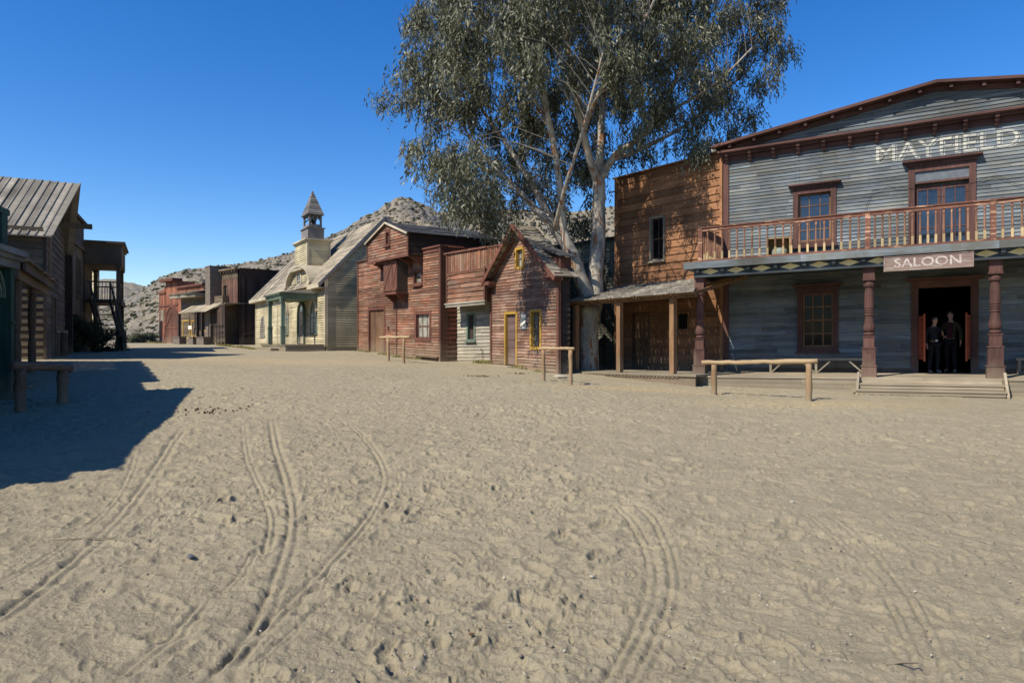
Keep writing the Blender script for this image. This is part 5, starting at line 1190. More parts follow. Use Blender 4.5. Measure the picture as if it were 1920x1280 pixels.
for i in range(5):
    t = W_ - .12 - i * 2.3; m = GA.mb(); m.box(t - .10, t + .10, -.36, -.16, .2, hB - .281); m.box(t - .15, t + .15, -.41, -.11, -.5, .2); m.box(t - .14, t + .14, -.40, -.12, 1.6, 1.66); GA.part('post', m, M['dgreen'])
    m = GA.mb()
    for k in range(7):
        a0, a1 = math.pi / 2 * k / 7, math.pi / 2 * (k + 1) / 7; f = lambda a, r_: (t - .10 - .62 + r_ * math.cos(a), hB - .9 + r_ * math.sin(a))
        for r0, r1 in ((.56, .62), (.36, .42)):
            p_ = [f(a0, r1), f(a1, r1), f(a1, r0), f(a0, r0)]; m.hexa([(x, -.28, z) for x, z in p_] + [(x, -.24, z) for x, z in p_])
    GA.part('scroll_bracket', m, M['green'])
m = GA.mb(); m.box(0, W_ - .02, 1.2, 1.3, -.4, hB - .29); m.box(W_ - .1, W_ - .02, -.1, 1.2, -.4, .6); m.box(0, W_, 1.3, 6, -.4, hB - .05); m.box(-.1, W_ + .1, .6, 6, hB + .091, hB + .12); GA.part('side_walls', m, M['dgreen'])
m = GA.mb(); m.box(-.1, W_ + .12, -.7, 1.2, -.3, .05); GA.part('shop_step', m, M['lwood'])
for i in range(3): window(GA, (1.0 + i * 2.6, 2.6 + i * 2.6, .7, 2.4), M['dgreen'], M['glassd'], .1, 2, 1, y=1.2)
# log cabin with a porch
LC = LB('log_cabin', 'log cabin with heavy porch beam on posts, between green shop and plank barn', 'cabin', (-11.7, 16.0), (-15.4, 22.5), .42)
he_ = (LC.h(27, 500) + LC.h(84, 535)) / 2; yw = 1.7
m = LC.mb(); m.beam((.0, 0, he_ - .15), (LC.W, 0, he_ - .15), .2, .30); m.beam((.0, -.22, he_ - .0), (LC.W, -.22, he_ - .0), .06, .22); LC.part('porch_beam', m, M['lwood'])
m = LC.mb(); m.planks((-.1, -.3, he_ + .10), (LC.W + .1, -.3, he_ + .10), (LC.W + .1, 4.5, he_ + .16), (-.1, 4.5, he_ + .16), 22, .04, .02, .02, .08); LC.part('roof', m, M['lwood'])
for px in (31, 60):
    t = LC.t(px); m = LC.mb(); m.tube([(t, 0, -.3), (t, 0, .95), (t, 0, 1.15), (t, 0, 1.5), (t, 0, he_ - .3)], [.10, .10, .07, .10, .11], 8); LC.part('porch_post', m, M['logd'])
m = LC.mb()
for i in range(9): z = .05 + i * .24; m.tube([(-.4, yw, z), (LC.W * .5, yw + ru(-.02, .02), z), (LC.W, yw, z)], [.125, .13, .12], 10)
LC.part('log_wall', m, M['log'])
m = LC.mb(); m.box(0, LC.W, yw + .08, yw + 3, -.3, he_ + .2); m.box(0, LC.W, yw - .02, yw + .08, 2.15, he_ + .2); LC.part('upper_wall', m, M['lwood'])
m = LC.mb(); m.box(-2.3, 3.2, 1.95, 6, -.4, 4.9); m.planks((-2.5, 1.9, 4.9), (3.4, 1.9, 4.9), (3.4, 6.2, 5.2), (-2.5, 6.2, 5.2), 20); LC.part('hidden_shade_block', m, M['lwood'])  # unseen block, added to fill the sunlit gap in the ground shadow
m = LC.mb(); m.box(-.2, LC.W + .1, -.35, yw, -.4, .02); LC.part('porch_floor', m, M['deckd'])
o = empty('bill', LC.world(LC.t(44, yw), yw, 1.9), LC.ang(), 'small yellowish framed bill with a dark picture on the log cabin wall between its posts', 'poster')
m = MB(); m.box(-.30, .30, -.10, -.06, 0, .85); m.build('bill_paper', M['box'], o); m = MB(); m.prism([(-.13 + .0, .22), (.13, .22), (.16, .45), (.08, .66), (-.08, .66), (-.15, .45)], -.106, -.1015); m.build('bill_picture', M['iron'], o)
# plank barn with prow roof
BN = LB('plank_barn', 'tall grey plank barn with a wide board roof jutting to a point over the street', 'barn', (-16.45, 24.0), (-20.3, 31.0), .79)
ht = 4.45; hpk = 6.98; tm = BN.W / 2; z_c = he_
dd = BN.rect(85, 597, 108, 668); dd = (dd[0] , dd[1], 0, dd[3])
m = BN.mb(); ends = lambda z: (tm * max(0, (z - ht) / (hpk - ht)), BN.W - tm * max(0, (z - ht) / (hpk - ht)))
m.siding(0, BN.W, -.3, hpk - .2, 0, .26, [hole((2.2, 3.6, 0, 2.4), .02)], ends=ends, th=.03, jit=.015); BN.part('front_wall', m, M['lwood'])
m = BN.mb(); z = -.3
while z < ht: m.hexa([(-.0, .02, z), (-.0, 11, z), (-.045, 11, z), (-.045, .02, z), (0, .02, z + .25), (0, 11, z + .25), (-.01, 11, z + .25), (-.01, .02, z + .25)]); z += .26
m.box(0, BN.W, .01, 11, -.3, ht); m.prism([(0, ht), (BN.W, ht), (tm, hpk - .05)], .01, 11); BN.part('side_walls', m, M['lwood'])
door(BN, (2.3, 3.5, 0, 2.3), M['lwood'], M['lwoodv'], .1, 4)
m = BN.mb(); m.uprights(1.2, 1.9, 3.0, 4.6, -.01, .22, th=.05); BN.part('shutter', m, M['lwoodv'])
m = BN.mb(); sl = (hpk - ht) / tm; n = 46
def prow(sg):
    for i in range(n):
        a, c = i / n, (i + 1) / n
        ex = -.3 if sg > 0 else BN.W + .3; tt = tm; ze = ht - sl * .3; g = .012 / 11
        # boards run eave to ridge, the front one follows the slanting prow edge
        if i == 0: ya0, ya1 = -.27, -.84
        else: ya0 = -.27 + (11 + .27) * a; ya1 = -.84 + (11 + .84) * a
        yb0 = -.27 + (11 + .27) * (c - g); yb1 = -.84 + (11 + .84) * (c - g); l = ru(0, .02)
        m.hexa([(ex, ya0, ze), (ex, yb0, ze), (tt, yb1, hpk), (tt, ya1, hpk), (ex, ya0, ze + .035 + l), (ex, yb0, ze + .035 + l), (tt, yb1, hpk + .035 + l), (tt, ya1, hpk + .035 + l)])
        if i % 1 == 0: m.beam((ex, ya0 + .01, ze + .055 + l), (tt, ya1 + .01, hpk + .055 + l), .05, .03, up=(0, 0, 1), r=.3)
prow(1); prow(-1); BN.part('roof', m, M['sroof'])
m = BN.mb(); m.beam((tm, 1, ht + .85), (tm, -1.25, ht + .85), .16, .2); BN.part('hoist_beam', m, M['lwood'])
m = BN.mb(); m.box(-.07, .08, -.07, .02, -.3, ht - .1); m.box(BN.W - .3, BN.W + .1, -.3, .02, -.3, ht); BN.part('corner_board', m, M['dark'])
# next house with tall narrow windows
TH2 = LB('board_house', 'grey brown board house with two tall narrow windows, between plank barn and gallery', 'house', (-20.45, 31.2), (-23.0, 36.6), .8)
hT = 6.75; m = TH2.mb()
wv = [TH2.rect(128, 457, 133, 522), TH2.rect(146, 472, 153, 534)]
wv = [(.5, 1.35, 2.9, 4.7), (3.6, 4.6, 2.9, 4.7)]
m.uprights(0, TH2.W, 1.9, 5.5, 0, .24, [hole(w, .1) for w in wv]); m.uprights(0, TH2.W, 5.5, hT, -.02, .24, zt=lambda x: hT); m.siding(0, TH2.W, -.3, 1.9, 0, .2, [], th=.03); TH2.part('front_wall', m, M['lwoodv'])
for w in wv: window(TH2, w, M['lwood'], M['glassd'], .1, 1, 2, sill=True)
m = TH2.mb(); m.box(-.1, TH2.W + .05, -.2, .2, hT - .05, hT + .1); m.box(-.05, TH2.W, -.12, 0, 5.3, 5.5); m.box(-.05, TH2.W, -.12, 0, 1.85, 2.0); TH2.part('cornice', m, M['lwood'])
m = TH2.mb(); m.box(.0, TH2.W, .02, 8, -.4, hT - .1); TH2.part('side_walls', m, M['lwoodv'])
# gallery
GL = LB('gallery_house', 'two storey house with an open upper gallery on posts and an outside stair', 'house', (-23.05, 36.8), (-25.12, 40.8), .82)
yg = -1.62; hR, hE = GL.h(200, 455, -1), GL.h(220, 490, yg); hF = GL.h(229, 567, yg)
m = GL.mb(); m.uprights(-.0, GL.W, -.3, hR, 0, .26); GL.part('front_wall', m, M['lwoodv']); m = GL.mb(); m.box(0, GL.W, .02, 7, -.4, hR); GL.part('side_walls', m, M['lwoodv'])
m = GL.mb(); m.box(-.1, GL.W + .1, yg - .12, 0, hE, hR - .12); m.box(-.25, GL.W + .25, yg - .3, 0, hR - .119, hR + .0); m.box(-.17, GL.W + .17, yg - .2, 0, hR - .22, hR - .121); GL.part('gallery_roof', m, M['lwood'])
m = GL.mb(); m.box(-.1, GL.W + .1, yg - .1, 0, hF - .16, hF); m.box(-.12, GL.W + .12, yg - .13, yg - .101, hF - .3, hF + .02); GL.part('gallery_floor', m, M['lwood'])
for t, y in ((.1, yg + .05), (GL.W - .1, yg + .05), (GL.W - .1, -.2)):
    m = GL.mb(); m.box(t - .11, t + .11, y - .11, y + .11, -.4, hF - .161); m.box(t - .09, t + .09, y - .09, y + .09, hF + .001, hE - .001); m.box(t - .15, t + .15, y - .15, y + .15, hE - .12, hE - .002); m.box(t - .15, t + .15, y - .15, y + .15, -.4, .45); GL.part('gallery_post', m, M['lwoodv'])
m = GL.mb(); m.box(GL.W - .05, GL.W + .0, yg, -.1, hF + .92, hF + .99); m.box(GL.W - .05, GL.W, yg, -.1, hF + .1, hF + .15); m.box(.1, GL.W, yg - .0, yg + .05, hF + .92, hF + .99); m.box(.08, .13, yg, -.1, hF + .92, hF + .99)
for i in range(11): y = yg + .1 + i * .17; m.box(.09, .12, y, y + .035, hF, hF + .92); m.box(GL.W - .04, GL.W - .01, y, y + .035, hF + .15, hF + .92)
for i in range(22): t = .2 + i * (GL.W - .3) / 22; m.box(t, t + .035, yg + .01, yg + .04, hF, hF + .92)
GL.part('gallery_railing', m, M['lwood'])
m = GL.mb(); s0, s1 = (-.1, yg + .9, hF), (-2.6, yg + .1, -.1)
for dy in (-.45, .45): m.beam((s0[0], s0[1] + dy, s0[2]), (s1[0], s1[1] + dy, s1[2]), .06, .24)
for i in range(11): a = (i + .5) / 11; x, y, z = [s0[j] + (s1[j] - s0[j]) * a for j in range(3)]; m.box(x - .14, x + .14, y - .44, y + .44, z + .02, z + .06)
for dy in (-.48, .48):
    m.beam((s0[0], s0[1] + dy, s0[2] + .95), (s1[0], s1[1] + dy, s1[2] + .95), .06, .10)
    for i in range(9): a = (i + .2) / 9; x, y, z = [s0[j] + (s1[j] - s0[j]) * a for j in range(3)]; m.box(x - .02, x + .02, y + dy - .02, y + dy + .02, z, z + .93)
m.box(s1[0] - .07, s1[0] + .07, s1[1] - .55, s1[1] - .41, -.3, 1.05)
GL.part('outside_stair', m, M['lwood'])

# ------------------------------------------------------------------ hitching rails, posts, benches
def hitch(px0, px1, pxa, pxb, ytop, ya, yb, Dl, Dr, label, rp=.065, rr_=.075, mats=('log', 'logz'), rag=.02, group='hitching rails along the street'):
    """pxa/pxb: post feet; D at the two posts"""
    (xa, da), (xb, db) = XY(pxa, Dl), XY(pxb, Dr); A, B_ = Vector((xa, da, 0)), Vector((xb, db, 0)); L_ = (B_ - A).length; u = (B_ - A) / L_
    za, zb = EYE + (HY - ya) / F * Dl, EYE + (HY - yb) / F * Dr
    ta, tb = EYE + (HY - ytop[0]) / F * Dl, EYE + (HY - ytop[1]) / F * Dr
    root = empty('hitching_rail', (xa, da, za), math.atan2(u.y, u.x), label, 'hitching rail', group)
    def px2t(px): a = (px - CX) / F; return (a * da - xa) / (u.x - a * u.y)
    for t, z0_, z1_ in ((0, 0, ta - za), (L_, zb - za, tb - za)):
        m = MB(); n = 7; m.tube([(t + ru(-.008, .008), ru(-.008, .008), z0_ - .35 + (z1_ - z0_ + .35 - .03) * i / n) for i in range(n + 1)], [rp * ru(.9, 1.1) for _ in range(n + 1)], 10, wob=.05)
        m.build('rail_post', M[mats[1]], root, True)
    m = MB(); n = 16; a, c = px2t(px0), px2t(px1); pts, rad = [], []
    for i in range(n + 1):
        t = a + (c - a) * i / n; f = t / L_; z = (ta - za) * (1 - f) + (tb - za) * f
        pts.append((t, ru(-rag, rag) * .5, z + ru(-rag, rag) * .5 + rr_ * .3)); rad.append(rr_ * ru(.86, 1.1))
    m.tube(pts, rad, 12, wob=.06); m.build('rail', M[mats[0]], root, True)
    return root
hitch(1316, 1533, 1339, 1517, (681, 679), 736, 741, 17.9, 16.6, 'thick bare log hitching rail in front of the saloon porch, the largest one', .072, .062)
hitch(1013, 1076, 1019, 1070, (654, 654), 705, 710, 20.2, 19.2, 'rough log hitching rail by the left lean-to post and the yellow window', .055, .045)
hitch(713, 768, 728, 757, (633, 632.5), 675, 676, 28.2, 27.0, 'thin log hitching rail in front of the red barn door', .055, .055)
hitch(26, 131, 38, 118, (688, 692), 776, 758, 12.2, 13.3, 'dark knotty log hitching rail in the shade beside the green shop', .092, .08, ('logd', 'logd'), .03)
for px, D_, lab in ((103, 27.5, 'thick cut post with pale top by the plank barn door, the left of the pair'), (118, 28.5, 'thick cut post with pale top by the plank barn, the right of the pair')):
    x, y = XY(px, D_); z = gzf(x, y); m = MB(); m.tube([(0, 0, -.3), (.01, 0, .5), (0, .01, 1.0), (0, 0, 1.02)], [.19, .17, .18, .15], 10); o = empty('cut_post', (x, y, z), 0, lab, 'post', 'cut posts by the plank barn'); m.build('post_trunk', M['logd'], o, True)
    m = MB(); m.tube([(0, 0, .96), (0, 0, 1.06)], [.19, .18], 10); m.build('post_top', M['log'], o)
def bench(t0, t1, y, label, zs=.0, hh=.47):
    root = empty('bench', S.world(t0, y), S.ang(), label, 'bench', 'benches on the saloon porch'); L_ = t1 - t0; k = S.k
    m = MB(k); m.box(0, L_, -.02, .32, hh - .07, hh); m.build('seat', M['deckd'], root)
    n = max(1, round(L_ / 1.6))
    for i in range(n + 1):
        x = .08 + (L_ - .16) * i / n; m = MB(k); m.box(x - .035, x + .035, .02, .28, 0, hh - .071); m.build('leg', M['deckd'], root)
        for s_ in (-1, 1):
            if (i == 0 and s_ < 0) or (i == n and s_ > 0): continue
            m = MB(k); m.beam((x + s_ * .04, .0, .02), (x + s_ * .42, .0, hh - .09), .04, .07, up=(0, 1, 0)); m.build('brace', M['deckd'], root)
bench(S.t(1440, -.6), S.t(1626, -.6), -.62, 'long low plank bench with slanting braces on the porch under the lower window')
bench(S.t(1905, -.6), S.t(1905, -.6) + 2.6, -.62, 'plank bench at the right edge of the porch, beyond the right-hand post')
# open crate with a drum on the balcony
t = S.t(1459, -1.3); o = empty('crate', S.world(t, -1.3, hft), S.ang(), 'open tan crate with a grey green drum inside, on the balcony behind the railing', 'crate')
m = MB(); w2 = .36; H_ = .78
m.box(-w2, -w2 + .03, 0, .6, 0, H_); m.box(w2 - .03, w2, 0, .6, 0, H_); m.box(-w2 + .03, w2 - .03, 0, .6, H_ - .03, H_); m.box(-w2 + .03, w2 - .03, 0, .6, 0, .03); m.box(-w2 + .03, w2 - .03, .57, .6, .03, H_ - .03); m.build('crate_box', M['box'], o)
m = MB(); m.lathe([(.24, .031), (.24, .36), (.2, .44), (.08, .48)], 0, .3, 16); m.build('drum', M['acgrey'], o, True)
# security lamp on the saloon corner
o = empty('wall_lamp', S.world(-.12, -.15, ht0 - .1), S.ang(), 'small white lamp head on the top left corner of the saloon', 'lamp')
m = MB(); m.tube([(0, 0, 0), (-.12, -.05, .02)], [.02, .02], 6); m.build('bracket_arm', M['iron'], o); m = MB(); m.tube([(-.12, -.05, .02), (-.26, -.1, .0)], [.05, .055], 10); m.build('lamp_head', M['white'], o, True)
# loose electric wire strung over the saloon front
m = MB(); pts = [S.uv(px, py, -.09) for px, py in ((1622, 395), (1634, 360), (1668, 350), (1705, 353), (1765, 356), (1830, 341), (1867, 328), (1905, 345), (1960, 352))]
m.tube([S.world(t, -.09 if 1715 > 0 else 0, h) for t, h in pts], [.006] * len(pts), 5); o = m.build('wire', M['iron']); tag(o, 'thin dark wire slung loosely across the saloon front above the balcony', 'wire')

# ------------------------------------------------------------------ stones, twigs, dung
def stone(px, py, r_, mat, label, flat=.6, name='stone'):
    x, y = gpt(px, py); bm = bmesh.new(); bmesh.ops.create_icosphere(bm, subdivisions=2, radius=1)
    sx, sy = ru(.8, 1.3), ru(.8, 1.2)
    for v in bm.verts: f = 1 + .22 * (math.sin(v.co.x * 5 + px) + math.cos(v.co.y * 6 + py) * .7) * .5; v.co = Vector((v.co.x * r_ * sx * f, v.co.y * r_ * sy * f, v.co.z * r_ * flat * f))
    me = bpy.data.meshes.new(name); bm.to_mesh(me); bm.free(); me.materials.append(mat); o = bpy.data.objects.new(name, me); COL.objects.link(o); o.location = (x, y, gzf(x, y) + r_ * flat * .35 + .012); o.rotation_euler = (0, 0, ru(0, 3)); tag(o, label, 'stone')
stone(357, 1047, .026, M['dstone'], 'dark egg-sized stone on the sand between the left wheel ruts'); stone(1486, 944, .022, M['stone'], 'pale round stone on open sand below the saloon steps', .8)
stone(981, 809, .035, M['stone'], 'whitish pebble alone on the open sand in the middle of the street'); stone(1050, 708, .27, M['stone'], 'flat whitish rock lying between the feet of the rail by the yellow window', .28, 'rock')
stone(1110, 1084, .018, M['stone'], 'pale pebble just left of the middle wheel ruts', .5); stone(884, 1193, .013, M['dung'], 'small reddish brown clod near the bottom footprints', .4, 'clod')
m = MB(); x, y = gpt(1692, 1249); m.tube([(x - .08, y, gzf(x, y) + .012), (x, y + .004, gzf(x, y) + .02), (x + .085, y + .01, gzf(x, y) + .014)], [.006, .007, .004], 5); tag(m.build('twig', M['deck']), 'short pale splinter of wood at the bottom right on the sand', 'twig')
m = MB(); x, y = gpt(150, 1012); m.tube([(x - .2, y - .02, gzf(x, y) + .004), (x, y + .004, gzf(x, y) + .012), (x + .25, y + .03, gzf(x, y) + .004)], [.004, .006, .003], 5); tag(m.build('twig', M['logd']), 'long dark twig lying across the ruts at lower left', 'twig')
def dungpile(px, py, n, sx, sy, label):
    x, y = gpt(px, py); bm = bmesh.new()
    for i in range(n):
        dx, dy = random.gauss(0, sx), random.gauss(0, sy); r_ = ru(.010, .024); q = bmesh.ops.create_icosphere(bm, subdivisions=1, radius=r_, matrix=Matrix.Translation((dx, dy, r_ * .5 + gzf(x + dx, y + dy) - gzf(x, y) + .015)))
        for v in q['verts']: v.co += Vector((ru(-.25, .25) * r_, ru(-.25, .25) * r_, ru(-.2, .2) * r_))
    me = bpy.data.meshes.new('dung_heap'); bm.to_mesh(me); bm.free(); me.materials.append(M['dung']); o = bpy.data.objects.new('dung_heap', me); COL.objects.link(o); o.location = (x, y, gzf(x, y)); tag(o, label, kind='stuff')
dungpile(392, 771, 34, .42, .22, 'scattered brown horse dung at the tip of the left ground shadow'); dungpile(902, 706, 40, .28, .14, 'scattered brown horse dung below the cream house'); dungpile(968, 701, 16, .2, .1, 'few dark dung crumbs below the yellow framed door')

# gravel: countless small stones
def blobs(name, P, Rr, mat, label, flat=.7, kind='stuff', sub=None):
    ico = bmesh.new(); bmesh.ops.create_icosphere(ico, subdivisions=1, radius=1); V0 = np.array([v.co[:] for v in ico.verts]); F0 = np.array([[v.index for v in f.verts] for f in ico.faces]); ico.free()
    n = len(P); V = V0[None] * (1 + np.random.uniform(-.28, .28, (n, len(V0), 1))) * Rr[:, None, None] * np.random.uniform(.7, 1.3, (n, 1, 3)); V[..., 2] *= flat; V += P[:, None, :]
    Fq = (F0[None] + (np.arange(n) * len(V0))[:, None, None]).reshape(-1, 3)
    me = bpy.data.meshes.new(name); me.vertices.add(n * len(V0)); me.vertices.foreach_set('co', V.astype(np.float32).ravel()); setfaces(me, Fq)
    at = me.attributes.new('rnd', 'FLOAT', 'FACE'); at.data.foreach_set('value', np.repeat(np.random.rand(n), len(F0)).astype(np.float32))
    me.materials.append(mat); o = bpy.data.objects.new(name, me); COL.objects.link(o); tag(o, label, kind=kind); return o
def varmat(name, stops, rough=.9, hue=None):
    m, nt, p = newmat(name); at = _n(nt, 'ShaderNodeAttribute', attribute_name='rnd'); c = ramp(nt, at.outputs['Fac'], stops)
    nt.links.new(c, p.inputs['Base Color']); p.inputs['Roughness'].default_value = rough; p.inputs['Specular IOR Level'].default_value = .2; return m
n = 2600; r_ = 2.4 + 15 * np.random.rand(n) ** 1.3; a = np.random.uniform(R(-42), R(42), n); x, y = r_ * np.sin(a), r_ * np.cos(a)
rad = np.random.uniform(.0025, .0065, n) * (1 + r_ * .05) * np.where(np.random.rand(n) < .03, 1.5, 1)
blobs('gravel', np.stack([x, y, gz(x, y) + rad * .6 + .004], 1), rad, varmat('pebbles', [(0, (.10, .09, .08)), (.5, (.24, .21, .16)), (.95, (.46, .42, .34))]), 'fine gravel scattered through the sand')
# low dry tufts at the foot of the buildings
def blades(name, P, h, n_each, mat, label, spread=.12, width=.006, kind='stuff', droop=.3):
    N = len(P) * n_each; base = np.repeat(P, n_each, 0) + np.c_[np.random.normal(0, spread, (N, 2)), np.zeros(N)]
    a = np.random.uniform(0, 2 * np.pi, N); hh = h * np.random.uniform(.4, 1.2, N); dx = np.c_[np.cos(a), np.sin(a)]
    tip = base + np.c_[dx * (hh * droop * np.random.uniform(.3, 1.6, N))[:, None], hh]; w_ = width * np.random.uniform(.6, 1.4, N); px = np.c_[-dx[:, 1], dx[:, 0]] * w_[:, None]
    V = np.stack([base + np.c_[px, np.zeros(N)], base - np.c_[px, np.zeros(N)], tip], 1).reshape(-1, 3)
    me = bpy.data.meshes.new(name); me.vertices.add(len(V)); me.vertices.foreach_set('co', V.astype(np.float32).ravel()); setfaces(me, np.arange(len(V)).reshape(-1, 3))
    at = me.attributes.new('rnd', 'FLOAT', 'FACE'); at.data.foreach_set('value', np.random.rand(N).astype(np.float32)); me.materials.append(mat); o = bpy.data.objects.new(name, me); COL.objects.link(o); tag(o, label, kind=kind); return o
tuftm = varmat('dry_grass', [(0, (.10, .09, .03)), (.5, (.30, .24, .09)), (1, (.16, .18, .06))])
tp_ = []
for b, y, a, c, n in ((K7, -2.9, 1, 14, 60), (C3, .4, 1.8, 3.0, 26), (H8, -1.2, -1, 5, 40), (F6, -.3, 0, 8.5, 26), (Y4, -.2, 2.2, 4.6, 10), (K7, -.15, 3, 11, 30)):
    for i in range(n): q = b.world(ru(a, c), y + ru(-.25, .1)); tp_.append((q[0], q[1], gzf(q[0], q[1]) - .01 if b is not K7 or y < -2 else b.z0))
blades('dry_grass', np.array(tp_), .16, 30, tuftm, 'dry grass and weeds at the foot of the far buildings', spread=.10, width=.009)

# ------------------------------------------------------------------ shrubs
def leafmat(name, a, b, c, tr=.25, rough=.55):
    m, nt, p = newmat(name); L = nt.links.new; at = _n(nt, 'ShaderNodeAttribute', attribute_name='rnd')
    cc = ramp(nt, at.outputs['Fac'], [(0, a), (.55, b), (1, c)]); L(cc, p.inputs['Base Color']); p.inputs['Roughness'].default_value = rough; p.inputs['Specular IOR Level'].default_value = .35
    t = _n(nt, 'ShaderNodeBsdfTranslucent'); L(cc, t.inputs['Color']); mx = _n(nt, 'ShaderNodeMixShader'); mx.inputs[0].default_value = tr
    L(p.outputs[0], mx.inputs[1]); L(t.outputs[0], mx.inputs[2]); L(mx.outputs[0], nt.nodes['Material Output'].inputs[0]); return m
def leaves(name, C_, dirs, ln, wd, mat, parent, rv=None):
    """one narrow folded leaf per centre"""
    N = len(C_); d = dirs / np.linalg.norm(dirs, axis=1, keepdims=True); s = np.cross(d, np.random.normal(size=(N, 3))); s /= np.linalg.norm(s, axis=1, keepdims=True)
    l = ln * np.random.uniform(.6, 1.25, N)[:, None]; w_ = wd * np.random.uniform(.7, 1.3, N)[:, None]; nrm = np.cross(d, s)
    V = np.stack([C_, C_ + d * l * .45 + s * w_ * .5 + nrm * w_ * .15, C_ + d * l, C_ + d * l * .45 - s * w_ * .5 + nrm * w_ * .15], 1).reshape(-1, 3)
    me = bpy.data.meshes.new(name); me.vertices.add(N * 4); me.vertices.foreach_set('co', V.astype(np.float32).ravel()); setfaces(me, np.arange(N * 4).reshape(-1, 4))
    at = me.attributes.new('rnd', 'FLOAT', 'FACE'); at.data.foreach_set('value', (np.random.rand(N) if rv is None else rv).astype(np.float32)); me.materials.append(mat)
    o = bpy.data.objects.new(name, me); COL.objects.link(o); o.parent = parent; return o
def shrub(px, D_, w_, h_, mat, label, n=6000, ln=.12, name='shrub'):
    x, y = XY(px, D_); root = empty(name, (x, y, gzf(x, y)), 0, label, 'shrub')
    m = MB(); tips = []
    for i in range(16):
        a = ru(0, 6.3); q = ru(.2, .95); tip = Vector((math.cos(a) * w_ / 2 * q, math.sin(a) * w_ / 2 * q, h_ * ru(.45, .9))); m.tube([(0, 0, -.1), tip * .5 + Vector((0, 0, .1)), tip], [.03, .02, .008], 5); tips.append(tip)
    m.build('stems', M['brownd'], root)
    k = np.random.randint(0, 46, n); cc = np.random.normal(size=(46, 3)); cc /= np.linalg.norm(cc, axis=1, keepdims=True); cc *= np.random.uniform(.25, .95, (46, 1)) ** .5; cc[:, 2] = np.abs(cc[:, 2])
    P = cc[k] * np.array([w_ / 2, w_ / 2, h_ * .85]) + np.random.normal(0, .13, (n, 3)) * np.array([w_, w_, h_]) * .35; P[:, 2] = np.abs(P[:, 2])
    leaves('foliage', P, np.random.normal(size=(n, 3)) + np.array([0, 0, .6]), ln, ln * .4, mat, root)
dleaf = leafmat('dark_bush_leaves', (.010, .018, .008), (.022, .038, .014), (.035, .05, .02), .15)
gleaf = leafmat('grey_green_shrub_leaves', (.05, .06, .03), (.10, .11, .055), (.17, .175, .10), .2)
shrub(152, 33.5, 2.8, 2.6, dleaf, 'big dark bush in the shade under the gallery stair', 9000); shrub(183, 35.0, 2.8, 1.6, dleaf, 'low dark bush at the foot of the gallery stair, beside the big one', 5000)
shrub(270, 68, 3.4, 1.25, gleaf, 'grey green shrub on the slope just left of the red stable', 4000, .17); shrub(250, 70, 2.2, .8, gleaf, 'smaller pale green shrub beside the gallery, farther left', 2000, .17)

# ------------------------------------------------------------------ forked eucalyptus
TX, TY = XY(1105, 25.5); tz = gzf(TX, TY)
tree = empty('eucalyptus_tree', (TX, TY, tz), 0, 'huge forked eucalyptus with pale peeling trunks and drooping foliage, growing through the lean-to porch', 'tree')
def tp3(px, py, D_): return Vector(((px - CX) / F * D_ - TX, D_ - TY, EYE + (HY - py) / F * D_ - tz))
LIMBS = [  # (px, py, depth, radius)
    [(1105, 712, 25.6, .46), (1104, 690, 25.6, .40), (1103, 640, 25.6, .37), (1103, 600, 25.6, .38), (1104, 575, 25.6, .42)],
    [(1104, 585, 25.6, .34), (1098, 550, 25.6, .30), (1086, 515, 25.5, .28), (1074, 485, 25.4, .27), (1066, 465, 25.3, .25), (1056, 430, 25.3, .15), (1053, 380, 25.2, .14), (1046, 320, 25.1, .125), (1034, 250, 25.0, .11), (1022, 185, 24.8, .085), (1008, 100, 24.6, .06), (1000, 20, 24.4, .04)],
    [(1066, 468, 25.3, .20), (1040, 430, 25.4, .16), (1012, 400, 25.6, .14), (985, 372, 25.9, .12), (950, 335, 26.4, .09), (905, 290, 27.0, .06), (870, 240, 27.4, .035)],
    [(1062, 460, 25.3, .17), (1035, 415, 25.8, .14), (1008, 365, 26.3, .12), (975, 310, 26.8, .10), (935, 250, 27.2, .08), (890, 185, 27.6, .055), (850, 110, 28, .03)],
    [(1108, 600, 25.7, .36), (1114, 560, 25.8, .31), (1118, 500, 25.9, .28), (1122, 430, 26.0, .26), (1123, 370, 26.0, .25), (1122, 335, 26.0, .22), (1126, 290, 26.1, .15), (1128, 230, 26.4, .13), (1134, 150, 26.7, .11), (1142, 60, 27, .08), (1150, -60, 27.3, .05)],
    [(1122, 345, 26.0, .18), (1108, 305, 25.6, .15), (1094, 250, 25.2, .13), (1080, 180, 24.8, .11), (1066, 100, 24.4, .09), (1052, 0, 24, .06), (1040, -120, 23.6, .04)],
    [(1123, 340, 26.0, .18), (1140, 310, 25.8, .15), (1160, 285, 25.6, .13), (1195, 262, 25.4, .115), (1235, 215, 25.2, .10), (1268, 150, 25.0, .08), (1300, 90, 24.8, .055), (1330, 20, 24.6, .035)],
    [(1150, 298, 25.7, .11), (1190, 284, 26.6, .095), (1245, 258, 27.2, .08), (1300, 225, 27.8, .065), (1350, 180, 28.2, .05), (1405, 130, 28.6, .03)],
    [(1094, 250, 25.2, .09), (1120, 180, 24.4, .08), (1160, 120, 23.8, .07), (1200, 55, 23.3, .055), (1235, -20, 23, .04), (1260, -110, 22.6, .025)],
    [(1034, 250, 25.0, .07), (1010, 200, 26.0, .06), (960, 130, 26.8, .05), (910, 60, 27.5, .04), (870, -20, 28, .02)],
    [(1235, 215, 25.2, .07), (1290, 190, 24.6, .055), (1350, 150, 24.2, .04), (1410, 90, 24.0, .025)],
    [(1040, 430, 24.6, .09), (1060, 350, 23.2, .07), (1085, 270, 22.4, .055), (1110, 180, 21.8, .04), (1130, 100, 21.4, .02)]]
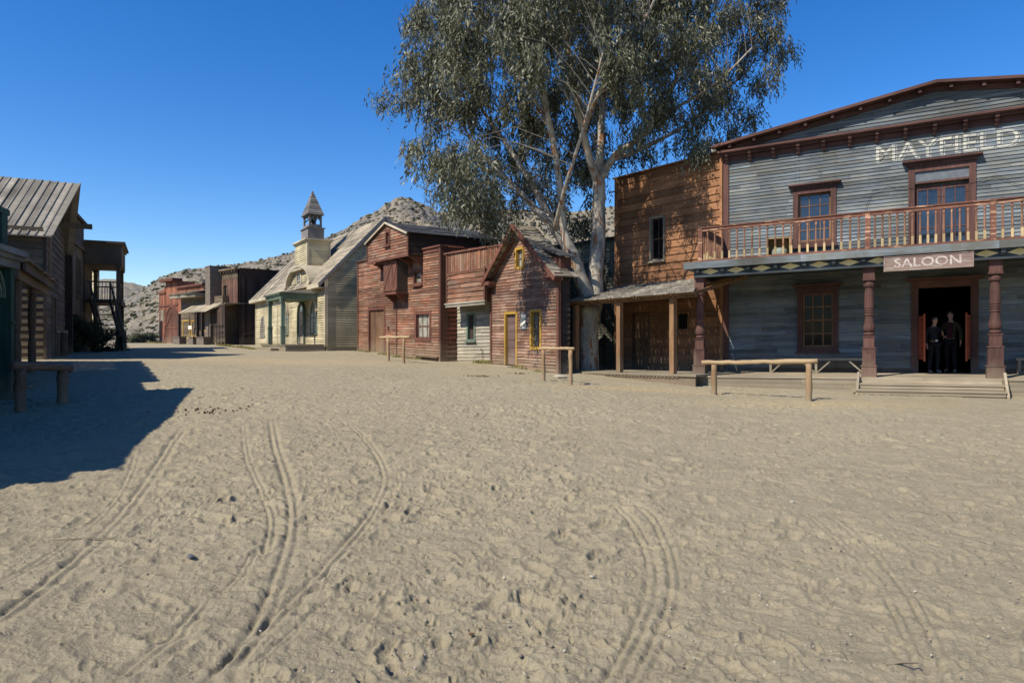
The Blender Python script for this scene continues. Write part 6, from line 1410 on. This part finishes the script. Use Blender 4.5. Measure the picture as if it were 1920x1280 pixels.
def barkmat():
    m, nt, p = newmat('peeling_eucalyptus_bark'); L = nt.links.new; tc = _n(nt, 'ShaderNodeTexCoord')
    mp = _n(nt, 'ShaderNodeMapping'); mp.inputs['Scale'].default_value = (2.2, 2.2, .55); L(tc.outputs['Object'], mp.inputs[0])
    n1 = _n(nt, 'ShaderNodeTexNoise', Scale=1.4, Detail=7.0, Roughness=.6); L(mp.outputs[0], n1.inputs['Vector'])
    c = ramp(nt, n1.outputs[0], [(.30, (.10, .10, .095)), (.42, (.22, .215, .19)), (.56, (.36, .325, .255)), (.72, (.16, .15, .13))])
    n2 = _n(nt, 'ShaderNodeTexNoise', Scale=2.6, Detail=8.0, Roughness=.7); L(mp.outputs[0], n2.inputs['Vector'])
    f = _n(nt, 'ShaderNodeMapRange'); f.inputs[1].default_value = .53; f.inputs[2].default_value = .58; L(n2.outputs[0], f.inputs[0]); c = mixc(nt, f.outputs[0], c, (.20, .10, .05))
    n4 = _n(nt, 'ShaderNodeTexNoise', Scale=5.0, Detail=5.0); L(mp.outputs[0], n4.inputs['Vector']); f2 = _n(nt, 'ShaderNodeMapRange'); f2.inputs[1].default_value = .68; f2.inputs[2].default_value = .71; L(n4.outputs[0], f2.inputs[0]); c = mixc(nt, f2.outputs[0], c, (.05, .035, .03))
    L(c, p.inputs['Base Color']); p.inputs['Roughness'].default_value = .8; p.inputs['Specular IOR Level'].default_value = .2
    b = _n(nt, 'ShaderNodeBump', Strength=.5, Distance=.03); L(n2.outputs[0], b.inputs['Height']); L(b.outputs[0], p.inputs['Normal']); return m
bark = barkmat(); allp = []
for li, lm in enumerate(LIMBS):
    P = [tp3(*q[:3]) for q in lm]; Rd = [q[3] for q in lm]; pts, rad = [], []
    for i in range(len(P) - 1):
        p0, p1, p2, p3 = [P[max(0, min(len(P) - 1, j))] for j in (i - 1, i, i + 1, i + 2)]
        ns = 2 if li == 0 else 4
        for k in range(ns):
            t = k / ns; q = .5 * (2 * p1 + (p2 - p0) * t + (2 * p0 - 5 * p1 + 4 * p2 - p3) * t * t + (3 * p1 - p0 - 3 * p2 + p3) * t ** 3)
            rr_ = Rd[i] * (1 - t) + Rd[i + 1] * t; pts.append(q + Vector((ru(-1, 1), ru(-1, 1), 0)) * rr_ * (.03 if li == 0 else .10)); rad.append(rr_ * (ru(.98, 1.02) if li == 0 else ru(.95, 1.06)))
    pts.append(P[-1]); rad.append(Rd[-1])
    if li == 0: rad[0] *= 1.15
    m = MB(); m.tube(pts, rad, 16 if li in (0, 1, 4) else 9, wob=.03); m.build('trunk' if li == 0 else 'limb', bark, tree, True)
    for i, q in enumerate(pts):
        if li and i > len(pts) * .35: allp.append((q, rad[i]))
POLY = [(716, 190), (716, 160), (745, 120), (762, 85), (752, 45), (775, -30), (850, -160), (1000, -270), (1150, -290), (1300, -240), (1420, -130), (1468, -30), (1486, 60), (1470, 120), (1440, 150), (1432, 200), (1405, 232), (1365, 250), (1335, 290), (1290, 278),
        (1240, 262), (1205, 292), (1190, 262), (1160, 300), (1130, 330), (1118, 400), (1085, 440), (1050, 400), (1010, 385), (985, 350), (962, 385), (935, 418), (905, 405), (875, 385), (845, 395), (838, 355), (805, 355), (800, 318), (768, 300), (775, 255), (765, 225), (740, 205)]
def inpoly(x, y):
    c = False; j = len(POLY) - 1
    for i in range(len(POLY)):
        xi, yi = POLY[i]; xj, yj = POLY[j]
        if (yi > y) != (yj > y) and x < (xj - xi) * (y - yi) / (yj - yi) + xi: c = not c
        j = i
    return c
HOLES = [(1095, 165, 20), (1276, 112, 15), (1292, 178, 24), (1240, 240, 30), (1340, 110, 14), (1365, 195, 14), (1085, 60, 12), (1180, 215, 15), (985, 370, 14), (1010, 310, 12), (820, 255, 10), (1150, 60, 10), (930, 150, 8), (1215, 150, 12), (1320, 235, 14), (1255, 60, 10)]
clumps = []; tries = 0; megas = []
while len(megas) < 188 and tries < 20000:       # boughs first, then hanging tufts within each bough
    tries += 1; px, py = ru(700, 1500), ru(-300, 430)
    if not inpoly(px, py) or any((px - a) ** 2 + (py - b) ** 2 < (c * 1.25) ** 2 for a, b, c in HOLES): continue
    e = min(1, math.hypot((px - 1110) / 390, (py - 60) / 360)); dd_ = 4.4 * math.sqrt(max(.06, 1 - e * e)); D_ = 25.8 + ru(-1, 1) * dd_
    if px < 1060 and py > 180: D_ = 25.0 + ru(-1, 1) * dd_ * .8
    if px < 985 and py > 150: D_ = ru(26.8, 30)
    if 985 < px < 1200 and py > 130: D_ = ru(26.6, 29.5)
    if px > 1200: D_ = max(D_, 24.0)
    if px > 1330: D_ = max(D_, ru(26.3, 28.5))
    if any((px - a) ** 2 + (py - b) ** 2 < (46 if abs(D_ - c) < 2.5 else 26) ** 2 for a, b, c in megas): continue
    if 1000 < px < 1180 and py > 200 and rnd() < .35: continue
    megas.append((px, py, D_))
megas += [(850, 340, 23.0), (880, 300, 23.0), (905, 368, 23.6), (830, 300, 22.6), (930, 388, 24.0), (868, 375, 23.2)]
print('boughs', len(megas))
for px, py, D_ in megas:
    c = tp3(px, py, D_); tone = ru(-.22, .16)
    for _ in range(random.randint(5, 7)):
        q = c + Vector((random.gauss(0, .42), random.gauss(0, .42), random.gauss(0, .36))); qx = (q.x + TX) / (q.y + TY) * F + CX; qy = HY - (q.z + tz - EYE) / (q.y + TY) * F
        if inpoly(qx, qy) and not any((qx - a) ** 2 + (qy - b) ** 2 < c_ * c_ for a, b, c_ in HOLES): clumps.append((q, tone))
m = MB(); ap = np.array([p[:] for p, r_ in allp])
uses = np.zeros(len(ap))
for ci, (q, _t) in enumerate(clumps):                 # twigs reach every clump from the nearest stretch of limb
    if ci % 2: continue
    d = np.linalg.norm(ap - np.array(q[:]), axis=1) + np.maximum(0, ap[:, 2] - q.z) * .8 + uses * .6; j = int(np.argmin(d)); uses[j] += 1; p, r_ = allp[j]
    if d[j] > 6: continue
    mid_ = p.lerp(q, .5) + Vector((ru(-.25, .25), ru(-.25, .25), .25 + .12 * (q - p).length)); r0 = min(r_ * .4, .026)
    m.tube([p, p.lerp(mid_, .5) + Vector((0, 0, .08)), mid_, mid_.lerp(q, .6) + Vector((0, 0, .05)), q], [r0, r0 * .8, r0 * .6, r0 * .4, .006], 5, cap=False)
m.build('branches', plain('twig_bark', (.16, .145, .12), .85, .1), tree, True)
Cs, Ds, Rv = [], [], []
for q, tone in clumps:
    R_ = ru(.27, .44)
    for s_ in range(random.randint(12, 17)):
        o_ = Vector((random.gauss(0, 1), random.gauss(0, 1), random.gauss(0, .7))) * R_ * .6; out = Vector((o_.x, o_.y, 0)) * .35
        p = q + o_; d = Vector((out.x + ru(-.25, .25), out.y + ru(-.25, .25), -.55)); ll = ru(.45, 1.05); nl = random.randint(8, 13)
        for k in range(nl):
            a = k / nl; d2 = d + Vector((0, 0, -.9 * a)); pos = p + d2.normalized() * ll * a + Vector((random.gauss(0, .035), random.gauss(0, .035), 0))
            Cs.append(pos[:]); Ds.append((random.gauss(0, .42) + d.x * .4, random.gauss(0, .42) + d.y * .4, -1 + ru(-.2, .75))); Rv.append(min(1, max(0, .5 + tone + random.gauss(0, .17))))
eleaf = leafmat('eucalyptus_leaves', (.042, .046, .023), (.130, .134, .080), (.30, .29, .20), .18, .5)
print('leaves', len(Cs)); leaves('foliage', np.array(Cs), np.array(Ds), .235, .052, eleaf, tree, np.array(Rv))

# ------------------------------------------------------------------ hills
def hillmat(name, a, b, c):
    m, nt, p = newmat(name); L = nt.links.new; tc = _n(nt, 'ShaderNodeTexCoord')
    n1 = _n(nt, 'ShaderNodeTexNoise', Scale=.05, Detail=8.0, Roughness=.65); L(tc.outputs['Object'], n1.inputs['Vector'])
    n2 = _n(nt, 'ShaderNodeTexNoise', Scale=.75, Detail=8.0, Roughness=.75); L(tc.outputs['Object'], n2.inputs['Vector'])
    cc = ramp(nt, n2.outputs[0], [(.32, a), (.5, b), (.68, c)])
    cc = mixc(nt, .45, cc, ramp(nt, n1.outputs[0], [(.35, (.15, .15, .15)), (.5, (.30, .25, .18)), (.65, (.36, .29, .18))]))
    L(cc, p.inputs['Base Color']); p.inputs['Roughness'].default_value = .95; p.inputs['Specular IOR Level'].default_value = .1
    b_ = _n(nt, 'ShaderNodeBump', Strength=1.0, Distance=.5); L(n2.outputs[0], b_.inputs['Height']); L(b_.outputs[0], p.inputs['Normal']); return m
hm1 = hillmat('scree', (.05, .05, .047), (.145, .135, .112), (.26, .24, .195)); hm2 = hillmat('dry_hillside', (.08, .076, .055), (.17, .155, .115), (.27, .245, .185))
hm3 = hillmat('far_hillside', (.10, .105, .10), (.14, .14, .12), (.18, .175, .14))
SK1 = [(-900, 640), (-300, 610), (100, 590), (200, 580), (240, 562), (262, 548), (285, 533), (300, 521), (340, 509), (400, 500), (445, 496), (480, 489), (545, 478), (600, 453), (640, 432), (680, 406), (712, 391), (720, 384), (736, 375), (750, 369), (765, 372), (788, 382), (812, 395), (840, 412), (880, 432), (960, 470), (1060, 520), (1200, 580), (1400, 622), (1800, 640)]
SK2 = [(-900, 640), (300, 612), (560, 560), (700, 460), (780, 410), (830, 397), (870, 399), (905, 398), (960, 393), (1020, 396), (1080, 395), (1160, 386), (1300, 372), (1500, 380), (1700, 430), (1950, 480), (2400, 560), (3200, 620)]
SK3 = [(-1200, 600), (-300, 560), (60, 540), (150, 530), (200, 524.5), (225, 526), (255, 533), (290, 540), (400, 545), (700, 580), (1000, 620)]
def hill(name, SK, R0, R1, R2, mat, label, amp, res=(220, 760), px0=-500, px1=1900, pw=1.15, base=.6):
    px = np.linspace(px0, px1, res[1]); te = (HY - np.interp(px, [p[0] for p in SK], [p[1] for p in SK])) / F; ta = (px - CX) / F
    te = te + .0012 * fbm(px * .06, px * 0 + 3, 5, 4) * (1 + te * 10)
    s_ = np.concatenate([np.linspace(0, 1, int(res[0] * .72)), np.linspace(1, 2, int(res[0] * .28))[1:]]); Sg, T = np.meshgrid(s_, ta); Sg, T = Sg.T, T.T; E = np.broadcast_to(te, Sg.shape)
    Dp = np.where(Sg <= 1, R0 + (R1 - R0) * Sg, R1 + (R2 - R1) * (Sg - 1)); H = EYE + E * R1; up = np.clip(Sg, 0, 1)
    Z = base - 1 + (H - base + 1) * up ** pw; Z = np.where(Sg > 1, base - 1 + (H - base + 1) * (1 - (Sg - 1) ** 1.3), Z)
    X = T * Dp; Y = Dp; w_ = np.clip(up * 5, 0, 1) * np.clip(H / 8, .2, 1)
    n_ = amp * (1.2 * fbm(X * .06, Y * .06, 1, 3) + .8 * np.abs(fbm(X * .25, Y * .25, 2, 4)) + .45 * fbm(X * .9, Y * .9, 8, 3))
    Z = Z + n_ * w_ * np.where(np.abs(Sg - 1) < .06, .35, 1)
    o = quadmesh(name, X, Y, Z, mat); tag(o, label, kind='structure'); return X, Y, Z
Xh, Yh, Zh = hill('rocky_hill', SK1, 74, 150, 230, hm1, 'steep rocky grey hill rising to a pointed peak behind the church and barn', 1.3)
Xk, Yk, Zk = hill('back_hill', SK2, 160, 250, 380, hm2, 'broader scrubby ridge behind the pointed hill', 1.6, px0=200, px1=2600)
hill('far_hills', SK3, 700, 1150, 1500, hm3, 'bluish low hills on the far left horizon', 6, res=(60, 300), px0=-800, px1=900, base=-5)
def scatter(X, Y, Z, n, smax):
    nr, nc = X.shape; i = np.random.randint(1, int(nr * smax), n); j = np.random.randint(1, nc - 1, n); f, g = np.random.rand(n), np.random.rand(n)
    P = [A[i, j] * (1 - f) * (1 - g) + A[i + 1, j] * f * (1 - g) + A[i, j + 1] * (1 - f) * g + A[i + 1, j + 1] * f * g for A in (X, Y, Z)]; return np.stack(P, 1)
P = scatter(Xh, Yh, Zh, 26000, .73); P = P[(P[:, 2] > 1.5) & (P[:, 0] / P[:, 1] < .2)]; lf = P[:, 0] / P[:, 1] < -.46; P = P[~lf | (np.random.rand(len(P)) < .5)]; rr_ = np.random.lognormal(-1.05, .5, len(P)) * np.where(P[:, 0] / P[:, 1] < -.46, .42, .75)
rockm = varmat('hill_rocks', [(0, (.03, .03, .03)), (.5, (.11, .102, .088)), (1, (.23, .21, .175))]); bushm = varmat('scrub', [(0, (.022, .024, .013)), (.5, (.048, .048, .026)), (1, (.10, .092, .05))])
blobs('boulders', P, np.clip(rr_ * .62, .10, .9), rockm, 'grey boulders and scree covering the pointed hill', .75)
P = scatter(Xh, Yh, Zh, 9000, .75); P = P[(P[:, 2] > 1) & (P[:, 0] / P[:, 1] < .2)]; blobs('scrub', P, np.random.uniform(.15, .5, len(P)), bushm, 'dark low scrub dotted over the pointed hill', .8)
P = scatter(Xk, Yk, Zk, 9000, .73); P = P[P[:, 2] > 10]; blobs('ridge_scrub', P, np.random.uniform(.3, .95, len(P)), bushm, 'dark scrub dotted over the back ridge', .8)
P = scatter(Xk, Yk, Zk, 12000, .73); P = P[P[:, 2] > 10]; blobs('ridge_boulders', P, np.random.uniform(.25, .9, len(P)), rockm, 'pale boulders over the back ridge', .7)

# ------------------------------------------------------------------ two men in the doorway
skinm = plain('skin', (.42, .24, .17), .6, .3, 0, .05); hairm = plain('dark_hair', (.018, .012, .009), .6, .3, 0, .3, 60)
shirtm = plain('black_shirt_cloth', (.018, .018, .022), .9, .1); jackm = plain('dark_olive_jacket_cloth', (.045, .042, .025), .9, .1); trm = plain('black_trousers_cloth', (.014, .014, .017), .9, .1); plumm = plain('plum_shirt_cloth', (.05, .014, .022), .9, .1); bootm = plain('grey_shoe_leather', (.09, .09, .09), .6, .3)
def skinobj(name, V, E, Rd, mat, parent, sub=2, rt=0):
    me = bpy.data.meshes.new(name); me.from_pydata([tuple(v) for v in V], E, []); o = bpy.data.objects.new(name, me); COL.objects.link(o)
    sm = o.modifiers.new('skin', 'SKIN'); sm.use_smooth_shade = True; sm.branch_smoothing = .4
    for i, v in enumerate(me.skin_vertices[0].data): r_ = Rd[i]; v.radius = (r_, r_) if not isinstance(r_, tuple) else r_; v.use_root = (i == rt)
    s2 = o.modifiers.new('s', 'SUBSURF'); s2.levels = sub; s2.render_levels = sub
    bpy.context.view_layer.update(); nm = bpy.data.meshes.new_from_object(o.evaluated_get(bpy.context.evaluated_depsgraph_get())); bpy.data.objects.remove(o)
    nm.materials.clear(); nm.materials.append(mat); o = bpy.data.objects.new(name, nm); COL.objects.link(o); o.parent = parent; nm.polygons.foreach_set('use_smooth', [True] * len(nm.polygons)); return o
def person(loc, rz, H, label, raise_l, raise_r, coat, shirt, tilt=.0, belt=False):
    k = H / 1.78; root = empty('person', loc, rz, label, 'person')
    J = {}; V, E, Rd = [], [], []
    def a(n_, p, r_, par=None):
        J[n_] = len(V); V.append(Vector(p) * k); Rd.append(r_ * k if not isinstance(r_, tuple) else (r_[0] * k, r_[1] * k))
        if par: E.append((J[par], J[n_]))
    # faces -y; x to its own left
    a('pelvis', (0, 0, .96), (.145, .105)); a('waist', (0, 0, 1.10), (.135, .095), 'pelvis'); a('chest', (0, .0, 1.30), (.165, .105), 'waist'); a('top', (0, .01, 1.44), (.10, .075), 'chest'); a('neck', (0, .0, 1.53), .050, 'top')
    a('jaw', (0, -.035 - tilt * .5, 1.60 - tilt * .1), (.062, .070), 'neck'); a('head', (0, -.02 - tilt, 1.69 - tilt * .2), (.084, .104), 'jaw'); a('crown', (0, -.01 - tilt, 1.76 - tilt * .2), (.066, .08), 'head')
    for s, nm, arm in ((1, 'l', raise_l), (-1, 'r', raise_r)):
        a('sh' + nm, (s * .17, .01, 1.42), .062, 'top')
        el, wr, hn = arm; a('el' + nm, (s * el[0], el[1], el[2]), .044, 'sh' + nm); a('wr' + nm, (s * wr[0], wr[1], wr[2]), .028, 'el' + nm)
        w3, h3 = Vector((s * wr[0], wr[1], wr[2])), Vector((s * hn[0], hn[1], hn[2])); d = (h3 - w3).normalized(); sd = d.cross(Vector((s, 0, 0)) if abs(d.x) < .6 else Vector((0, 1, 0))).normalized()
        pm = w3 + d * .075; a('pm' + nm, pm, (.036, .018), 'wr' + nm)
        for fi, (of, ln_) in enumerate(((-.027, .072), (-.009, .082), (.009, .078), (.027, .062))):
            b0 = pm + sd * of + d * .025; cu = Vector((-s * .25, -.25, 0)); a(f'f{nm}{fi}a', b0, .0095, 'pm' + nm); a(f'f{nm}{fi}b', b0 + (d + cu * .2).normalized() * ln_ * .5, .009, f'f{nm}{fi}a'); a(f'f{nm}{fi}c', b0 + (d + cu * .8).normalized() * ln_, .007, f'f{nm}{fi}b')
        a('th' + nm, w3 + d * .045 - sd * .045, .011, 'pm' + nm); a('tt' + nm, w3 + d * .085 - sd * .06, .009, 'th' + nm)
    for s, nm, ky in ((1, 'l', -.05), (-1, 'r', .02)):
        a('hip' + nm, (s * .09, 0, .90), .085, 'pelvis'); a('kn' + nm, (s * .105, ky, .50), .056, 'hip' + nm); a('an' + nm, (s * .11, ky + .05, .09), .038, 'kn' + nm); a('toe' + nm, (s * .13, ky - .11, .035), (.038, .03), 'an' + nm)
    B_r = [r_ if n_ in ('neck', 'jaw', 'head', 'crown') or n_[0] in 'fpt' and n_ not in ('top', 'pelvis') or n_[:2] == 'wr' else ((r_[0] * .72, r_[1] * .72) if isinstance(r_, tuple) else r_ * .72) for n_, r_ in zip(J, Rd)]; skinobj('body', V, E, B_r, skinm, root)
    def sub(names, grow, name, mat, cuts=None):
        idx = {n_: i for i, n_ in enumerate(names)}; E2 = [(idx[x], idx[y]) for (p_, q_) in E for x in [next(n for n in J if J[n] == p_)] for y in [next(n for n in J if J[n] == q_)] if x in idx and y in idx]
        VV = [V[J[n_]].copy() for n_ in names]; RR_ = [(Rd[J[n_]] + grow) if not isinstance(Rd[J[n_]], tuple) else (Rd[J[n_]][0] + grow, Rd[J[n_]][1] + grow) for n_ in names]
        return skinobj(name, VV, E2, RR_, mat, root)
    up = ['chest', 'waist', 'pelvis', 'top', 'shl', 'ell', 'wrl', 'shr', 'elr', 'wrr']
    o1 = sub(up, .016, 'shirt' if not coat else 'jacket', shirt)
    if coat:
        m = MB(); m.prism([(-.05 * k, 1.02 * k), (.05 * k, 1.02 * k), (.075 * k, 1.42 * k), (.0, 1.46 * k), (-.075 * k, 1.42 * k)], -.150 * k, -.105 * k); m.build('shirt_front', plumm, root)
    sub(['pelvis', 'hipl', 'knl', 'anl', 'hipr', 'knr', 'anr'], .018, 'trousers', trm)
    for s, nm in ((1, 'l'), (-1, 'r')):
        p = V[J['an' + nm]]; q = V[J['toe' + nm]]; skinobj('shoe', [p - Vector((0, -.03, .03)) * k, (p + q) / 2 - Vector((0, 0, .015)) * k, q], [(0, 1), (1, 2)], [.052 * k, (.05 * k, .04 * k), (.046 * k, .034 * k)], bootm, root)
    h = V[J['head']]; hb3 = skinobj('hair', [h + Vector((0, .035, -.03)) * k, h + Vector((0, .02, .045)) * k, h + Vector((0, -.05, .085)) * k], [(0, 1), (1, 2)], [(.105 * k, .092 * k), (.112 * k, .112 * k), (.078 * k, .052 * k)], hairm, root)
    m = MB()                                      # face
    for s in (-1, 1):
        m.lathe([(.0, -.007 * k), (.009 * k, 0), (.0, .007 * k)], 0, 0, 8) if False else None
    f = h + Vector((0, -.088, -.005)) * k
    for s in (-1, 1): m.box(f.x + s * .03 * k - .012 * k, f.x + s * .03 * k + .012 * k, f.y - .004 * k, f.y + .01 * k, f.z - .004 * k, f.z + .006 * k)
    for s in (-1, 1): m.box(f.x + s * .03 * k - .018 * k, f.x + s * .03 * k + .018 * k, f.y - .007 * k, f.y + .01 * k, f.z + .016 * k, f.z + .022 * k)
    m.build('eyes_and_brows', hairm, root)
    m = MB(); m.hexa([(f.x - .014 * k, f.y - .022 * k, f.z - .045 * k), (f.x + .014 * k, f.y - .022 * k, f.z - .045 * k), (f.x + .016 * k, f.y + .02 * k, f.z - .04 * k), (f.x - .016 * k, f.y + .02 * k, f.z - .04 * k), (f.x - .006 * k, f.y - .004 * k, f.z + .01 * k), (f.x + .006 * k, f.y - .004 * k, f.z + .01 * k), (f.x + .008 * k, f.y + .02 * k, f.z + .01 * k), (f.x - .008 * k, f.y + .02 * k, f.z + .01 * k)])
    for s in (-1, 1): m.box(f.x + s * .079 * k - .008 * k, f.x + s * .079 * k + .008 * k, f.y + .075 * k, f.y + .105 * k, f.z - .035 * k, f.z + .025 * k)
    m.build('nose_and_ears', skinm, root)
    if belt: m = MB(); m.lathe([(.158 * k, 1.0 * k), (.158 * k, 1.045 * k)], 0, 0, 20); [None for _ in ()]; m.v = [(x, y * .78, z) for x, y, z in m.v]; m.build('belt', M['doorw'], root); m = MB(); m.box(-.03 * k, .03 * k, -.138 * k, -.122 * k, .995 * k, 1.05 * k); m.build('belt_buckle', M['white'], root)
    return root
rel = ((.25, .03, 1.16), (.26, -.04, .92), (.26, -.06, .80)); bent = ((.23, .05, 1.17), (.14, -.22, 1.22), (.09, -.28, 1.28)); hold = ((.27, .06, 1.15), (.16, -.20, 1.06), (.08, -.26, 1.04))
tA, tB = S.t(1751, -.15), S.t(1783, .35)
person(S.world(tA, -.12, .0), S.ang() + .55, 1.70, 'man in black shirt and pale-buckled belt looking down, left in the saloon doorway', bent, rel, False, shirtm, .035, True)
person(S.world(tB, .38, .0), S.ang() - .30, 1.86, 'taller man in open dark olive jacket over plum shirt, right in the saloon doorway', rel, hold, True, jackm, .03)
